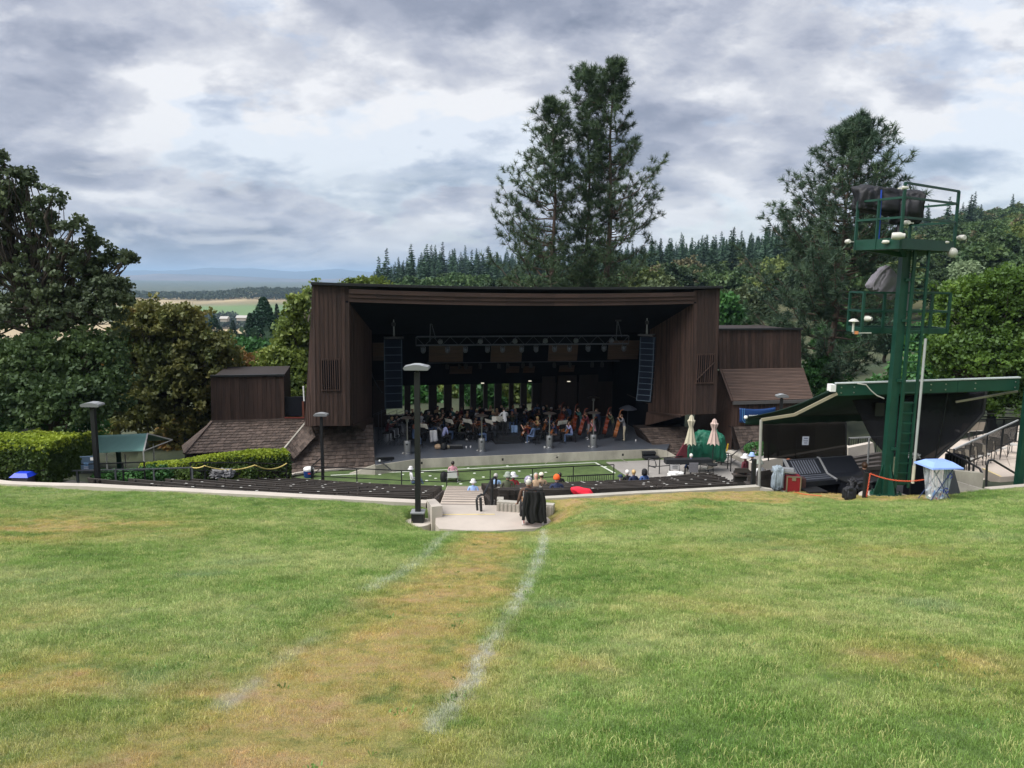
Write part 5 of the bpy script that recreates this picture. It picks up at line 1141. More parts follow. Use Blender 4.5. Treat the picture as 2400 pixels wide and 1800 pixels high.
# the rest of the orchestra in arcs round the podium
cnt=0; lab_rows=['front arc','second arc','third arc','fourth arc','back row','outer left group','far left group']
spots=[]
for r,(rad_,a0,a1,nn) in enumerate(((2.6,150,185,3),(3.8,78,178,11),(5.0,62,172,15),(6.2,58,166,18),(7.5,60,152,17),(5.6,176,188,3),(7.2,166,184,6))):
    for i in range(nn):
        a=rad(a0+(a1-a0)*(i+R5.uniform(-.2,.2))/(nn-1)); spots.append((POD.x+rad_*math.cos(a)*1.12+.3,POD.y+.2+rad_*math.sin(a)*.92,r,i))
allp=[o.location.copy() for o in COL.objects if o.name.startswith('person')]
shirts=['black','black','navy','grey','maroon','brown','black','olive','teal','tan','denim','black','white']
DESC={}
for x_,y_,r,i in spots:
    q=STI@Vector((x_,y_,0))
    if not(-8.6<q.x<8.6 and 1.6<q.y<10.3): continue
    if min((Vector((x_,y_,D_))-p).length for p in allp)<.56: continue
    allp.append(Vector((x_,y_,D_))); sh=R5.choice(shirts); hr=R5.choice(('short','short','long','bun')); hc=R5.choice(('dark','brown','dark','red','grey','blond'))
    pose='violin' if r<3 or r>4 and x_<POD.x+1 else R5.choice(('wind','rest','violin'))
    rz=face((x_,y_),POD); sidew='left' if x_<POD.x-1.5 else ('right' if x_>POD.x+1.5 else 'middle')
    DESC[r]=DESC.get(r,0)+1; od=['first','second','third','fourth','fifth','sixth','seventh','eighth','ninth','tenth','eleventh','twelfth','thirteenth','fourteenth','fifteenth','sixteenth','seventeenth','eighteenth'][DESC[r]-1]; od=f'{od} from the right in the {lab_rows[r]}'
    lab=f'musician in {sh} with {hr} {hc} hair, {od}'
    o=person(pose,(x_,y_,D_),rz,lab,sh,R5.choice(('black','black','denim','grey')),hr,hc,R5.choice((0,0,1,2)),group=G)
    ochair.place((x_,y_,D_),rz,f'black orchestra chair, {od}','orchestra chairs')
    if pose=='violin': hold(violins,o,'violin',f'violin of the player {od}','violins')
    if pose=='wind': hold(winds,o,'wind',f'clarinet of the player {od}','clarinets')
    if (i%2==0): 
        d=(Vector((POD.x,POD.y))-Vector((x_,y_))).normalized(); sp=(x_+d.x*.75,y_+d.y*.75,D_); srz=face((x_,y_),POD)
        stands.place(sp,srz,f'music stand before the player {od}','music stands')
for px,py,rz,lab in ((991,1049,2.6,'leftmost white sheet on the stand by the lamp post'),(1052,1036,2.4,'tilted white sheet behind the lavender shirt'),(1095,1036,2.5,'white sheet on the stand left of the heater'),(1145,1037,2.3,'white sheet on the stand just left of the podium'),(1163,1030,2.2,'small sheet beside the podium stand'),(1318,1040,-2.6,'grey sheet on the stand between the cellos')):
    p=gp(px,py,D_); stands.place(p,rz,'music stand under the '+lab,'music stands'); sheets.place(p,rz,lab,'sheets of music',)
# things on the stage floor
def tag1(o,l,c,g=None): return prop(o,l,c,g)
p=gp(1069,1052,D_); cs=thing('instrument_case','flat black case lying on the stage floor at the front','case',tuple(p)); MB().box(p+Vector((0,.1,.10)),(.80,.32,.19),.1).build('case_body',blackp,cs); MB().box(p+Vector((0,.1,.20)),(.74,.28,.012),.1).build('lid_edge',steeld,cs)
p=gp(1027,1052,D_); o=MB().lathe(p,[(.10,0),(.22,.05),(.25,.15),(.18,.26),(.06,.30)],12).build('bag',CL['tan'],smooth=True,loc=tuple(p)); tag1(o,'pale tan bag lying left of the black backpack on the stage','bag')
p=gp(1040,1053,D_); o=MB().lathe(p,[(.14,0),(.20,.06),(.21,.28),(.15,.40),(.05,.43)],12).build('backpack',blackp,smooth=True,loc=tuple(p)); tag1(o,'black backpack standing on the stage between two pale bags','backpack')
p=gp(1050,1051,D_); o=MB().lathe(p,[(.08,0),(.13,.05),(.12,.16),(.04,.2)],10).build('bag',CL['khaki'],smooth=True,loc=tuple(p)); tag1(o,'small khaki bag right of the black backpack on the stage','bag')
p=gp(1015,1043,D_)+Vector((0,0,.0)); 
q4=[p+Vector((-.20,-.12,.95)),p+Vector((.22,.02,.95)),p+Vector((.30,-.06,.28)),p+Vector((-.16,-.22,.22))]
o=flatsheet('hung_jacket',q4,CL['white'],None,8,8,lambda u,v:(.03*math.sin(9*u),.05*math.sin(11*u+3*v),0),.02); tag1(o,'white jacket hung over the back of a chair at the left of the orchestra','jacket')
p=gp(1205,1026,D_); q4=[p+Vector((-.22,-.1,.85)),p+Vector((.2,-.1,.85)),p+Vector((.24,-.16,.4)),p+Vector((-.2,-.16,.35))]
o=flatsheet('hung_jacket',q4,CL['lightblue'],None,8,8,lambda u,v:(.02*math.sin(9*u),.05*math.sin(11*u+3*v),0),.02); tag1(o,'light blue denim jacket hung over a chair right of the conductor','jacket')
for px,py,l in ((1093,1050,'left of the heater'),(1103,1049,'just beside the second heater'),(1276,1050,'by the third heater foot'),(1490,1034,'at the right end of the stage')):
    p=gp(px,py,D_); o=MB().lathe(p,[(.035,0),(.045,.11),(.046,.115)],8).build('cup',white,loc=tuple(p)); tag1(o,f'white cup on the stage floor {l}','cup')
# tall boom stands at left
for i,px in enumerate((888,895,913,931,944)):
    p=gp(px,1040+i,D_); t=thing('microphone_stand',['leftmost tall boom stand in the dark left wing','second tall boom stand from the left in the wing','tall boom stand under the left speaker column','boom stand right of the left speaker column','boom stand nearest the left heater'][i],'microphone stand',tuple(p),0,'boom stands at the left of the stage')
    MB().tube([p,p+Vector((0,0,2.0+.2*(i%2)))],.016,5).build('pole',tm,t); MB().tube([p+Vector((-.3,-.2,1.9)),p+Vector((.6,.1,2.25))],.012,5).build('boom',tm,t)
    for a in (0,2.1,4.2): MB().bar(p+Vector((0,0,.3)),p+Vector((.35*math.cos(a),.35*math.sin(a),.02)),.02).build('leg',tm,t)
p=gp(1478,1030,D_)+Vector((0,1.5,0)); t=thing('drum_umbrella','dark umbrella-like cover over gear at the right of the stage','cover',tuple(p))
MB().tube([p,p+Vector((0,0,1.9))],.02,6).build('pole',tm,t); MB().lathe(p+Vector((0,0,1.75)),[(.62,0),(.6,.03),(.3,.2),(.02,.3)],10).build('canopy',mat('dark_slate',(.03,.035,.05),.6),t)
# side stage gear: folded keyboard stand on the left end of the lip
p=gp(905,1083,.56); t=thing('keyboard_stand','folded black stand with a pole leaning over the left end of the stage lip','stand',tuple(p))
MB().bar(at(882,1076,40.6),at(921,1074,41.6),.20,.16).build('folded_top',blackp,t); MB().tube([at(889,1079,40.5),at(905,1092,40.2),at(918,1103,40.0)],.035,6).build('leg',blackp,t); MB().tube([at(919,1078,41.2),at(912,1088,40.9)],.03,6).build('leg',blackp,t); MB().lathe(at(890,1080,40.4),[(.05,-.05),(.06,0),(.05,.05)],8).build('joint_knob',white,t)
# ================================================================ AUDIENCE
AG='listeners on the benches'
def seat(k,px):   # point on the seat plank of row k seen at column px
    R=ROWR[k]; r=ray(px,1130); d=30.
    for _ in range(40): x=r[0]/r[1]*d; d=polar(R-.2,x)
    return Vector((r[0]/r[1]*d,d,row_z(R)-.03))
def fwd(p): return face(p,(-1,47))
aud=[('down',6,1162,'grey-haired man with a blue backpack strap behind the handrail','lightblue','navy','short','grey',None,None),
 ('down',2,1190,'listener in an olive jacket and grey-green bucket hat on the right benches','olive','black','short','grey','bucket','greygreen'),
 ('down',5,1203,'listener in a red shirt and white sun hat behind the green bucket hat','red','black','short','dark','sun','white'),
 ('down',4,1256,'listener with long grey hair and a navy shirt on the right benches','blue','black','long','grey',None,None),
 ('down',6,1269,'listener with a pale cap and a tan shirt beside the long grey hair','tan','black','short','brown','cap','cream'),
 ('down',1,1305,'listener in a bright orange beanie and navy sweatshirt on the second bench','navy','black','short','white','beanie','orange'),
 ('down',8,1312,'dark-haired listener in black by the low picket fence','black','black','short','dark',None,None),
 ('rest',3,1257,'listener with a tan bald head seated just beyond the folding chair','tan','brown',None,'dark',None,None),
 ('low',7,1452,'listener in light blue leaning back beside the paved apron','lightblue','grey','short','grey','cap','navy'),
 ('down',7,1470,'white-haired listener in dark clothes right of the reclining listener','black','black','short','white',None,None),
 ('down',6,1485,'blond listener in a navy top on the right benches','navy','black','short','blond',None,None),
 ('down',6,1510,'listener in a black hood and blue sleeve beside the blond listener','blue','black',None,'dark','hood','black')]
for pose,k,px,lab,sh,tr_,hr,hc,hat,hatc in aud:
    p=seat(k,px); p.z-=(.22 if 'orange' in lab else .12); rz=fwd(p); o=person(pose,p,rz,lab,sh,tr_,hr,hc,0,hat,hatc or 'white',AG)
# white cap listener at the left end of the right benches
p=seat(7,1114); person('down',(p.x-.1,p.y,p.z-.42),fwd(p),'listener in a white sun hat and light blue top at the aisle end','skyblue','black','short','white',0,'bucket','white',AG)
# three listeners at the far right by the console
for px,d,lab,sh,hat,hc2,zl in ((1748,33.,'listener in a white sun hat and dark purple top by the upper right railing','maroon','sun','white',1072),(1764,33.6,'listener in a light blue sun hat and black top by the upper right railing','black','bucket','skyblue',1068),(1782,28.5,'listener in a grey bucket hat and white shirt behind the white tent pole','white','bucket','greygreen',1086)):
    p=at(px,zl,d); person('down',(p.x,p.y,p.z-1.22),fwd(p),lab,sh,'black','short','grey',0,hat,hc2,AG)
    o=MB().box((p.x,p.y,p.z-1.22+.40),(1.1,.42,.06)).build('bench',plank,loc=(p.x,p.y,p.z-1.22)); MB().box((p.x,p.y-.24,p.z-1.22+.66),(1.1,.05,.22)).build('back_plank',plankb,o); MB().box((p.x,p.y,p.z-1.22+.17),(1.,.10,.40)).build('support',plank,o)
    tag1(o,'short plank bench under the '+' '.join(lab.split()[:9]),'bench','short benches at the right')
# jacket on the last bench
p=at(1362,1152,22.6); bm=bmesh.new(); bmesh.ops.create_icosphere(bm,subdivisions=3,radius=1)
for v in bm.verts:
    c=v.co.copy(); k=1+.35*pnoise(c*1.6)+.12*pnoise(c*5); v.co=Vector((c.x*.30*k+(.15 if c.x>.3 else 0)*c.x,c.y*.14*k,max(-.10,c.z*.16*k-(.08*c.x))))
me=bpy.data.meshes.new('red_jacket'); bm.to_mesh(me); bm.free(); me.materials.append(CL['hotred']); me.polygons.foreach_set('use_smooth',[True]*len(me.polygons)); o=link(bpy.data.objects.new('jacket',me)); o.location=p+Vector((0,0,-.02)); tag1(o,'bright red jacket thrown over the back of the last right bench','jacket')
# folding chair, woman and draped black jacket on the landing
LC=at(1248,1222,20.35); LC.z=4.085; W_=LC+Vector((0,.10,0))
tubew=mat('chair_tube_white',(.55,.55,.56),.35,metal=.4); tuber=mat('chair_red',(.45,.03,.04),.6)
fc=thing('folding_chair','low folding chair with white tubes and red webbing on the landing','chair',tuple(LC))
def FQ(x,y,z): return LC+Vector((x,y,z))
for s_ in (-1,1):
    MB().tube([FQ(s_*.27,.34,.02),FQ(s_*.27,-.22,.50),FQ(s_*.27,-.30,1.0)],.014,6).build('back_frame',tubew,fc,smooth=True)
    MB().tube([FQ(s_*.29,-.30,.02),FQ(s_*.29,.26,.44),FQ(s_*.29,.28,.62),FQ(s_*.29,-.2,.64)],.014,6).build('leg_frame',tubew,fc,smooth=True)
    MB().box(FQ(s_*.29,.05,.66),(.05,.42,.03)).build('armrest',mat('wood_arm',(.35,.20,.10),.5),fc)
MB().box(FQ(0,.02,.40),(.52,.44,.03)).build('seat',tuber,fc); MB().box(FQ(0,-.27,.78),(.50,.03,.42),rot=Matrix.Rotation(.12,3,'X')).build('backrest',tuber,fc); MB().box(FQ(-.25,-.16,.22),(.02,.30,.30)).build('side_web',tuber,fc)
o=person('down',(LC.x-.13,LC.y+.08,LC.z-.04),0.05,'person in a grey-purple cap and dark patterned jacket in the folding chair','brown','black','curly','white',0,'beanie','purple')
mk=mat('cloth_soft_black',(.006,.006,.007),.9,.1,8,.3,30)
q=[FQ(-.24,-.335,1.02),FQ(.27,-.335,1.02),FQ(.30,-.40,.24),FQ(-.18,-.40,.20)]
jk=thing('draped_jacket','large black jacket draped over the back of the folding chair','jacket',tuple(FQ(0,-.35,.5)))
def jf(u,v): return (.03*math.sin(7*v),-.05*math.sin(PI*u)-.025*math.sin(13*u+2*v)-.02*math.sin(23*u),-.05*math.sin(3*PI*u)*v-.12*v*math.sin(PI*u))
flatsheet('jacket_back',q,mk,jk,26,16,jf,.03)
flatsheet('jacket_shoulders',[FQ(-.23,-.20,1.00),FQ(.26,-.20,1.00),FQ(.27,-.345,1.03),FQ(-.24,-.345,1.03)],mk,jk,12,4,lambda u,v:(0,0,.05*math.sin(PI*v)+.01*math.sin(15*u)),.02)
for s_ in (-1,1):
    MB().tube([FQ(s_*.22+.03,-.33,.98),FQ(s_*.27+.03,-.37,.72),FQ(s_*.29+.03,-.40,.42),FQ(s_*.31+.04,-.42,.12 if s_>0 else .20)],[.06,.065,.055,.045],10).build('jacket_sleeve',mk,jk,smooth=True)
# people on the turf
p=gp(1061,1128,.035); tc=thing('lawn_chair','low white folding lawn chair on the turf','chair',tuple(p))
for s_ in (-1,1):
    MB().tube([p+Vector((s_*.27,.3,.01)),p+Vector((s_*.27,-.2,.30)),p+Vector((s_*.25,-.30,.72))],.014,6).build('back_frame',tubew,tc); MB().tube([p+Vector((s_*.29,-.34,.01)),p+Vector((s_*.27,.25,.32))],.014,6).build('leg_frame',tubew,tc)
MB().box(p+Vector((0,0,.25)),(.5,.44,.03)).build('seat',white,tc); MB().box(p+Vector((0,-.28,.46)),(.50,.03,.40),rot=Matrix.Rotation(.15,3,'X')).build('backrest',white,tc)
person('down',(p.x,p.y+.02,p.z-.22),.05,'listener in a pink shirt seated in the white lawn chair on the turf','pink','brown','short','dark',1)
q=gp(1040,1127,.035); o=MB().lathe(q,[(.17,0),(.20,.1),(.19,.36),(.13,.50),(.04,.54)],12).build('backpack',blackp,smooth=True,loc=tuple(q)); tag1(o,'black backpack standing on the turf beside the white lawn chair','backpack')
q=gp(975,1133,.035)
o=person('low',(q.x-.2,q.y,q.z-.22),-1.3,'person in blue jeans resting on the turf behind the lamp post','white','denim','short','grey',0,'bucket','white')
# ================================================================ TOWER, MIXING POSITION, RIGHT PLAZA
green=mat('green_paint',(.006,.046,.030),.42,.22,2.5,.12,9); greend=mat('dark_green_fabric',(.006,.030,.022),.8,.25,1.5); offw=mat('fixture_white',(.50,.50,.46),.45,.08)
T0=at(2077,1160,22.2); tx,ty,tz=T0.x,T0.y,T0.z
tw=thing('camera_tower','tall green steel tower with two railed platforms and a ladder','tower',(tx,ty,tz))
zU=at(2109,583,21).z; zL=at(2085,782,22.5).z
MB().lathe((tx,ty,tz-.5),[(.78,0),(.78,.42),(.74,.46)],28).build('concrete_pad',conc,tw)
MB().lathe((tx,ty,tz-.04),[(.47,0),(.47,.07),(.45,.08)],24).build('base_plate',green,tw)
PW=.24
MB().box((tx-.05,ty,(tz+zU)/2),(PW,PW,zU-tz)).build('mast',green,tw)
for a in range(4):
    m=Matrix.Rotation(a*PI/2+.25,3,'Z'); c=Vector((tx-.05,ty,tz+.04)); v=[m@Vector(q) for q in ((.12,-.01,0),(.43,-.01,0),(.40,-.01,.12),(.14,-.01,.95),(.12,-.01,.95))]
    MB().prism([c+q for q in v],m@Vector((0,.02,0))).build('gusset',green,tw)
for a in range(10): MB().lathe((tx+.40*math.cos(a*.63),ty+.40*math.sin(a*.63),tz+.04),[(.022,0),(.022,.09)],6).build('anchor_bolt',green,tw)
lx0,lx1=tx+.125,tx+.53; ly=ty-.22
MB().bar((lx0,ly,tz+.3),(lx0,ly,zU),.085,.07).build('ladder_rail',green,tw); MB().bar((lx1,ly,tz+.3),(lx1,ly,zU),.06,.07).build('ladder_rail',green,tw)
nr_=int((zU-tz-.4)/.31)
for i in range(nr_): MB().bar((lx0,ly,tz+.45+.31*i),(lx1,ly,tz+.45+.31*i),.028).build('rung',green,tw)
for zz in (tz+1.5,tz+3.6,tz+5.4,tz+6.6): MB().bar((tx-.05,ly+.05,zz),(lx0+.05,ly+.02,zz),.06,.08).build('bracket',green,tw)
MB().box(((lx0+lx1)/2,ly+.12,tz+1.65),(.36,.03,2.6)).build('ladder_guard',green,tw)
MB().tube([(lx1+.12,ly-.02,tz+1.0),(lx1+.12,ly-.02,zL-.1)],.04,8).build('conduit',mat('grey_pipe',(.38,.40,.40),.5),tw,smooth=True)
MB().tube([(lx1+.12,ly-.02,tz+.45),(lx1+.12,ly-.02,tz+1.0)],.05,8).build('conduit_foot',mat('cream_pipe',(.55,.52,.42),.5),tw,smooth=True)
# upper platform
pC=at(2110,571,21.0);pL=at(2004,577,22.4);pR=at(2236,571,22.6); z0=zU
pB=pL+(pR-pC); quad=[Vector((q.x,q.y,z0)) for q in (pC,pR,pB,pL)]
MB().prism(quad,(0,0,.05)).build('upper_floor',green,tw)
for a,b in zip(quad,quad[1:]+quad[:1]): MB().bar(a+Vector((0,0,.15)),b+Vector((0,0,.15)),.05,.30).build('edge_channel',green,tw)
cc=Vector((tx-.05,ty,z0-.14))
for q in quad: MB().bar(cc,q.lerp(cc,.1)+Vector((0,0,.10)),.10,.14).build('floor_beam',green,tw)
hR=at(2112,462,21).z-z0; hM=at(2112,509,21).z-z0; hT=at(2117,428,21).z-z0
def up(q,h): return Vector((q.x,q.y,z0+h))
for q,h in ((quad[0],hT),(quad[1],hT-.03),(quad[3],hR),(quad[2],hR),(quad[0].lerp(quad[3],.52),hR)): MB().bar(up(q,0),up(q,h),.070).build('post',green,tw)
for a,b in ((0,1),(1,2),(2,3),(3,0)):
    for h in (hR,hM): MB().bar(up(quad[a],h),up(quad[b],h),.060).build('guard_rail',green,tw)
MB().bar(up(quad[0],hT),up(quad[1],hT-.03),.060).build('high_rail',green,tw)
# lower platform, behind the mast
a_=at(2019,776,22.75);b_=at(2219,783,22.95); zl=zL-.02; A4=[Vector((a_.x,a_.y,zl)),Vector((b_.x,b_.y,zl)),Vector((b_.x+.05,b_.y+1.05,zl)),Vector((a_.x+.05,a_.y+1.05,zl))]
MB().prism(A4,(0,0,.05)).build('lower_floor',green,tw)
for i in range(4): MB().bar(A4[i]+Vector((0,0,.09)),A4[(i+1)%4]+Vector((0,0,.09)),.05,.17).build('edge_channel',green,tw)
for t_ in (0,.24,.79,1): q=A4[0].lerp(A4[1],t_); MB().bar(q,q+Vector((0,0,1.25)),.072).build('post',green,tw)
for q in A4[2:]: MB().bar(q,q+Vector((0,0,1.25)),.072).build('post',green,tw)
for i in range(4):
    for h in (.68,1.25): MB().bar(A4[i]+Vector((0,0,h)),A4[(i+1)%4]+Vector((0,0,h)),.058).build('guard_rail',green,tw)
def blob(name,c,size,m,label,cat,seed,rot=0,amp=.25,flat=-.55,freq=1.5,tilt=0,ex=.62):
    """cloth-draped lump: boxy body, sagging between high points, with folds running down its sides"""
    bm=bmesh.new(); bmesh.ops.create_icosphere(bm,subdivisions=5,radius=1); R_=Matrix.Rotation(rot,3,'Z')@Matrix.Rotation(tilt,3,'Y')
    for v in bm.verts:
        q=v.co.copy(); b=Vector([math.copysign(abs(t)**ex,t) for t in q]); an_=math.atan2(q.y,q.x)
        fold=pnoise(Vector((math.cos(an_)*5.5,math.sin(an_)*5.5,q.z*.9+seed)))*.16*(1-.5*max(0,q.z))
        cre=abs(pnoise(Vector((q.x*3.1+seed,q.y*3.1,q.z*1.4))))*.18
        k=1+amp*pnoise(q*freq+Vector((seed,seed,0)))+fold-cre+.03*pnoise(q*11)
        p=Vector((b.x*k,b.y*k,b.z*k)); hem=flat*(1+.22*pnoise(Vector((math.cos(an_)*3,math.sin(an_)*3,seed))))
        p.z=max(hem,p.z); v.co=R_@Vector((p.x*size[0],p.y*size[1],p.z*size[2]))
    me=bpy.data.meshes.new(name); bm.to_mesh(me); bm.free(); me.materials.append(m); me.polygons.foreach_set('use_smooth',[True]*len(me.polygons)); o=link(bpy.data.objects.new(name,me)); o.location=c; return prop(o,label,cat)
tarp=mat('black_tarp',(.009,.010,.015),.65,.3,4,.5,8); gtarp=mat('grey_tarp',(.19,.18,.21),.75,.15,4,.4,8)
blob('covered_spotlight',at(2068,474,22.6),(.86,.50,.46),tarp,'large spotlight under a black cover on the upper tower platform','covered equipment',3.,.1,.30,-.7,1.3,.12)
blob('covered_spotlight',at(2125,490,22.4),(.40,.40,.52),tarp,'end of black covered equipment beside the corner post of the upper platform','covered equipment',8.,0,.25,-.8)
t=thing('spotlight_stand','black stand legs under the covered spotlight on the upper platform','stand',tuple(up(quad[0].lerp(quad[2],.5),0)))
c=up(quad[0].lerp(quad[2],.45),0); 
for a in (0,2.1,4.2): MB().bar(c+Vector((-.2,0,.75)),c+Vector((-.2+.4*math.cos(a),.4*math.sin(a),.05)),.07,.07).build('leg',tarp,t)
t=thing('blue_pole','blue strap pole standing upright on the upper tower platform','pole',tuple(at(2060,560,21.9))); MB().tube([at(2060,561,21.9),at(2066,445,21.9)],.022,8).build('pole',mat('blue_pole',(.01,.05,.35),.4),t)
blob('covered_spotlight',at(2072,664,23.3),(.42,.34,.46),gtarp,'grey cloth-covered spotlight on the lower tower platform left of the mast','covered equipment',5.,0,.22,-.8,1.4,.5)
o=blob('hanging_cover',at(2127,688,23.2),(.17,.12,.70),gtarp,'long grey cloth hanging behind the ladder on the lower platform','cover',2.,0,.25,-.95)
def cam_(p,lab,rz,big=1.):
    t=thing('floodlight',lab,'floodlight',tuple(p),0,'small white floodlights on the tower'); p=Vector(p); m=Matrix.Rotation(rz,3,'Z')
    MB().lathe(p,[(.055*big,-.12*big),(.065*big,-.10*big),(.07*big,.02*big),(.05*big,.06*big),(.045*big,.10*big)],12,M=m@Matrix.Rotation(PI/2,3,'X')).build('housing',offw,t,smooth=True); MB().bar(p+m@Vector((.02,.02,0)),p+m@Vector((.22*big,.12,.0)),.035).build('arm',offw,t)
cam_(at(1988,566,22.3),'small white floodlight at the left corner of the upper platform',0,1.); cam_(at(2077,567,21.3),'small dark-lensed white camera on the front edge of the upper platform',1.0,.8)
cam_(at(2107,553,20.8),'large white floodlight at the near corner post of the upper platform',1.2,1.5); cam_(at(2219,568,22.3),'round white sensor at the right of the platform edge',1.4,.6)
cam_(at(2252,557,22.5),'white floodlight on an arm at the right end of the upper platform',3.4,1.2); cam_(at(2122,440,21.),'white dome camera at the top of the corner post',1.5,.8); cam_(at(2126,522,21.2),'pale bracket lamp on the lower rail of the upper platform',0,1.1); cam_(at(2034,747,22.7),'round white floodlight inside the left of the lower platform',.6,1.3)
p=at(2232,592,22.5); t=thing('globe_lamp','white globe lamp hanging under the right corner of the upper platform','lamp',tuple(p)); 
MB().lathe(p,[(.03,-.145),(.09,-.12),(.135,-.06),(.15,0),(.135,.06),(.09,.12),(.03,.145)],16).build('globe',offw,t,smooth=True); MB().box(p+Vector((-.02,.08,.1)),(.2,.12,.1)).build('bracket',blackp,t)
p=at(1999,778,22.3); t=thing('weather_station','white weather station on an arm beside the lower platform','instrument',tuple(p))
MB().tube([p+Vector((0,0,0)),p+Vector((0,0,.30))],.035,8).build('post',offw,t); MB().lathe(p+Vector((0,0,.30)),[(.02,0),(.15,.02),(.10,.07),(.04,.10)],12).build('dish',offw,t); MB().box(p+Vector((.10,0,-.02)),(.10,.08,.09)).build('orange_box',mat('orange_box',(.65,.25,.10),.5),t); MB().bar(p+Vector((.0,0,-.03)),p+Vector((.60,.1,-.03)),.03).build('arm',offw,t)
# white signal cable on the beam is part of the awning
wcab=[[at(2010,899,22.9),at(2030,902,22.9),at(2042,916,22.9),at(2055,927,22.9),at(2072,934,22.9)]]
tubeobj('cable',wcab,.018,offw,'white cable looping across the green awning beam to the tower','cable',part='cable')
# awning beam with posts
aw=thing('awning','dark green awning on a long green beam over the mixing position','awning',tuple(at(2150,900,23.4)))
b0,b1=at(1960,901,23.3),at(2392,887,23.0); b0b=at(1960,928,23.3); hh=b0.z-b0b.z
for k in range(3):
    u,v=k/3,(k+1)/3; p,q=b0.lerp(b1,u),b0.lerp(b1,v-.002); MB().hexa([p+Vector((0,0,-hh)),q+Vector((0,0,-hh)),q+Vector((0,.28,-hh)),p+Vector((0,.28,-hh)),p,q,q+Vector((0,.28,0)),p+Vector((0,.28,0))]).build('beam',green,aw)
MB().bar(b0+Vector((0,.05,.03)),b1+Vector((0,.05,.03)),.16,.035).build('beam_cap',mat('beam_cap',(.45,.50,.50),.4),aw)
MB().box(b0+Vector((-.10,.1,-.12)),(.16,.30,.22)).build('end_cap',white,aw)
for t_ in (.03,.10,.52,.60,.76,.975):
    p=b0.lerp(b1,t_)
    for dz in (.28,.75): MB().lathe(p+Vector((0,-.006,-hh*dz)),[(.025,-.01),(.02,.012)],8,M=Matrix.Rotation(PI/2,3,'X')).build('bolt',steel,aw)
pt=at(2392,895,22.6); pb_=at(2386,1142,22.6); MB().box((pb_.x,22.6,(pt.z+pb_.z-.3)/2),(.19,.19,pt.z-pb_.z+.3)).build('post',green,aw)
fA=at(1945,914,23.4);fB=at(2300,905,23.5);fC=at(2060,968,27.0);fD=at(1748,978,24.2)
flatsheet('fabric',[fA,fB,fC,fD],greend,aw,20,10,lambda u,v:(0,0,-.14*math.sin(PI*v)+.012*math.sin(40*u)),.015)
MB().bar(fD,fC,.07,.07).build('front_bar',mat('dark_bar',(.02,.03,.025),.6),aw)
flatsheet('valance',[fD,fC,fC+Vector((0,0,-.26)),fD+Vector((0,0,-.24))],greend,aw,24,3,lambda u,v:(0,.02*math.sin(50*u),-.03*abs(math.sin(24*u))*v),.012)
beige=mat('beige_arm',(.26,.235,.17),.5)
MB().bar(at(1784,984,23.7),at(1862,972,23.5),.07,.09).build('awning_arm',beige,aw); MB().bar(at(1862,972,23.5),at(1962,922,23.3),.07,.09).build('awning_arm',beige,aw); MB().bar(at(2240,942,23.4),at(2385,917,23.2),.05,.06).build('awning_arm',beige,aw)
MB().tube([at(1784,984,23.7),at(1779,1141,23.7)],.05,8).build('white_pole',mat('pole_white',(.30,.30,.28),.5),aw,smooth=True); MB().lathe(fD,[(.05,-.05),(.07,0),(.05,.05)],8).build('bar_end',white,aw)
mesh_m=mat('screen_mesh',(.020,.020,.026),.9,.15,3,alpha=.82,spec=.1); mesh_b=mat('brown_screen_mesh',(.018,.016,.014),.9,.25,1.5,alpha=.84,spec=.1)
t=thing('mesh_screen','brownish see-through mesh screen hung behind the mixing desk','screen',tuple(at(1885,1030,27.5)))
flatsheet('mesh',[at(1788,988,26.5),at(1984,984,28.2),at(1986,1078,28.2),at(1790,1074,26.5)],mesh_b,t,16,8,lambda u,v:(0,.05*math.sin(14*u),-.05*math.sin(PI*u)*(1-v)),.008)
for u in (1800,1864,1983): MB().tube([at(u,990,27.+(u-1800)/180),at(u+1,1080,27.+(u-1800)/180)],.025,6).build('pole',blackp,t)
p=at(1888,1033,27.0); o=MB().box(p,(.24,.01,.32)).build('paper_sign',mat('paper_grey',(.42,.46,.55),.8),loc=tuple(p)); tag1(o,'white paper notice pinned on the brown mesh screen','sign')
MB().box(p+Vector((0,-.012,.10)),(.14,.008,.03)).build('printed_line',mat('ink',(.05,.06,.12),.8),o); MB().box(p+Vector((0,-.012,0)),(.16,.008,.02)).build('printed_line',mat('ink',(0,0,0)),o); MB().box(p+Vector((0,-.012,-.08)),(.12,.008,.02)).build('printed_line',mat('ink',(0,0,0)),o)
t=thing('mesh_screen','large black mesh screen drooping under the beam behind the tower','screen',tuple(at(2150,1000,24.2)))
outline_t=[(1993,930),(2040,929),(2100,927),(2160,925),(2220,922),(2270,920),(2311,917)]; outline_b=[(2046,1030),(2075,1066),(2115,1072),(2160,1078),(2195,1078),(2245,1030),(2300,968)]
V=[];Fc=[]; nv=10
for i,(a,b) in enumerate(zip(outline_t,outline_b)):
    pass
nu=30
def pol(pts,u): k=min(int(u*(len(pts)-1)),len(pts)-2); f=u*(len(pts)-1)-k; return (pts[k][0]*(1-f)+pts[k+1][0]*f,pts[k][1]*(1-f)+pts[k+1][1]*f)
for j in range(nv+1):
    for i in range(nu+1):
        u=i/nu;v=j/nv; a=pol(outline_t,u);b=pol(outline_b,u); q=at(a[0]*(1-v)+b[0]*v,a[1]*(1-v)+b[1]*v,23.9); q.y+=.10*math.sin(9*u+2*v)*v; V.append(q)
Fc=[(j*(nu+1)+i,j*(nu+1)+i+1,(j+1)*(nu+1)+i+1,(j+1)*(nu+1)+i) for j in range(nv) for i in range(nu)]
o=MB().add(V,Fc).build('mesh',mesh_m,t,smooth=True); md=o.modifiers.new('s','SOLIDIFY'); md.thickness=.008
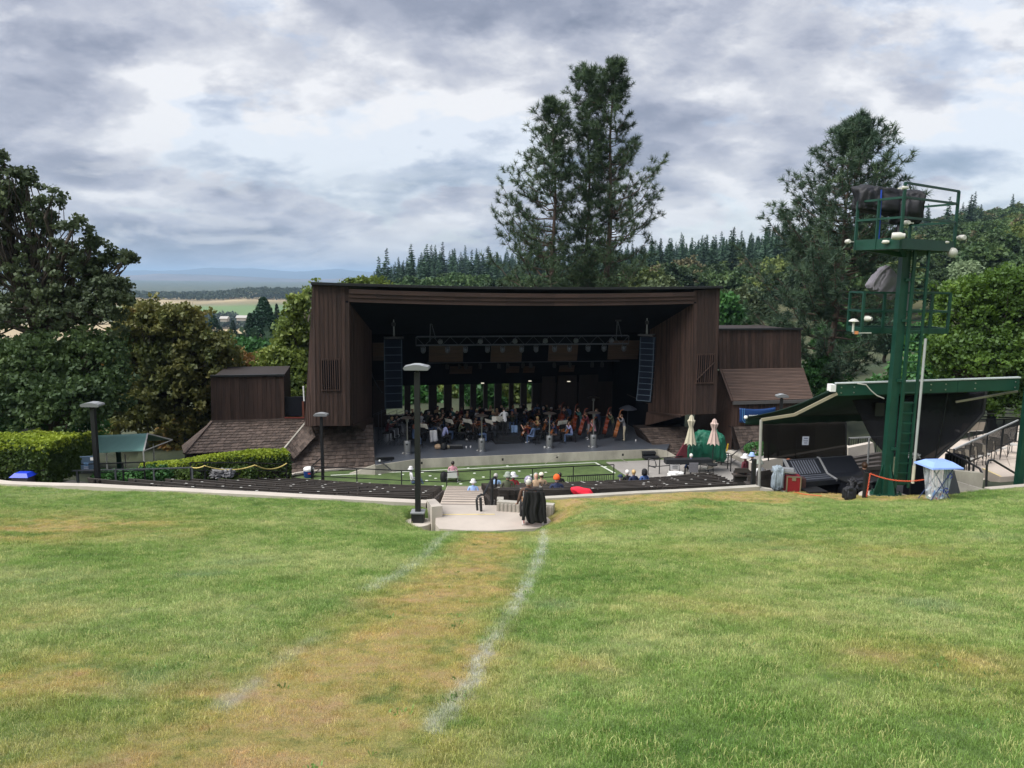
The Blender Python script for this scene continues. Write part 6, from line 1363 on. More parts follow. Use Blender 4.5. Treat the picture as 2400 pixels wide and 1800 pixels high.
edge_=[V[nv*(nu+1)+i] for i in range(nu+1)]; MB().tube(edge_[14:]+[V[nu]],.05,6).build('hem',blackp,t,smooth=True)
MB().tube([V[(j*(nu+1))+20]+Vector((0,-.02,0)) for j in range(nv+1)],.022,6).build('seam',blackp,t,smooth=True)
p=at(2062,960,23.8); MB().box(p,(.30,.02,.44)).build('patch_frame',blackp,t)
# floor and kerb of the mixing position
fohf=[at(1768,1141,23.8),at(1962,1172,22.0),at(2035,1168,22.3),at(2120,1165,23.),at(2250,1155,23.2)]
fl_=[Vector((q.x,q.y,0)) for q in fohf]+[Vector((15.5,27.6,0)),Vector((10.8,26.6,0))]
o=MB().prism([Vector((q.x,q.y,3.45)) for q in fl_],(0,0,.15)).build('mixing_floor',mat('dark_floor',(.05,.05,.05),.8)); o['kind']='structure'; prop(o,'dark paved floor under the mixing position')
kb=thing('kerb','low pale concrete kerb before the mixing position on the dry grass','kerb',tuple(fohf[0]))
for a,b in zip(fohf[:2],fohf[1:3]):
    for k in range(3):
        p,q=a.lerp(b,k/3),a.lerp(b,(k+1)/3-.004); MB().hexa([p+Vector((0,0,-.7)),q+Vector((0,0,-.7)),q+Vector((.03,.18,-.7)),p+Vector((.03,.18,-.7)),p,q,q+Vector((.03,.18,0)),p+Vector((.03,.18,0))]).build('kerb_stone',conc,kb)
# mixing console
mc=thing('mixing_console','large black sound mixing console with a silver side cheek','mixing console',tuple(at(1900,1110,23.6)))
c0,c1=at(1832,1078,24.1),at(1995,1074,24.9); zt_=c0.z; dn=Vector((0,0,-1)); 
ax=(c1-c0); ax.z=0; L=ax.length; axn=ax.normalized(); fr=Vector((axn.y,-axn.x,0)) # towards the camera
def K(u,f,z): return Vector((c0.x,c0.y,0))+axn*u+fr*f+Vector((0,0,z))
prof=[(0,zt_),(.10,zt_),(.55,zt_-.42),(1.0,zt_-.50),(1.0,zt_-.66),(0,zt_-.66)]
MB().prism([K(.05,f,z) for f,z in prof],axn*(L-.1)).build('console_body',mat('console_black',(.012,.014,.020),.4),mc)
for s_ in (.03,1.38):
    MB().prism([K(s_,f,z+.03) for f,z in prof[:4]]+[K(s_,1.0,zt_-.56),K(s_,.52,zt_-.50),K(s_,.07,zt_-.06)],axn*.06).build('side_cheek',mat('silver_cheek',(.36,.37,.39),.35,metal=.4),mc)
for i in range(10): MB().bar(K(.25+i*.10,.13,zt_-.02),K(.25+i*.10,.53,zt_-.38),.035,.025).build('fader_strip',mat('fader_grey',(.10,.11,.14),.4),mc)
for i in range(3): MB().bar(K(.2,.60+.13*i,zt_-.42-.025*i),K(1.3,.60+.13*i,zt_-.42-.025*i),.05,.03).build('control_row',mat('fader_grey',(0,0,0)),mc)
MB().box(K(L/2,.55,3.6+(zt_-.66-3.6)/2),(L-.3,.6,zt_-.66-3.6-.01),math.atan2(axn.y,axn.x)).build('table_skirt',blackint,mc)
# equipment desk, monitors, second rack to the right
for (px,py,d,w,h,dp,lab,cat) in ((2010,1140,23.6,1.15,.95,.7,'black draped gear table right of the mixing console','table'),(1905,1143,23.0,.55,.75,.5,'dark speaker amplifier rack under the mixing console','rack')):
    p=at(px,py,d); p.z=3.6; t=thing('gear_rack',lab,cat,tuple(p)); MB().box(p+Vector((0,0,h/2)),(w,dp,h),.2).build('rack_body',blackint,t); MB().box(p+Vector((0,-.02,h+.02)),(w+.1,dp+.08,.04),.2).build('top',blackp,t)
    for i in range(3): MB().box(p+Vector((0,-dp/2-.03,h*(.25+.25*i))),(w*.8,.02,.06),.2).build('panel',mat('fader_grey',(0,0,0)),t)
for px,py,d,w,h,lab,tilt in ((1918,1066,24.6,.30,.30,'small computer screen with a red label on the console',-.1),(1942,1064,24.7,.42,.30,'black flat monitor standing behind the mixing console',0),(1972,1071,24.9,.5,.36,'black monitor at the right end of the mixing console',.1)):
    p=at(px,py+22,d); t=thing('monitor',lab,'monitor',tuple(p)); MB().box(p+Vector((0,0,0)),(w,.06,h),tilt).build('screen',blackp,t); MB().bar(p+Vector((0,.02,-h/2)),p+Vector((0,.02,-h/2-.2)),.06).build('neck',blackp,t)
rc=at(1861,1158,22.95); rc.z=3.62; t=thing('flight_case','red flight case with pale metal edges on the mixing floor','case',tuple(rc))
rz_=-.12; hC=at(1861,1118,22.95).z-3.62; MB().box(rc+Vector((.0,.22,hC/2)),(.44,.40,hC),rz_).build('case_body',mat('case_red',(.20,.008,.018),.4),t)
m=Matrix.Rotation(rz_,3,'Z')
for sx in (-.21,.21): MB().box(rc+Vector((0,.22,hC/2))+m@Vector((sx,-.20,0)),(.035,.035,hC+.01),rz_).build('edge_strip',steel,t)
MB().box(rc+Vector((0,.22,hC-.005))+m@Vector((0,-.20,0)),(.44,.035,.035),rz_).build('edge_strip',steel,t); MB().box(rc+Vector((0,.22,hC-.08))+m@Vector((.0,-.205,0)),(.12,.03,.10),rz_).build('latch',steel,t)
for py in (.45,): MB().box(rc+Vector((.33,.30,hC*.47)),(.20,.30,hC*.9),rz_).build('case_lid',mat('case_side',(.045,.02,.022),.5),t)
o=blob('draped_cloth',at(1822,1122,23.2),(.17,.15,.40),mat('cloth_pale_blue',(.22,.27,.32),.8,.2,5,.4,10),'pale grey-blue cloth draped over a stand left of the red case','cloth',4.,0,.3,-.9)
p=at(1835,1104,23.3); t=thing('side_shelf','small grey shelf of devices left of the mixing console','shelf',tuple(p)); MB().box(p,(.75,.35,.03),-.25).build('shelf',steeld,t); MB().box(p+Vector((.1,0,.06)),(.45,.25,.08),-.25).build('device',mat('dev_grey',(.22,.23,.25),.4),t)
o=blob('coiled_cables',at(2015,1135,23.0)+Vector((0,0,0)),(.32,.25,.18),tarp,'tangle of black cables before the gear table','cables',6.,0,.5,-.8,3.)
for px,py in ((1990,1160),): 
    p=at(1989,1180,21.0); p.z=float(lawn_z(p.x,p.y)); o=blob('black_bag',p+Vector((0,0,.18)),(.17,.12,.22),tarp,'small black bag standing on the grass before the mixing position','bag',1.,0,.3,-.9)
t=thing('plank_wall','dark weathered plank wall behind the white tent pole','wall',tuple(at(1810,1150,24.8)))
for k in range(6):
    a,b=at(1772,1149,24.9),at(1850,1149,25.6); z_=3.5+.17*k; MB().bar((a.x,a.y,z_),(b.x,b.y,z_+.05),.05,.155).build('plank',plankb,t)
# short black posts with the orange chain
def post(px,py0,py1,d,lab,w=.11):
    a,b=at(px,py1,d),at(px,py0,d); t=thing('bollard',lab,'post',tuple(a)); MB().bar(a+Vector((0,0,-.25)),Vector((a.x,a.y,b.z)),w).build('post',blackp,t); return Vector((a.x,a.y,b.z))
post(1764,1076,1146,23.2,'square black post at the right end of the last bench',.12)
pp=post(2026,1107,1173,21.3,'square black post holding the orange chain before the tower',.11)
orange=mat('chain_orange',(.62,.09,.03),.5)
ch=thing('chain','sagging orange plastic chain between the black post and the recycling bin','chain',tuple(pp))
def chain(a,b,sag_,n,part='link'):
    pts=[a.lerp(b,i/n)+Vector((0,0,-4*sag_*(i/n)*(1-i/n))) for i in range(n+1)]
    for i in range(n):
        p,q=pts[i],pts[i+1]; c=(p+q)/2; d=(q-p); L_=d.length*.66; dn_=d.normalized(); sd=dn_.cross(Vector((0,0,1)) if i%2 else Vector((0,1,0))).normalized()*.016
        MB().tube([c-dn_*L_,c-dn_*L_*.6+sd,c+dn_*L_*.6+sd,c+dn_*L_,c+dn_*L_*.6-sd,c-dn_*L_*.6-sd,c-dn_*L_],.0075,4,cap=False).build(part,orange,ch)
chain(pp+Vector((.08,-.06,-.02)),at(2166,1124,20.9),.12,38); chain(pp+Vector((.07,-.07,-.02)),pp+Vector((0.02,-.07,-.72)),.0,15)
gch=[at(x_,y_,d_) for x_,y_,d_ in ((1860,1161,22.6),(1868,1158,22.6),(1880,1163,22.3),(1900,1166,22.1),(1925,1170,21.8))]; 
for q in gch: q.z=float(lawn_z(q.x,q.y))+.03
tubeobj('loose_chain',[gch],.012,orange,'end of orange chain lying on the dry grass before the kerb','chain',part='chain',n=5)
# recycling bin of clear plastic
B=at(2192,1172,20.3); B.z=at(2192,1171,20.3).z
bn=thing('recycling_bin','clear plastic recycling bag bin with a light blue lid full of bottles','recycling bin',tuple(B))
H_=at(2192,1092,20.3).z-B.z
lid=mat('lid_blue',(.25,.38,.80),.4,.05); clear=bpy.data.materials.new('clear_bag'); clear.use_nodes=True; nn=clear.node_tree; nn.nodes.clear(); n=NT(nn)
pr_=n.n('ShaderNodeBsdfPrincipled',ins={'Base Color':(.62,.66,.74,1),'Roughness':.25}); tb=n.n('ShaderNodeBsdfTransparent',ins={0:(.93,.94,.97,1)})
w_=n.n('ShaderNodeTexWave',wave_type='BANDS',bands_direction='X',ins={'Vector':n.n('ShaderNodeTexCoord').outputs['Object'],'Scale':3.5,'Distortion':5.,'Detail':3}).outputs[0]
n.n('ShaderNodeOutputMaterial',ins={0:n.n('ShaderNodeMixShader',ins={0:n.n('ShaderNodeMapRange',ins={0:w_,3:.22,4:.62}).outputs[0],1:tb.outputs[0],2:pr_.outputs[0]}).outputs[0]})
def frus(c,r0,r1,z0,z1,n_=4,rot=PI/4+.12): 
    return [Vector((c.x+r*math.cos(rot+2*PI*j/n_),c.y+r*math.sin(rot+2*PI*j/n_),c.z+z)) for r,z in ((r0,z0),(r1,z1)) for j in range(n_)]
V=[];nu=28;nv=8
for j in range(nv+1):
    t_=j/nv
    for i in range(nu):
        a=2*PI*i/nu; sq=1/max(abs(math.cos(a)),abs(math.sin(a)))**.8; r=(.235+.10*t_)*sq*(1+.05*math.sin(7*a+2*t_)); m_=Matrix.Rotation(.12,3,'Z'); V.append(B+m_@Vector((r*math.cos(a),r*.8*math.sin(a),.04+t_*(H_-.04))))
Fc=[(j*nu+i,j*nu+(i+1)%nu,(j+1)*nu+(i+1)%nu,(j+1)*nu+i) for j in range(nv) for i in range(nu)]
MB().add(V,Fc).build('clear_bag',clear,bn,smooth=True)
for sx in (-1,1):
    for sy in (-1,1): MB().tube([B+Vector((sx*.34,sy*.26,-.05)),B+Vector((-sx*.30,sy*.24,H_))],.012,6).build('frame_leg',mat('frame_navy',(.02,.04,.13),.4),bn)
mb=MB(); w0_=.47
def rect(w,d,z): return [B+Matrix.Rotation(.12,3,'Z')@Vector((sx*w,sy*d,z)) for sx,sy in ((-1,-1),(1,-1),(1,1),(-1,1))]
mb.hexa(rect(.47,.40,H_)+rect(.46,.39,H_+.04)); mb.build('lid_rim',lid,bn); MB().hexa(rect(.445,.375,H_+.041)+rect(.27,.20,H_+.16)).build('lid_dome',lid,bn)
MB().hexa(rect(.17,.12,H_+.161)+rect(.15,.10,H_+.175)).build('lid_opening',lid,bn)
inkb=mat('recycle_ink',(.015,.025,.22),.5)
def recycle(c,s,tilt):
    for k in range(3):
        a=k*2*PI/3+.5; mb=MB()
        pts=[(math.cos(a+t_)*s,math.sin(a+t_)*s) for t_ in (0,.45,.9,1.25)]
        wd=s*.42
        for p,q in zip(pts[:-1],pts[1:]): mb.bar(c+Vector((p[0],tilt*0,p[1])),c+Vector((q[0],0,q[1])),wd,.006,up=(0,1,0))
        e=pts[-1]; e0=pts[-2]; d=Vector((e[0]-e0[0],0,e[1]-e0[1])).normalized(); pe=Vector((d.z,0,-d.x)); C0=c+Vector((e[0],0,e[1]))
        mb.prism([C0+pe*wd*.9,C0-pe*wd*.9,C0+d*wd*.9],(0,.006,0)); mb.build('recycling_arrow',inkb,bn)
recycle(B+Vector((.15,-.335,H_-.20)),.062,0); recycle(B+Vector((.09,-.30,H_*.36)),.068,0)
for i in range(34):
    a=random.uniform(0,2*PI); r=.20*math.sqrt(random.random()); q=B+Vector((r*math.cos(a)*1.1,r*math.sin(a)*.8,.07+random.random()**1.5*.26)); dv=Vector((random.uniform(-1,1),random.uniform(-1,1),random.uniform(-.5,.8))).normalized()*.09
    mm=random.choice([mat('bottle_clear',(.55,.62,.70),.15),mat('bottle_blue',(.05,.22,.55),.2),mat('bottle_white',(.75,.75,.72),.3),mat('can_red',(.45,.05,.04),.3),mat('bottle_green',(.12,.3,.14),.2)])
    MB().tube([q-dv,q+dv*.7,q+dv],[.032,.032,.012],7).build('bottle',mm,bn,smooth=True)
# black sandwich board behind it
p=at(2233,1166,21.3); t=thing('a_board','black slanted board standing right behind the recycling bin','board',tuple(p)); h_=at(2225,1108,21.3).z-p.z
MB().hexa([p+Vector((-.25,0,0)),p+Vector((.26,0,0)),p+Vector((.26,.05,0)),p+Vector((-.25,.05,0)),p+Vector((-.20,.20,h_)),p+Vector((.10,.20,h_)),p+Vector((.10,.25,h_)),p+Vector((-.20,.25,h_))]).build('panel',mat('slate_board',(.025,.028,.035),.6),t)
# black trash can with slats
p=at(2236,1105,24.5); p.z=3.6; t=thing('trash_can','black slatted trash can behind the recycling bin','trash can',tuple(p)); hh_=at(2236,1066,24.5).z-3.6
MB().lathe(p,[(.24,0),(.26,hh_)],20).build('liner',blackint,t)
for i in range(18): a=2*PI*i/18; MB().bar(p+Vector((.27*math.cos(a),.27*math.sin(a),.02)),p+Vector((.29*math.cos(a),.29*math.sin(a),hh_)),.045,.02).build('slat',blackp,t)
# black wheeled case and stool behind the ladder
p=at(2145,1150,23.6); p.z=3.8; t=thing('equipment_case','tall black equipment case standing behind the tower ladder','case',tuple(p)); hh2=at(2145,1076,23.6).z-3.8; MB().box(p+Vector((0,0,hh2/2)),(.55,.45,hh2),.1).build('case_body',blackint,t)
for sx in (-.28,.28): MB().box(p+Vector((sx,-.2,hh2/2)),(.03,.06,hh2+.01),.1).build('edge_strip',blackp,t)
o=blob('coiled_cables',at(2140,1068,23.5),(.20,.15,.09),steeld,'coil of grey cable lying on the black case','cables',7.,0,.5,-.8,4.)
# plaza
ZP=2.9
pz=[gp(2120,1165,ZP),gp(2500,1165,ZP),gp(2700,1040,ZP),gp(2440,985,ZP),gp(2230,1035,ZP),gp(2130,1090,ZP)]
plazam=mat('plaza_paving',(.46,.40,.345),.85,.10,.8,.15,12)
o=MB().prism(pz,(0,0,-.3)).build('plaza',plazam); o['kind']='structure'; prop(o,'pale paved plaza with metal chairs at the right')
for k,(a,b) in enumerate((((2300,1110),(2420,1100)),((2280,1085),(2420,1070)),((2330,1140),(2290,1060)),((2385,1135),(2350,1050)))):
    strip('paving_joint',[gp(*a,ZP+.002),gp(*b,ZP+.002)],.03,0,mat('joint',(.22,.19,.16),.9),'dark joint line in the plaza paving',h=.004)
# walls and steps down to the plaza
t=thing('stair_wall','stained concrete wall beside the steps down to the plaza','wall',tuple(at(2280,1150,22.6)))
w0_,w1_=at(2240,1104,23.2),at(2306,1110,23.0); wb=at(2306,1150,23.)
MB().hexa([(w0_.x,w0_.y,3.6),(w1_.x,w1_.y,3.6),(w1_.x,w1_.y+.22,3.6),(w0_.x,w0_.y+.22,3.6),w0_,w1_,w1_+Vector((0,.22,0)),w0_+Vector((0,.22,0))]).build('wall',concs,t)
o=MB().prism([at(2240,1128,22.9),at(2318,1150,22.2),at(2318,1166,22.2),at(2240,1170,22.9)],(0,.15,0)).build('slope_kerb',conc,t)
k0,k1=at(2319,1147,21.9),at(2440,1137,21.9); o=MB().hexa([k0+Vector((0,0,-.5)),k1+Vector((0,0,-.5)),k1+Vector((0,.25,-.5)),k0+Vector((0,.25,-.5)),k0,k1,k1+Vector((0,.25,0)),k0+Vector((0,.25,0))]).build('kerb',concw); tag1(o,'short pale kerb at the lawn edge below the plaza steps','kerb')
s0,s1=at(2345,1118,24.6),at(2420,1112,24.6); o=thing('step_block','pale concrete step with a yellow edge beside the green post','step',tuple(s0)); MB().hexa([s0+Vector((0,0,-.32)),s1+Vector((0,0,-.32)),s1+Vector((.1,1.2,-.32)),s0+Vector((.1,1.2,-.32)),s0,s1,s1+Vector((.1,1.2,0)),s0+Vector((.1,1.2,0))]).build('step',stp,o)
MB().bar(s0+Vector((.05,.04,.005)),s0+Vector((.12,1.15,.005)),.06,.01).build('yellow_edge',mat('yellow_edge',(0,0,0)),o)
tubeobj('handrail',[[at(2311,1145,22.6),at(2313,1090,22.6),at(2317,1079,22.7),at(2327,1078,22.9),at(2384,1112,24.6)]],.035,railm,'black bent handrail left of the green awning post','handrail',n=8)
tubeobj('handrail',[[at(2219,1058,24.6),at(2260,1078,23.9),at(2296,1098,23.3),at(2302,1110,23.1)],[at(2282,1088,23.5),at(2281,1106,23.5)],[at(2225,1064,24.6),at(2268,1071,24.8),at(2272,1078,24.8),at(2271,1105,24.8)]],.035,railm,'black double handrail above the stained stair wall','handrail',n=8)
# patio chairs on the plaza
sling=mat('sling_taupe',(.30,.27,.225),.7,.05); slingw=mat('sling_pale',(.62,.60,.56),.6)
pc=thing('patio_chair','taupe patio chair','chair')
for sx in (-.25,.25):
    MB().tube([(sx,-.30,0),(sx,-.26,.42),(sx,-.34,.75),(sx,-.42,.95)],.018,6).build('back_leg',railm,pc,local=True); MB().tube([(sx,.26,0),(sx,.24,.42),(sx,.22,.60),(sx,-.28,.64)],.018,6).build('front_leg',railm,pc,local=True)
MB().add([(-.24,.26,.43),(.24,.26,.43),(.24,-.24,.41),(-.24,-.24,.41),(-.24,.26,.455),(.24,.26,.455),(.24,-.24,.435),(-.24,-.24,.435)],[(3,2,1,0),(4,5,6,7),(0,1,5,4),(1,2,6,5),(2,3,7,6),(3,0,4,7)]).build('seat_sling',slingw,pc,local=True)
MB().hexa([(-.235,-.28,.46),(.235,-.28,.46),(.235,-.30,.46),(-.235,-.30,.46),(-.22,-.40,.93),(.22,-.40,.93),(.22,-.425,.93),(-.22,-.425,.93)]).build('back_sling',sling,pc,local=True)
MB().tube([(-.25,-.42,.945),(.25,-.42,.945)],.016,6).build('top_bar',railm,pc,local=True)
PC=Repeat(pc)
for i,(px,py,l,rz) in enumerate(((2244,1101,'leftmost of the near row beside the black trash can',-.9),(2262,1097,'second from the left in the near row',-.9),(2282,1090,'third from the left in the near row',-1.0),(2302,1085,'fourth from the left in the near row',-.95),(2323,1076,'fifth from the left in the near row',-1.0),(2340,1070,'sixth from the left in the near row',-1.1),(2368,1062,'turned sideways just left of the green post',-1.5),(2404,1068,'right of the green awning post',1.2),(2252,1030,'small and far, leftmost behind the picket railing',0),(2268,1027,'small and far, second behind the picket railing',.2),(2284,1026,'small and far, third behind the picket railing',0),(2384,1036,'far back behind the sideways chair',1.4))):
    PC.place(gp(px,py,ZP),rz,'taupe patio chair, '+l,'patio chairs on the plaza')
# picket railings round the plaza
def pickets(a,b,h,n,label,m=railm,cap=None):
    t=thing('picket_railing',label,'railing',tuple(a)); a=Vector(a);b=Vector(b); hz_=Vector((0,0,h))
    MB().bar(a+hz_,b+hz_,.06).build('top_rail',cap or m,t); MB().bar(a+Vector((0,0,.1)),b+Vector((0,0,.1)),.04).build('bottom_rail',m,t)
    for i in range(n+1): q=a.lerp(b,i/n); MB().bar(q+Vector((0,0,.1)),q+hz_,.02).build('picket',m,t)
    for i in range(5): q=a.lerp(b,i/4); MB().bar(q,q+hz_*1.02,.05).build('post',m,t)
greyrail=mat('grey_rail',(.32,.33,.34),.4)
a=gp(2236,1053,ZP+1.05);b=gp(2386,985,ZP+1.05+.6)
pickets((a.x,a.y,ZP),(b.x,b.y,ZP+.6),1.05,70,'grey-capped picket railing rising to the right behind the patio chairs',cap=greyrail)
a=at(2290,965,44);b=at(2400,962,44); 
for k,(y0,y1) in enumerate(((958,963),(969,969),(976,981))): 
    tubeobj('pipe_rail',[[at(2285,y0,44),at(2420,y1,44)]],.045,greyrail if k<2 else railm,['topmost long pale rail behind the plaza','second long pale rail behind the plaza','lowest dark rail behind the plaza'][k],'railing',n=5)
a=at(2285,990,43.5); pickets((a.x,a.y,a.z-.9),(at(2420,995,43.5).x,43.5,a.z-.9),1.1,60,'dark picket railing far behind the plaza under the trees')
a=at(1990,1027,34);b=at(2075,1023,36); pickets((a.x,a.y,a.z-1),(b.x,b.y,b.z-1),1.0,16,'dark railing above the pale wall between the two mesh screens',cap=greyrail)
# pale walls with steps seen under and between the screens
o=MB().hexa([at(1760,1104,31),at(1990,1075,33),at(1990,1075,33)+Vector((0,.3,0)),at(1760,1104,31)+Vector((0,.3,0)),at(1760,1085,31),at(1990,1045,33),at(1990,1045,33)+Vector((0,.3,0)),at(1760,1085,31)+Vector((0,.3,0))]).build('ramp_wall',concw); tag1(o,'pale ramp wall rising behind the brown mesh screen','wall')
o=MB().hexa([at(1988,1084,32.6),at(2052,1074,33.2),at(2052,1074,33.2)+Vector((0,.3,0)),at(1988,1084,32.6)+Vector((0,.3,0)),at(1988,1050,32.6),at(2047,1038,33.2),at(2047,1038,33.2)+Vector((0,.3,0)),at(1988,1050,32.6)+Vector((0,.3,0))]).build('ramp_wall',concw); tag1(o,'pale wall visible in the gap between the two mesh screens','wall')
for k in range(4):
    a,b=at(1990,1076+8*k,31.5-.6*k),at(2066,1062+10*k,32.4-.6*k); t=thing('bench',['uppermost','second','third','lowest'][k]+' dark plank bench seen between the two mesh screens','bench',tuple(a),0,'benches behind the mixing position'); MB().bar(a,b,.3,.05).build('seat_plank',plank,t); MB().bar(a+Vector((0,-.2,.0)),b+Vector((0,-.2,.0)),.04,.16).build('back_plank',plankb,t)
    MB().bar(a+Vector((0,0,-.4)),b+Vector((0,0,-.4)),.2,.5).build('support',plank,t)
tubeobj('pole',[[at(2037,1027,27),at(2034,1088,27)]],.035,greyrail,'short pale post beside the right mesh screen','post',n=8)
# seated technician behind the gear table
p=at(2022,1150,24.4); p.z=3.6; person('down',p,-.3,'technician with brown hair in dark clothes seated low by the gear table','black','black','short','brown',0)
p=at(1848,1090,26.0); p.z=3.3; person('down',p,0,'person in a dark top whose head shows just above the mixing console','navy','black','short','red',0)
# umbrellas, covered things and furniture at the right of the turf
def umbrella(px,py0,py1,pyb,d,c,lab):
    top=at(px,py0,d); bot=at(px,py1,d); base=at(px,pyb,d); t=thing('closed_umbrella',lab,'umbrella',(top.x,top.y,base.z)); X_,Y_=top.x,top.y; H=top.z-bot.z
    MB().tube([(X_,Y_,base.z-.1),(X_,Y_,top.z)],.025,6).build('pole',blackp,t)
    V=[];nu=24;pr=[(0.02,0),(.10,.06),(.13,.16),(.20,.20),(.16,.30),(.10,.42),(.15,.55),(.20,.72),(.26,.88),(.31,1.)]
    for r,z_ in pr:
        for i in range(nu): a=2*PI*i/nu; rr=r*(1+.24*math.cos(8*a))*.92; V.append((X_+rr*math.cos(a),Y_+rr*math.sin(a),top.z-z_*H-(.06*math.cos(8*a) if z_>.95 else 0)))
    Fc=[(j*nu+i,j*nu+(i+1)%nu,(j+1)*nu+(i+1)%nu,(j+1)*nu+i) for j in range(len(pr)-1) for i in range(nu)]
    MB().add(V,Fc).build('canopy',c,t,smooth=True); MB().lathe((X_,Y_,base.z),[(.28,0),(.28,.06),(.05,.10)],14).build('base',blackp,t)
umbrella(1621,972,1040,1088,40.5,mat('umbrella_cream',(.46,.43,.33),.8,.1,3,.3),'cream closed umbrella, left of the two beside the stage')
umbrella(1675,981,1040,1090,39.0,mat('umbrella_pink',(.50,.38,.34),.8,.1,3,.3),'pinkish closed umbrella, right of the two beside the stage')
gt_=mat('green_tarp',(.003,.095,.055),.6,.2,3,.3,6)
o=blob('green_tarp',at(1660,1047,41.5),(.95,.6,.95),gt_,'equipment under a bright green tarpaulin between the two umbrellas','cover',5.,0,.2,-.8)
o=blob('green_tarp',at(1628,1060,41.2),(.45,.4,.75),gt_,'small green-covered item left of the cream umbrella pole','cover',9.,0,.2,-.8)
p=at(1606,1052,41.2); o=MB().hexa([p+Vector(q) for q in ((-.55,0,-.6),(.15,0,-.6),(.15,.2,-.6),(-.55,.2,-.6),(.05,0,.5),(.40,0,.5),(.40,.2,.5),(.05,.2,.5))]).build('maroon_chair',CL['maroon'],loc=tuple(p)); tag1(o,'dark maroon folded chair leaning left of the green tarpaulin','chair')
p=gp(1520,1074,.05)+Vector((0,0,.0)); t=thing('step_stool','black two-tier stage step at the right end of the stage lip','steps',tuple(p)); MB().box(p+Vector((0,0,.36)),(.80,.40,.14),.15).build('top_step',podm,t); MB().box(p+Vector((.1,-.3,.14)),(.95,.40,.10),.15).build('lower_step',podm,t); MB().box(p+Vector((0,0,.17)),(.76,.34,.24),.15).build('riser',blackint,t)
t=thing('low_table','long low black cover lying on the apron left of the umbrellas','cover',tuple(at(1615,1085,40))); MB().box(at(1612,1080,40.2),(2.6,.5,.25),.1).build('cover',podm,t)
railing([gp(1519,1112,.05),gp(1545,1112,.05),gp(1610,1106,.05),gp(1660,1108,.05),gp(1705,1100,.05)],.95,'black pipe railing across the paved apron',(.5,),drop=.0)
railing([gp(1669,1100,.05),gp(1712,1106,.05),gp(1760,1065,.05)],.95,'black railing turning up towards the right wing',(.5,),drop=.0)
tubeobj('handrail',[[gp(1519,1112,.05),at(1520,1076,36.8),at(1535,1079,36.6),at(1538,1090,36.5),at(1536,1096,36.5),at(1521,1091,36.6)]],.03,railm,'bent black stair rail end at the left of the apron railing','handrail')
p=gp(1581,1110,.05); t=thing('poster_chair','folding chair with a white lettered back panel by the apron railing','chair',tuple(p)); h1=at(1581,1078,p.y).z-p.z
MB().box(p+Vector((0,-.02,h1*.62)),(.52,.05,h1*.62),rot=Matrix.Rotation(-.08,3,'X')).build('back_panel',mat('panel_white',(.62,.63,.65),.6),t); 
for s_ in (-1,1): MB().bar(p+Vector((s_*.28,0,0)),p+Vector((s_*.25,.05,h1*1.02)),.05).build('leg',blackp,t); MB().box(p+Vector((s_*.15,.02,h1*1.0)),(.20,.05,.12)).build('top_flap',blackp,t)
text('lettering','ACA',tuple(p+Vector((0,-.06,h1*.72))),.20,mat('letter_grey',(.10,.11,.13),.6),t)
for k,zz in enumerate((.52,.42)): MB().box(p+Vector((0,-.055,h1*zz)),(.30,.01,.035)).build('printed_line',mat('letter_grey',(0,0,0)),t)
p=gp(1618,1118,.05); person('down',p,.1,'listener in a blue shirt seated in a grey chair by the paved apron','blue','black','short','white',0)
o=MB().box(p+Vector((.08,-.3,.62)),(.5,.05,.55),rot=Matrix.Rotation(.1,3,'X')).build('chair_back',CL['grey'],loc=tuple(p)); o.name='chair'; tag1(o,'grey sling chair back behind the listener in blue','chair')
PC2=PC.place(gp(1655,1114,.05),.6,'black patio chair standing empty on the paved apron','chairs on the apron'); 
p=gp(1605,1122,.05); o=blob('white_bag',p+Vector((-.5,0,.2)),(.4,.25,.22),white,'pile of white bags beside the listener in blue','bags',3.,0,.4,-.8,2.5)
p=seat(5,1613); o=MB().box(p+Vector((0,0,.50)),(.75,.28,.02),.1).build('folded_paper',mat('cream_paper',(.72,.68,.48),.8),loc=tuple(p)); tag1(o,'cream folded cloth lying on the right benches','cloth')
p=gp(1700,1075,.05); t=thing('wheel_chock','yellow upright marker post leaning at the wing wall','marker',tuple(p)); MB().bar(p,p+Vector((.12,0,.95)),.07,.05).build('marker',mat('marker_yellow',(.55,.36,.02),.5),t)
p=gp(1690,1090,.05); o=MB().lathe(p+Vector((0,0,.62)),[(.5,0),(.5,.03)],18).build('round_table',white,loc=tuple(p)); MB().tube([p,p+Vector((0,0,.62))],.04,6).build('table_leg',blackp,o); tag1(o,'round white table under the pinkish umbrella','table')
o=MB().prism([at(1702,1058,44),at(1765,1085,40),at(1775,1080,40),at(1712,1054,44)],(0,0,-.25)).build('kerb',conc); tag1(o,'grey kerb running up to the right wing beside the yellow marker','kerb')
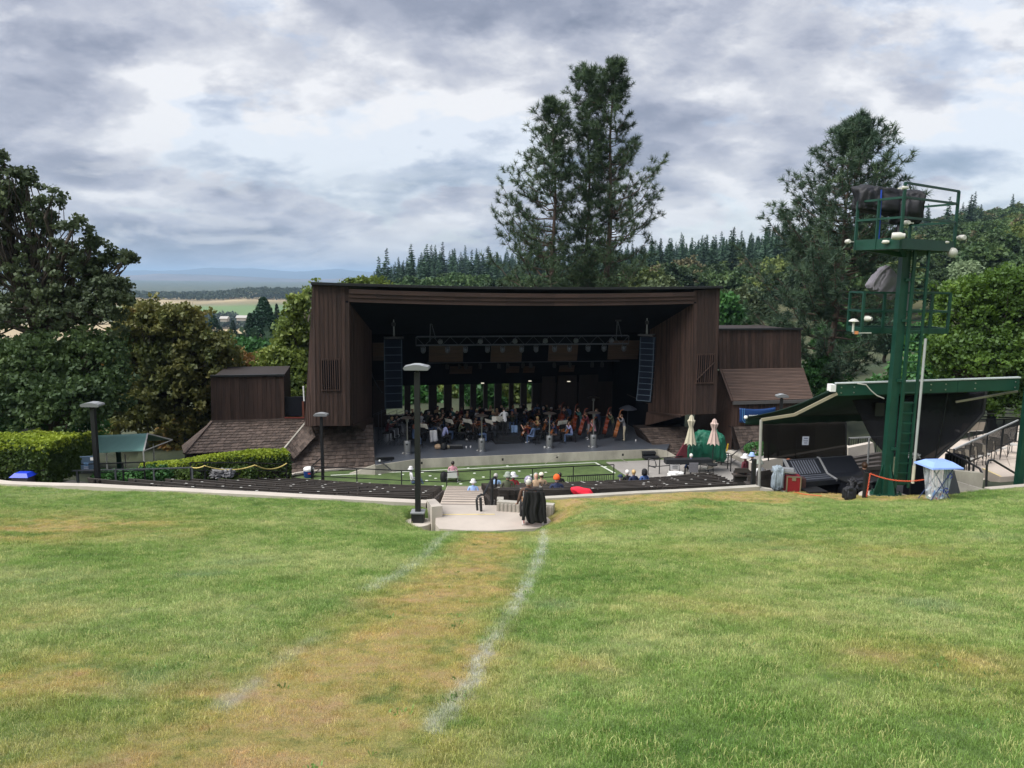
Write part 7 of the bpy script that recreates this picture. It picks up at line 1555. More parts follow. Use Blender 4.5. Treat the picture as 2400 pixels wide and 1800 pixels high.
# ================================================================ LEFT SIDE THINGS
railing([at(-60,1107,27),at(90,1105,27),at(180,1103,27.5),at(270,1101,28),at(360,1099,28.8),at(450,1096,29.5)],.001,'long grey handrail before the hedges at far left',(),drop=1.1,m=mat('grey_rail_dark',(.13,.14,.15),.35))
railing([at(127,1132,28.5),at(184,1129,29),at(290,1125,29.5),at(340,1122,30)],.72,'black two-bar railing left of the lamp post','' or (.5,),drop=.2)
railing([at(448,1122,31),at(481,1122,31.5),at(585,1120,33),at(672,1122,35)],.72,'black railing before the long hedge','' or (.5,),drop=.2)
rope=mat('yellow_rope',(.62,.50,.16),.7)
def cat3(a,b,s_,n=14): return [a.lerp(b,i/n)+Vector((0,0,-4*s_*(i/n)*(1-i/n))) for i in range(n+1)]
tubeobj('rope',[cat3(at(447,1095,30.8),at(480,1091,30.8),.07),cat3(at(481,1092,30.8),at(598,1090,32.5),.20),cat3(at(600,1091,32.5),at(672,1086,34.5),.22)],.028,rope,'yellow rope hanging in loops before the long hedge','rope',n=6)
p=at(57,1134,26); p.z=at(57,1134,26).z; t=thing('recycling_bin','grey bin with a bright blue lid behind the wall at far left','recycling bin',tuple(p)); hb_=at(57,1115,26).z-p.z
MB().hexa([p+Vector(q) for q in ((-.22,-.2,-.3),(.22,-.2,-.3),(.22,.2,-.3),(-.22,.2,-.3),(-.29,-.26,hb_),(.29,-.26,hb_),(.29,.26,hb_),(-.29,.26,hb_))]).build('bin_body',mat('bin_grey',(.10,.09,.10),.6),t)
lidb=mat('lid_bright_blue',(.015,.05,.62),.4); MB().hexa([p+Vector(q)+Vector((0,0,hb_)) for q in ((-.34,-.3,0),(.34,-.3,0),(.34,.3,0),(-.34,.3,0),(-.22,-.16,.13),(.22,-.16,.13),(.22,.16,.13),(-.22,.16,.13))]).build('lid',lidb,t)
# information board
i0,i1,i2,i3=at(173,1071,29.5),at(222,1069,29.8),at(223,1104,29.8),at(174,1105,29.5)
ib=thing('information_board','blue information board with pale lettering before the big hedge','sign',tuple((i0+i2)/2)); MB().prism([i0,i1,i2,i3],(0,.06,0)).build('panel',mat('board_bluegrey',(.10,.16,.235),.6,.05),ib)
cI=(i0+i2)/2; [MB().box(cI+Vector((-.12,-.008,.03-.055*k)),(.60-.04*k,.012,.036)).build('heading_line',mat('heading_blue',(.20,.42,.75),.6),ib) for k in range(2)]
for k in range(3): MB().box(cI+Vector((-.12,-.008,-.12-.07*k)),(.56,.012,.030)).build('printed_line',mat('pale_ink',(.28,.33,.46),.7),ib)
MB().box(cI+Vector((.33,-.008,.22)),(.15,.012,.12)).build('emblem',white,ib)
for s_ in (-.35,.35): MB().bar(cI+Vector((s_,.07,-.2)),cI+Vector((s_,.07,-1.1)),.06).build('post',blackp,ib)
# green tent canopy
tn=thing('canopy_tent','pale green canopy tent on white poles behind the hedge','tent',tuple(at(280,1090,38)))
tg=mat('tent_green',(.20,.40,.355),.7,.06,2,.15,4)
r0_,r1_=at(200,1022,38.5),at(346,1016,37.0); e0_,e1_=at(196,1062,36.8),at(337,1057,35.4)
flatsheet('roof_front',[r0_,r1_,e1_,e0_],tg,tn,24,8,lambda u,v:(0,0,-.06*math.sin(PI*v)+.02*math.sin(30*u*(1-.6*v))*v*(u<.5)),.015)
bo=Vector((.35,1.9,-.75)); flatsheet('roof_back',[r0_,r1_,r1_+bo,r0_+bo],tg,tn,10,4,None,.015)
tp_=mat('tent_pole',(.55,.54,.50),.5)
MB().bar(r1_,e1_,.06).build('rafter',tp_,tn); MB().bar(r1_,r1_+bo,.06).build('rafter',tp_,tn); MB().bar(e1_,r1_+bo,.04).build('truss_bar',tp_,tn)
for px,py0,py1,d in ((249,1062,1105,36.5),(336,1058,1090,35.4),(359,1040,1082,38.9),(293,1064,1085,38.9)): MB().tube([at(px,py0,d),Vector((at(px,py0,d).x,at(px,py0,d).y,at(px,py1,d).z-.2))],.035,6).build('pole',tp_,tn)
t=thing('portable_shed','dark green panel under the canopy tent','panel',tuple(at(279,1080,38))); MB().box(at(279,1082,38),(.22,.1,1.3)).build('panel',green,t)
# cooler
p=gp(724,1118,.03); t=thing('drinks_cooler','blue drinks cooler with a white lid at the left end of the turf','cooler',tuple(p)); hc=at(724,1096,p.y).z-p.z
MB().lathe(p,[(.24,0),(.27,.05),(.28,hc*.72)],20).build('body',mat('cooler_blue',(.012,.05,.24),.4),t,smooth=True); MB().lathe(p+Vector((0,0,hc*.73)),[(.29,0),(.29,.10),(.22,.17),(.05,.18)],20).build('lid',white,t,smooth=True); MB().box(p+Vector((.1,-.275,hc*.5)),(.14,.02,.08)).build('label_patch',mat('can_red',(0,0,0)),t)
p=at(522,1120,31.5); o=blob('planter_pot',p+Vector((0,0,.2)),(.42,.3,.18),mat('wilted_grey',(.16,.16,.17),.8),'dark planter with pale dried stems before the long hedge','planter',3.,0,.6,-.8,4.)
# white pipe at the corner of the left tower
q0,q1=bp(711,905,.9),bp(713,940,.9); o=MB().tube([STM@q0,STM@q1],.045,8).build('drain_pipe',white); tag1(o,'short white pipe at the outer corner of the left tower','pipe')
# ================================================================ VEGETATION
bark=mat('bark_grey',(.060,.048,.038),.95,.35,3,.6,14,stretch=(3,3,.6)); barkp=mat('bark_pine',(.085,.060,.046),.95,.35,3,.6,14,stretch=(3,3,.5))
def quads(P,Nx,Ny,sx,sy):
    """leaf quads (kite shaped) at P with axes Nx,Ny"""
    a=P-Ny*sy[:,None]; b=P+Nx*sx[:,None]; c=P+Ny*sy[:,None]; d=P-Nx*sx[:,None]
    V=np.stack([a,b,c,d],1).reshape(-1,3); F=np.arange(len(P)*4).reshape(-1,4); return V,F
def rand_unit(r,n):
    v=r.normal(size=(n,3)); return v/np.linalg.norm(v,axis=1)[:,None]
def leaves(r,C,spread,per,size,flat=.0,droop=0.):
    n=len(C)*per; c=np.repeat(C,per,0); sp=np.repeat(spread,per)[:,None] if hasattr(spread,'__len__') else spread
    o=rand_unit(r,n)*(r.uniform(0,1,(n,1))**.5)*sp; o[:,2]*=.72; P=c+o
    nx=rand_unit(r,n); t=rand_unit(r,n); 
    if flat: 
        up=np.array([0,0,1.]); nn=rand_unit(r,n)*(1-flat)+up*flat; nn/=np.linalg.norm(nn,axis=1)[:,None]; nx=np.cross(nn,t)
    nx/=np.linalg.norm(nx,axis=1)[:,None]+1e-9; ny=np.cross(nx,t); ny/=np.linalg.norm(ny,axis=1)[:,None]+1e-9
    s=size*r.uniform(.6,1.3,n); return quads(P,nx,ny,s*.5,s*.72)
def crown_points(r,lobes,n,shell=.55):
    """cluster centres spread over the outer parts of ellipsoid lobes (cx,cy,cz,rx,ry,rz)"""
    L=np.array(lobes); w=L[:,3]*L[:,4]+L[:,3]*L[:,5]; k=r.choice(len(L),n,p=w/w.sum()); u=rand_unit(r,n); u[:,2]=np.where(u[:,2]<-.55,-u[:,2],u[:,2])
    rr=(shell+(1-shell)*r.uniform(0,1,n)**.6)*(1+.16*r.normal(size=n)); return L[k,:3]+u*L[k,3:]*rr[:,None],k
def limb(mb,r,a,b,r0,r1,n=5,wob=.12):
    a=np.array(a);b=np.array(b);L=np.linalg.norm(b-a); pts=[a+(b-a)*i/n+(r.normal(size=3)*wob*L/n*(1 if 0<i<n else 0)) for i in range(n+1)]
    mb.tube([tuple(p) for p in pts],[r0+(r1-r0)*i/n for i in range(n+1)],6,cap=False); return pts
def broadleaf(name,seed,lobes,base,trunk_r,nclus,per,lsize,cspread,lm,bm_=bark,shell=.5,flat=.25,label=None,cat='tree',group=None,crownonly=False,trunks=None,twigs=.12,at_=None):
    r=np.random.default_rng(seed); base=np.array(base,float)
    o=thing(name,label,cat,tuple(base),0,group)
    C,k=crown_points(r,lobes,nclus,shell); mb=MB(); L=np.array(lobes); top=L[:,:3].mean(0)
    fork=base+(top-base)*.45; fork[2]=base[2]+(L[:,2].min()-L[:,5].max()*.3-base[2])*.9 if L[:,2].min()-L[:,5].max()*.3>base[2]+.5 else base[2]+(top[2]-base[2])*.4
    limb(mb,r,base+np.array([0,0,-.3]),fork,trunk_r,trunk_r*.75)
    for i,l in enumerate(L):
        pts=limb(mb,r,fork,l[:3]+np.array([0,0,l[5]*.25]),trunk_r*.5,trunk_r*.12,6,.25)
        cs=C[(k==i)]; cs=cs[:max(2,int(len(cs)*twigs))]
        for c in cs: p=pts[r.integers(2,6)]; limb(mb,r,p,c,trunk_r*.10+.012,.010,3,.2)
    mb.build('trunk',bm_,o)
    V,F=leaves(r,C,cspread,per,lsize,flat)
    npmesh('crown',V,F,lm,o,local=False); return o
oakl=leafmat('oak_leaves',(.048,.068,.034),(.105,.135,.064),(.19,.225,.10),trans=.22)
olive_l=leafmat('hazy_oak_leaves',(.05,.07,.03),(.09,.12,.05),(.13,.16,.07),trans=.2)
chest=leafmat('chestnut_leaves',(.095,.125,.036),(.215,.205,.058),(.44,.22,.08),trans=.28,s1=.22,s2=1.2)
chest2=leafmat('orange_chestnut_leaves',(0.156,0.111,0.033),(0.312,0.163,0.058),(0.390,0.169,0.065),trans=.28,s1=.3,s2=1.4)
limel=leafmat('yellow_green_leaves',(0.078,0.124,0.026),(0.176,0.227,0.046),(0.273,0.286,0.072),trans=.3)
midl=leafmat('mid_green_leaves',(0.033,0.105,0.027),(0.068,0.188,0.045),(0.112,0.240,0.053),trans=.28)
ashl=leafmat('ash_leaves',(.045,.095,.014),(.105,.195,.026),(.190,.300,.045),trans=.35)
hedgel=leafmat('hedge_leaves',(.035,.065,.014),(.080,.130,.022),(.14,.19,.03),trans=.25,s1=.8,s2=5)
littopl=leafmat('hedge_lit_top_growth',(.20,.27,.025),(.33,.40,.035),(.46,.50,.06),trans=.3,s1=.8,s2=5)  # yellow-green top growth with the light from above put into its colour
cypl=leafmat('cypress_leaves',(0.017,0.044,0.027),(0.034,0.085,0.041),(0.060,0.119,0.051),trans=.12)
pinel=leafmat('pine_needles',(0.042,0.071,0.038),(0.088,0.139,0.063),(0.179,0.231,0.095),trans=.15,s1=.5,s2=1.8)
pinebr=leafmat('pine_needles_dark',(0.030,0.057,0.038),(0.065,0.106,0.057),(0.133,0.175,0.080),trans=.15,s1=.5,s2=1.6)
# ---- big conifers with tufts
def pine(name,seed,stems,label,nm,tuft_r=.36,needles=26,nw=.028,group=None,dens=1.0,bk=barkp):
    """stems: list of (base, top, radius, profile[(h, left, right)], start h)"""
    r=np.random.default_rng(seed); b0=stems[0][0]; o=thing(name,label,'tree',tuple(b0),0,group); mb=MB(); T=[];TD=[]
    for base,top,tr,prof,dn in stems:
        base=np.array(base,float);top=np.array(top,float); H=top[2]-base[2]
        pts=[base+(top-base)*i/10+np.array([math.sin(i*1.3+seed)*.14,0,0]) for i in range(11)]; mb.tube([tuple(p) for p in pts],[tr*(1-.93*i/10) for i in range(11)],8)
        hs=[p[0] for p in prof]; z=hs[0]
        def axis(z): t=np.clip((z-base[2])/H,0,1)*10; i=min(int(t),9); return pts[i]+(pts[i+1]-pts[i])*(t-i)
        while z<top[2]:
            k=r.integers(3,6); a0=r.uniform(0,2*PI)
            for j in range(k):
                if r.random()>dens*.95: continue
                a=a0+2*PI*j/k+r.uniform(-.4,.4); ca=math.cos(a); Lr=np.interp(z,hs,[p[2] for p in prof]);Ll=np.interp(z,hs,[p[1] for p in prof]); L=(Lr if ca>0 else Ll)*r.uniform(.55,1.08)
                if L<.25: L=.25
                p0=axis(z+r.uniform(-.2,.2)); rise=np.interp(z,[hs[0],top[2]],[.12,.75]); d=np.array([ca,math.sin(a),0]); n=max(3,int(L/.6)); P_=[p0]
                for i in range(1,n+1):
                    t=i/n; P_.append(p0+d*L*t*(1-.15*rise*t)+np.array([0,0,L*(rise*t*.6+.32*t*t-.10*math.sin(PI*t))])+r.normal(size=3)*.07)
                mb.tube([tuple(q) for q in P_],[max(.012,(.018+.012*L)*(1-.8*i/n)) for i in range(n+1)],5,cap=False)
                T.append(P_[-1]);TD.append(P_[-1]-P_[-2])
                for i in range(1,n+1):
                    if i/n<.28: continue
                    for s in range(r.integers(3,5)):
                        sd=rand_unit(r,1)[0]; sd[2]=abs(sd[2])*.8+.15; sd+=d*.7; sd/=np.linalg.norm(sd); l=r.uniform(.35,.95)*(.5+.5*min(1,L/3)); q=P_[i]+sd*l
                        mb.tube([tuple(P_[i]),tuple(P_[i]+sd*l*.6-np.array([0,0,.04])),tuple(q)],[.014,.011,.008],4,cap=False); T.append(q);TD.append(sd+np.array([0,0,.5]))
            z+=r.uniform(.34,.62)*(1 if z<top[2]-3 else .75)
        T.append(top);TD.append(np.array([0,0,1.]))
    mb.build('trunk',bk,o)
    T=np.array(T);TD=np.array(TD);TD/=np.linalg.norm(TD,axis=1)[:,None]; n=len(T)
    c=np.repeat(T,needles,0); d=np.repeat(TD,needles,0); nn=len(c); u=rand_unit(r,nn)+d*.75; u/=np.linalg.norm(u,axis=1)[:,None]; l=tuft_r*r.uniform(.65,1.15,nn)*np.repeat(r.uniform(.75,1.25,n),needles)
    st=c-d*r.uniform(0,.28,(nn,1)); s=np.cross(u,rand_unit(r,nn)); s/=np.linalg.norm(s,axis=1)[:,None]+1e-9
    V=np.stack([st-s*nw*.5,st+s*nw*.5,st+u*l[:,None]+s*nw*.15,st+u*l[:,None]-s*nw*.15],1).reshape(-1,3)
    npmesh('needles',V,np.arange(nn*4).reshape(-1,4),nm,o,local=False); return o
def W(px,py,d): p=at(px,py,d); return (p.x,p.y,p.z)
def prof_px(rows,d,cx):
    out=[]
    for py,l,r_ in rows: z=at(cx,py,d).z; out.append((z,l*d/F,r_*d/F))
    return sorted(out)
def stem(px_top,py_top,px_base,d,rad_,rows):
    top=at(px_top,py_top,d); base=at(px_base,720,d); base.z=-.5; return (tuple(base),tuple(top),rad_,prof_px(rows,d,px_top),None)
pine('pine_tree',11,[stem(1300,244,1298,60,.30,[(244,8,8),(300,50,45),(380,66,55),(420,62,60),(450,110,55),(520,135,60),(600,150,70),(680,175,80),(760,150,90)])],'tall loose-needled pine behind the stage roof, left of the three trunks',pinel,tuft_r=.40,needles=34,nw=.034,dens=.72)
pine('pine_tree',12,[stem(1383,170,1375,62,.26,[(170,8,8),(205,36,24),(260,45,40),(330,40,35),(420,60,45),(520,60,55),(620,90,70),(760,90,80)])],'slender middle pine behind the stage roof between two wider pines',pinel,tuft_r=.40,needles=34,nw=.034,dens=.66)
pine('pine_tree',13,[stem(1440,148,1418,61,.38,[(148,9,9),(180,30,28),(240,48,45),(330,60,60),(400,60,95),(470,70,130),(560,70,125),(640,80,100),(760,80,110)]),],'tallest pine behind the stage roof with a reddish forked trunk',pinel,tuft_r=.40,needles=34,nw=.034,dens=.74)
pine('pine_tree',14,[stem(2008,286,1950,56,.34,[(286,8,8),(325,34,34),(380,72,74),(430,105,100),(500,125,128),(560,150,145),(640,190,150),(720,235,150),(800,240,140),(900,150,120)])],'big dense dark pine behind the right wing and the green tower',pinebr,tuft_r=.45,needles=34,nw=.042,dens=1.9)
# ---- left big oak group
def lobes_px(rows,d,dy=None):
    out=[]
    for px,py,rx,rz in rows: p=at(px,py,d+random.uniform(-1.,1.)); out.append((p.x,p.y,p.z,rx*d/F,(dy or rx*.9*d/F),rz*d/F))
    return out
def gnd(x,y): return float(ground_z(np.array([x]),np.array([y]))[0])
random.seed(21)
b=at(60,1000,38); broadleaf('oak_tree',31,lobes_px([(-60,480,95,90),(30,490,60,60),(105,540,55,55),(20,610,100,80),(150,620,70,55),(225,650,60,45),(262,608,40,24),(8,385,34,36),(62,428,38,30),(125,470,36,28),(178,530,34,28),(215,575,34,26),(300,606,26,16),(250,690,50,40),(-60,720,120,100),(110,720,110,80),(205,740,85,70),(270,700,40,50)],38),(b.x,b.y,gnd(b.x,b.y)),.42,900,36,.15,.34,oakl,shell=.22,label='huge dark oak with an open ragged crown filling the left edge',flat=.2,twigs=.6)
b=at(120,1040,36.5); broadleaf('oak_tree',32,lobes_px([(0,880,110,90),(110,860,110,80),(220,850,80,90),(40,960,120,70),(170,950,100,70),(255,930,50,60)],36),(b.x,b.y,gnd(b.x,b.y)),.3,950,32,.155,.42,leafmat('oak_leaves_light',(.050,.092,.032),(.105,.165,.052),(.18,.25,.08),trans=.25),shell=.5,label='lower darker green tree beneath the huge oak behind the clipped hedge')
b=at(30,1040,39); broadleaf('oak_tree',33,lobes_px([(-60,1010,100,70),(80,1020,90,50),(170,1000,80,60)],39),(b.x,b.y,gnd(b.x,b.y)),.2,420,32,.155,.45,midl,shell=.5,label='undergrowth tree in shade at the foot of the huge oak')
# brown chestnut
b=at(400,1060,48); broadleaf('chestnut_tree',34,lobes_px([(340,760,75,50),(430,760,60,45),(380,840,120,70),(470,840,80,60),(300,880,90,80),(420,930,110,80),(500,900,60,70),(330,980,100,70),(440,1020,90,60),(520,820,45,40)],48),(b.x,b.y,gnd(b.x,b.y)),.4,1500,30,.21,.48,chest,shell=.5,label='large horse chestnut with browning leaves between the oak and the left wing',flat=.45,twigs=.25)
b=at(600,1000,56); broadleaf('chestnut_tree',35,lobes_px([(560,870,60,40),(610,870,60,35),(580,900,70,30)],55),(b.x,b.y,gnd(b.x,b.y)),.3,420,22,.27,.5,chest2,shell=.5,label='orange-brown chestnut crown just above the left wing roof',flat=.4)
b=at(560,960,75); broadleaf('round_tree',36,lobes_px([(550,830,60,35),(600,835,50,32),(520,850,50,35)],75),(b.x,b.y,gnd(b.x,b.y)),.3,420,22,.36,.75,midl,shell=.5,label='rounded mid-green tree behind the orange-brown chestnut')
b=at(690,1000,52); broadleaf('linden_tree',37,lobes_px([(690,800,40,60),(670,860,60,50),(700,730,25,40),(650,905,70,45),(700,900,60,80),(720,960,50,60)],52),(b.x,b.y,gnd(b.x,b.y)),.3,950,22,.24,.5,limel,shell=.5,label='yellow-green tree growing against the left stage tower')
b=at(640,1000,58); broadleaf('linden_tree',38,lobes_px([(740,700,30,30),(860,680,60,25),(700,780,40,50)],75),(b.x,b.y,gnd(b.x,b.y)),.3,350,20,.30,.7,limel,shell=.5,label='yellow-green treetop showing over the left end of the stage roof')
# dark cypress-like giant in the valley
def spire(name,seed,px,pt,pb,w,d,label,m,n=900,group=None,sz=.5,lab=None):
    r=np.random.default_rng(seed); top=at(px,pt,d); bot=at(px,pb,d); o=thing(name,label,'tree',(top.x,top.y,bot.z),0,group); H=top.z-bot.z; R=w*d/F
    MB().tube([(top.x,top.y,bot.z-2),(top.x,top.y,bot.z+H*.9)],[R*.08,R*.01],6).build('trunk',bark,o)
    t=r.uniform(0,1,n)**.8; a=r.uniform(0,2*PI,n); pr=np.interp(t,[0,.12,.45,.8,1],[.95,1.,.78,.30,.03])*(1+.14*np.sin(a*3+t*9+seed)); rr=R*pr*(.6+.4*r.uniform(0,1,n)**.5)
    C=np.stack([top.x+rr*np.cos(a),top.y+rr*np.sin(a),bot.z+H*t],1); V,F_=leaves(r,C,R*.13,14,sz*R*.13,.1); npmesh('crown',V,F_,m,o,local=False); return o
spire('cypress_tree',41,617,700,845,52,140,'large dark conical evergreen standing in the valley left of the stage',cypl,1900)
spire('cypress_tree',42,585,735,860,30,138,'narrower dark evergreen shouldering the large conical one',cypl,800)
for i,(px,pt,pb,w,d) in enumerate(((648,712,800,16,190),(680,722,800,20,200),(662,745,820,22,170),(470,742,800,26,190),(500,740,800,24,185),(545,752,830,20,200),(660,770,840,20,150),(708,708,760,10,220))):
    spire('fir_tree',50+i,px,pt,pb,w,d,['small pointed fir right of the big cone','second small fir right of the big cone','low dark fir at the foot of the small pair','rounded dark fir over the brown tree','dark fir beside the rounded one','thin fir left of the big cone','dark fir above the hidden roof','tiny fir touching the stage tower'][i],cypl if i in (3,4,6) else leafmat('blue_fir',(.02,.04,.03),(.035,.065,.04),None,.12),500,'firs in the valley left of the stage',.6)
# hidden house roof in the valley
hp=at(668,818,120); t=thing('valley_house','low grey-roofed house among the trees in the valley','house',tuple(hp)); MB().box(hp+Vector((0,0,-1.6)),(7,6,2.2)).build('wall',mat('house_wall',(.30,.17,.12),.8),t); MB().prism([hp+Vector(q) for q in ((-4,-3.5,-.6),(4,-3.5,-.6),(4,0,.7),(-4,0,.7))],(0,0,.2)).build('roof',mat('house_roof',(.15,.14,.14),.8),t); MB().prism([hp+Vector(q) for q in ((-4,3.5,-.6),(4,3.5,-.6),(4,0.01,.7),(-4,0.01,.7))],(0,0,.2)).build('roof',mat('house_roof',(0,0,0)),t)
for px,py,w,lab in ((527,738,12,'white barn with a pale roof beyond the valley trees'),(568,736,17,'long white building right of the barn in the valley fields')):
    q=at(px,py+12,820); t=thing('barn',lab,'barn',tuple(q)); w_=w*.62*820/F; MB().box(q+Vector((0,0,0)),(w_*2,8,3.4)).build('wall',mat('barn_wall',(.34,.33,.31),.8),t)
    MB().prism([q+Vector((-w_-1,-5,1.7)),q+Vector((-w_-1,5,1.7)),q+Vector((-w_-1,0,4.2))],(2*w_+2,0,0)).build('roof',mat('barn_roof',(.38,.37,.35),.7),t)
# ---- right lush ash trees
b=at(2330,1000,46); broadleaf('ash_tree',61,lobes_px([(2260,740,80,90),(2350,700,90,70),(2420,760,90,110),(2300,840,100,70),(2230,830,60,60),(2400,880,90,50),(2330,930,110,50)],44),(b.x,b.y,gnd(b.x,b.y)),.32,1800,30,.16,.45,ashl,shell=.45,label='lush bright green ash tree behind the plaza at the right edge',flat=.3,twigs=.3)
b=at(2150,1000,50); broadleaf('ash_tree',62,lobes_px([(2180,880,60,50),(2130,900,60,50),(2210,940,70,40),(2080,930,50,40)],48),(b.x,b.y,gnd(b.x,b.y)),.25,650,24,.20,.46,midl,shell=.5,label='darker green tree low behind the tower and mesh screen')
b=at(1850,960,54); broadleaf('shrub_tree',63,lobes_px([(1920,880,40,50),(1890,900,25,35),(1960,930,50,40),(1880,960,40,30)],54),(b.x,b.y,gnd(b.x,b.y)),.15,420,22,.17,.40,midl,shell=.5,label='bright green shrubby tree just right of the slatted roof')
b=at(2262,760,95); broadleaf('poplar_tree',64,lobes_px([(2262,650,28,35),(2258,690,36,35),(2268,725,30,30)],100),(b.x,b.y,gnd(b.x,b.y)),.25,380,20,.32,.8,leafmat('pale_poplar',(.14,.20,.11),(.22,.29,.16),None,.3),shell=.5,label='pale silvery green poplar beyond the tower')
for i,(px,d) in enumerate(((1700,85),(1760,95),(1960,80),(2080,90),(1560,110),(2180,85),(1640,95))):
    b=at(px,760,d); py=[735,715,800,790,690,800,730][i]
    broadleaf('valley_tree',70+i,lobes_px([(px-14,py,34,30),(px+20,py+15,32,28),(px,py-22,20,18)],d),(b.x,b.y,gnd(b.x,b.y)-4),.25,330,18,.42,.9,[midl,olive_l,midl,cypl,olive_l,midl,limel][i],shell=.5,label=['bushy green tree above the left end of the right wing','greyish green tree behind the right wing roof','green tree behind the pine trunk','dark tree under the lower tower platform','grey-green tree over the right end of the stage roof','green tree right of the tower mast','yellow-green tree behind the right wing'][i])
# trees seen through the openings behind the orchestra
for i,(px,m) in enumerate(((905,midl),(985,midl),(1060,limel),(1130,midl),(1190,limel),(1250,midl))):
    d=64+2*(i%3); b=at(px,960,d); broadleaf('garden_tree',90+i,lobes_px([(px,925,42,34),(px-28,905,26,22),(px+28,950,28,26),(px,968,44,26)],d),(b.x,b.y,-1.5),.15,360,18,.30,.55,m,shell=.4,label=['leftmost','second','third','fourth','fifth','rightmost'][i]+' green tree seen through the openings behind the orchestra',group='garden trees behind the orchestra')
# ---- hedges
def hedge(name,segs,w,label,seed,round_=.35,size=.09,dens=420):
    """segs: list of (point at base centre, height); a clipped body with leaf cover"""
    r=np.random.default_rng(seed); o=thing(name,label,'hedge',tuple(segs[0][0])); P=[np.array(p) for p,h in segs]; H=[h for p,h in segs]; V=[];C=[]
    def sect(p,q,h,k=12):
        d=(q-p); d[2]=0; d/=np.linalg.norm(d); s=np.array([-d[1],d[0],0]); pts=[]
        for i in range(k+1):
            a=PI*i/k; ex=.62; cx=math.copysign(abs(math.cos(a))**ex,math.cos(a)); cz=abs(math.sin(a))**ex; pts.append((s*cx*w/2,cz*h))
        return pts
    tot=0; CC=[];NN=[]
    for i in range(len(P)-1):
        p,q=P[i],P[i+1]; L=np.linalg.norm(q-p); n=int(dens*L*(2*max(H)+w)/2); S0=sect(p,q,H[i]);S1=sect(p,q,H[i+1])
        t=r.uniform(0,1,n); a=r.uniform(0,12,n); ia=np.minimum(a.astype(int),11); f=a-ia
        for tt,ii,ff in zip(t,ia,f):
            o0=S0[ii][0]*(1-ff)+S0[ii+1][0]*ff; h0=S0[ii][1]*(1-ff)+S0[ii+1][1]*ff; h1=S1[ii][1]*(1-ff)+S1[ii+1][1]*ff
            c=p+(q-p)*tt+o0*(1 if 0<i<len(P)-2 or True else 1); z_=h0*(1-tt)+h1*tt; CC.append([c[0],c[1],c[2]+z_])
        mb=MB(); A=[p+s*.93+np.array([0,0,z_*.95]) for s,z_ in S0]; B_=[q+s*.93+np.array([0,0,z_*.95]) for s,z_ in S1]
        k=len(A); mb.add([tuple(v) for v in A+B_],[(j,j+1,k+j+1,k+j) for j in range(k-1)]+[tuple(range(k))[::-1],tuple(range(k,2*k))]); mb.build('stems',darkwood,o)
    # rounded ends
    for e,(p,q,h) in enumerate(((P[0],P[1],H[0]),(P[-1],P[-2],H[-1]))):
        n=int(dens*w*h*.9); d=(p-q); d[2]=0; d/=np.linalg.norm(d); s=np.array([-d[1],d[0],0]); u=r.uniform(-1,1,n); v=r.uniform(0,1,n)**.8
        for uu,vv in zip(u,v):
            c=p+s*uu*w/2*(1-.15*vv**4)+d*(.12*(1-abs(uu)**3)*(1-vv**4)); CC.append([c[0],c[1],c[2]+vv*h])
    C=np.array(CC); C+=r.normal(size=C.shape)*.022; C[:,2]+=.05*np.sin(C[:,0]*2.1)*np.sin(C[:,1]*1.7)
    zb=np.interp(C[:,0],[p[0] for p in P],[p[2] for p in P]); hh_=np.interp(C[:,0],[p[0] for p in P],H); top=(C[:,2]-zb)/hh_>.86+.07*r.normal(size=len(C))  # leaves near the top take the brighter colour that stands in for overhead light
    V,F_=leaves(r,C[~top],.05,3,size,.25); npmesh('foliage',V,F_,hedgel,o,local=False)
    V,F_=leaves(r,C[top],.06,4,size*.9,.35); npmesh('lit_top_growth',V,F_,littopl,o,local=False); return o
def GP(px,py,d): q=at(px,py,d); return (q.x,q.y,q.z)
hz0=at(100,1115,27.5).z
hz1=at(100,1018,27.5).z
h_=at(85,1016,27.5).z-hz0
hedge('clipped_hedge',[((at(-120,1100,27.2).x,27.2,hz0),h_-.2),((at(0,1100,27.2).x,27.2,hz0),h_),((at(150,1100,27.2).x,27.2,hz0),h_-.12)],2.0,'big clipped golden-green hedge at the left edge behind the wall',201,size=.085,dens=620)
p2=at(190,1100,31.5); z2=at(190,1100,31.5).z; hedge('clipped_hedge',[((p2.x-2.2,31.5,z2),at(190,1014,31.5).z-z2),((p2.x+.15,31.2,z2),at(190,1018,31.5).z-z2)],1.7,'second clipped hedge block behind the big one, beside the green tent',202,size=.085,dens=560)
sg=[]
for px,pt,pb,d in ((335,1092,1112,33),(450,1076,1118,34),(560,1061,1120,35.2),(672,1054,1122,36.4)):
    q=at(px,pb,d); sg.append(((q.x,q.y,q.z),at(px,pt,d).z-q.z))
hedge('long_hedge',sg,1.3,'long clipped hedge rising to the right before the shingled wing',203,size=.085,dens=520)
for i,(px,py,d,w) in enumerate(((360,1112,31,.6),(250,1120,30,.5),(300,1118,30.4,.5),(430,1118,31.6,.55),(560,1112,32.4,.6))):
    p=at(px,py,d); r=np.random.default_rng(300+i); C=rand_unit(r,240)*np.array([w*1.3,w,w*.7])*r.uniform(.6,1,(240,1))+np.array(p); V,F_=leaves(r,C,.1,8,.09,.2)
    o=thing('shrub','small low green shrub before the hedges, '+['third','leftmost','second','fourth','rightmost'][i]+' from the left','shrub',tuple(p),0,'low shrubs before the hedges'); MB().tube([p-Vector((0,0,w)),p+Vector((0,0,w*.3))],.03,5).build('stem',bark,o); npmesh('foliage',V,F_,hedgel if i==3 or i==4 else midl,o,local=False)
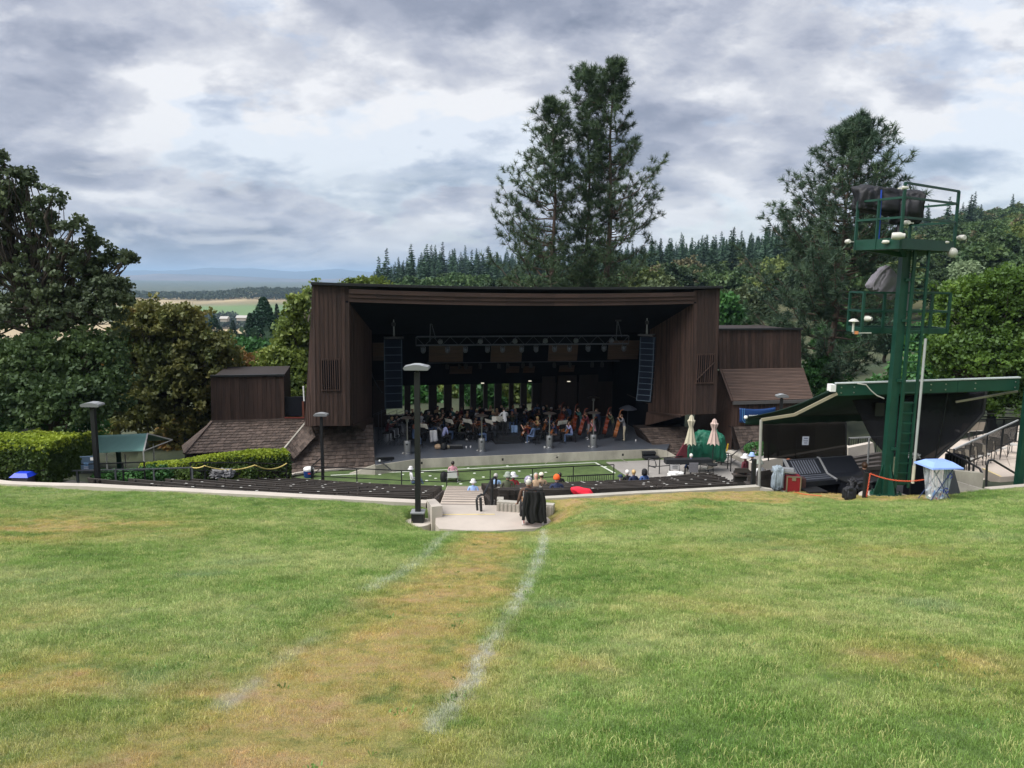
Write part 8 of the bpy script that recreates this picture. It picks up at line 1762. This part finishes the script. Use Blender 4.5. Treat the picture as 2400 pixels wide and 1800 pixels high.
p=at(1782,1052,42); r=np.random.default_rng(320); C=rand_unit(r,200)*np.array([.9,.5,.35])+np.array(p); V,F_=leaves(r,C,.1,8,.10,.2); o=thing('shrub','low green shrub at the foot of the right wing','shrub',tuple(p)); MB().tube([p-Vector((0,0,.5)),p],.03,5).build('stem',bark,o); npmesh('foliage',V,F_,midl,o,local=False)
# ---- distant wooded hill: shared meshes, one object per tree
def far_conifer(seed,m,H=22.,R=3.6):
    """drooping boughs in ragged whorls round a mast"""
    r=np.random.default_rng(seed); P=[];X=[];Y=[];sx=[];sy=[]; n=30
    for i in range(n):
        t=i/n; z=H*(.05+.93*t); rr=(R*(1-t)**.8+.18)*r.uniform(.72,1.15); k=max(6,int(15*(1-t)+5))
        for j in range(k):
            a=r.uniform(0,2*PI); dr_=np.array([math.cos(a),math.sin(a),-.30+.35*t]); l=rr*r.uniform(.6,1.1)*1.25; T_=np.array([-math.sin(a),math.cos(a),0.])
            for fr_,q in ((.40,.62),(.80,.42)):
                s_=T_*r.uniform(.3,1)+np.array([0,0,1])*r.uniform(.5,1.)*r.choice([-1,1]); s_/=np.linalg.norm(s_)
                P.append(np.array([0,0,z+r.uniform(-.3,.3)])+dr_*l*fr_); X.append(s_); Y.append(dr_/np.linalg.norm(dr_)); sx.append(H*.021*(1.15-t*.75)*q*1.7); sy.append(l*.36+.10)
    V,Fq=quads(np.array(P),np.array(X),np.array(Y),np.array(sx),np.array(sy))
    k=len(V); V=np.concatenate([V,np.array([[-.2,0,-3],[.2,0,-3],[.05,0,H*.97],[-.05,0,H*.97],[0,-.2,-3],[0,.2,-3],[0,.05,H*.97],[0,-.05,H*.97]])]); Fq=np.concatenate([Fq,[[k,k+1,k+2,k+3],[k+4,k+5,k+6,k+7]]])
    o=npmesh('conifer',V,Fq,m); return o
def far_broad(seed,m,R=4.2,H=9.):
    r=np.random.default_rng(seed); L=[(0,0,H*.55,R*.8,R*.8,H*.38)]+[(r.uniform(-.5,.5)*R,r.uniform(-.5,.5)*R,H*r.uniform(.4,.75),R*.5,R*.5,H*.25) for _ in range(5)]
    C,_=crown_points(r,L,230,.6); V,F_=leaves(r,C,R*.17,13,R*.115,.2); return npmesh('broadleaf_tree',V,F_,m)
firm=leafmat('hill_fir',(0.026,0.054,0.032),(0.048,0.096,0.051),(0.080,0.128,0.061),trans=.12,s1=.12,s2=.5,rnd=.35); brm=leafmat('hill_broadleaf',(0.034,0.069,0.023),(0.075,0.121,0.037),(0.127,0.172,0.052),trans=.2,s1=.2,s2=.7,rnd=.40)
brm2=leafmat('hill_dry_broadleaf',(.08,.080,.038),(.145,.125,.058),(.20,.150,.075),trans=.2,s1=.2,s2=.7,rnd=.30); brm3=leafmat('hill_yellow_broadleaf',(.09,.125,.03),(.15,.19,.045),(.20,.23,.06),trans=.25,s1=.2,s2=.7,rnd=.25)
con=[Repeat(far_conifer(400+i,firm,H=22+2*i,R=3.1+.35*i)) for i in range(4)]; bro=[Repeat(far_broad(420+i,(brm,brm,brm2,brm3)[i])) for i in range(4)]
for i,c in enumerate(con): prop(c.o,'conifer','tree')
for i,c in enumerate(bro): prop(c.o,'broadleaf','tree')
rr=np.random.default_rng(99)
nf=0
def put(rep,px,d,s,label,group,zs=1.,dz=0):
    p=ray(px,700); x=p[0]/p[1]*d; z=gnd(x,d); rep.place((x,d,z+dz),rr.uniform(0,6.28),label,group,(s,s,s*zs))
CL1='dark conifer on the wooded hill behind the stage, one among many alike'; BL1='bushy broadleaf tree on the hillside, one among many alike'
def treepx(rep_list,n,pxr,dr,sr,label,group,zs=1.):
    for _ in range(n):
        px=rr.uniform(*pxr); d=rr.uniform(*dr); q=rr.integers(len(rep_list)); cn=['green','light green','dry brownish','yellowish'][q] if rep_list is bro or len(rep_list)==2 else 'dark'
        wh='left of the central pines' if px<1200 else 'between the central pines and the big pine' if px<1800 else 'behind the big right pine and tower' if px<2150 else 'at the right edge'
        put(rep_list[q],px,d,rr.uniform(*sr),f"{cn} {'conifer' if rep_list is con else 'bushy tree'} {'high' if d>380 else 'low'} on the hillside {wh}",group,zs)
# skyline firs along the ridge
x_=862
while x_<2460:
    d=rr.uniform(600,660); s=rr.uniform(.62,1.22)*(1.0 if x_<1900 else .62); 
    if x_<930: s*=.75
    put(con[rr.integers(4)],x_,d,s,'dark conifer on the skyline '+('left of the central pines' if x_<1140 else 'hidden behind the central pines' if x_<1560 else 'between the central pines and the tower' if x_<2000 else 'of the dry ridge at the right edge'),'skyline conifers'); x_+=rr.uniform(8,17)*(1 if x_<2000 else 1.7)
treepx(con,90,(1480,1960),(330,600),(.6,1.1),CL1,'conifers on the wooded hill'); treepx(con,34,(900,1130),(380,600),(.6,1.1),CL1,'conifers on the wooded hill'); treepx(con,36,(1950,2420),(300,600),(.5,.95),CL1,'conifers on the wooded hill')
treepx(bro,95,(1500,1950),(150,560),(.75,1.6),BL1,'broadleaf trees on the wooded hill',.9); treepx(bro,150,(1930,2450),(150,640),(.7,1.5),BL1,'broadleaf trees on the wooded hill',.9); treepx(bro[:2],40,(870,1140),(200,560),(.8,1.5),BL1,'broadleaf trees on the wooded hill',.9)
# the rest of the wood reads as one mass
def mass(name,label,n,fn,m,H,R,seed):
    r=np.random.default_rng(seed); Cs=[];S_=[]
    for _ in range(n):
        px,d=fn(r); p=ray(px,700); x=p[0]/p[1]*d; z=gnd(x,d); s=r.uniform(.6,1.3)
        k=11; u=rand_unit(r,k); u[:,2]=np.abs(u[:,2]); c=np.array([x,d,z+H*s*.35])+u*np.array([R*s,R*s,H*s*.6]); Cs.append(c); S_+= [R*s*.42]*k
    C=np.concatenate(Cs); V,F_=leaves(r,C,np.array(S_),5,R*.42,.25); o=npmesh(name,V,F_,m); o['kind']='stuff'; return prop(o,label,'woodland')
def woodstuff(src,label,n,fn,seed,sc):
    """trees past the counted ones: instances of one tree on scattered points"""
    r=np.random.default_rng(seed); P=[]
    for _ in range(n): px,d=fn(r); p=ray(px,700); x=p[0]/p[1]*d; P.append((x,d,gnd(x,d)))
    me=bpy.data.meshes.new('woodland'); me.from_pydata(P,[],[]); me.materials.append(src.data.materials[0]); o=link(bpy.data.objects.new('woodland',me))
    g_=bpy.data.node_groups.new('woodland','GeometryNodeTree'); g_.interface.new_socket('Geometry',in_out='INPUT',socket_type='NodeSocketGeometry'); g_.interface.new_socket('Geometry',in_out='OUTPUT',socket_type='NodeSocketGeometry'); n=NT(g_)
    gi=n.n('NodeGroupInput').outputs[0]; pts=n.n('GeometryNodeMeshToPoints',ins={'Mesh':gi}).outputs[0]; so_=bpy.data.objects.new('tree_source',src.data)
    oi=n.n('GeometryNodeObjectInfo',transform_space='ORIGINAL'); oi.inputs['Object'].default_value=so_; oi.inputs['As Instance'].default_value=True
    rv=n.n('FunctionNodeRandomValue',data_type='FLOAT_VECTOR'); rv.inputs[0].default_value=(0,0,0); rv.inputs[1].default_value=(0,0,6.283); rv.inputs['Seed'].default_value=seed
    rs=n.n('FunctionNodeRandomValue',data_type='FLOAT'); rs.inputs[2].default_value=sc[0]; rs.inputs[3].default_value=sc[1]; rs.inputs['Seed'].default_value=seed+1
    ip=n.n('GeometryNodeInstanceOnPoints',ins={'Points':pts,'Instance':oi.outputs['Geometry'],'Rotation':rv.outputs[0],'Scale':rs.outputs[1]}); n.n('NodeGroupOutput',ins={0:ip.outputs[0]})
    md=o.modifiers.new('woodland','NODES'); md.node_group=g_; o['kind']='stuff'; return prop(o,label,'woodland')
RG=lambda a,b,c,d_:(lambda r:(r.uniform(a,b),c+(d_-c)*r.uniform()**.7))
for i,(k,lab) in enumerate(((0,'green'),(1,'paler green'),(2,'dry brownish'),(3,'yellowish'))):
    woodstuff(bro[k].o,f'mass of {lab} broadleaf woodland covering the hill behind the stage',(620,480,80,120)[i],RG(1380,2480,130,660),510+i,(.6,1.35))
woodstuff(con[1].o,'mass of dark conifers between the broadleaf trees of the hill',760,RG(1380,2050,230,650),520,(.5,1.0))
woodstuff(con[2].o,'mass of dark conifers on the left shoulder of the hill',260,RG(850,1380,250,660),521,(.5,.95))
woodstuff(bro[0].o,'mass of broadleaf trees on the near slope at the right edge',420,RG(1900,2480,115,330),523,(.6,1.25))
woodstuff(bro[0].o,'mass of broadleaf trees low on the left shoulder of the hill',260,RG(840,1380,140,600),522,(.6,1.3))
mass('ridge_oaks','line of small dark oaks along the far ridge above the vineyard',760,lambda r:(r.uniform(290,760),r.uniform(1455,1720) if r.random()<.8 else r.uniform(1440,1480)),leafmat('ridge_oak',(.035,.050,.030),(.055,.075,.040),None,.1,s1=.01,s2=.05),9,5.5,503)
mass('valley_trees','scattered dark tree line below the vineyard in the valley',210,lambda r:(r.uniform(350,545) if r.random()<.75 else r.uniform(545,700),r.uniform(900,1080)),leafmat('ridge_oak',(0,0,0),(0,0,0)),10,6,504)
mass('valley_wood','belt of trees filling the near valley left of the stage',640,lambda r:(r.uniform(-120,760),r.uniform(120,330)),leafmat('valley_wood_leaves',(.025,.05,.03),(.045,.08,.035),(.08,.115,.04),.2,s1=.03,s2=.15),8,3.6,505)

# ================================================================ HAZE
hm=bpy.data.materials.new('haze'); hm.use_nodes=True; hm.node_tree.nodes.clear(); n=NT(hm.node_tree)
pvn=n.n('ShaderNodeVolumePrincipled',ins={'Color':(.50,.72,1.0,1),'Density':HAZE_D,'Anisotropy':0.})
ov=n.n('ShaderNodeOutputMaterial'); hm.node_tree.links.new(pvn.outputs[0],ov.inputs['Volume'])
hb_=MB().box((0,0,62),(62000,62000,276)).build('haze',hm); hb_['kind']='stuff'; prop(hb_,'thin bluish haze in the air over the whole valley')
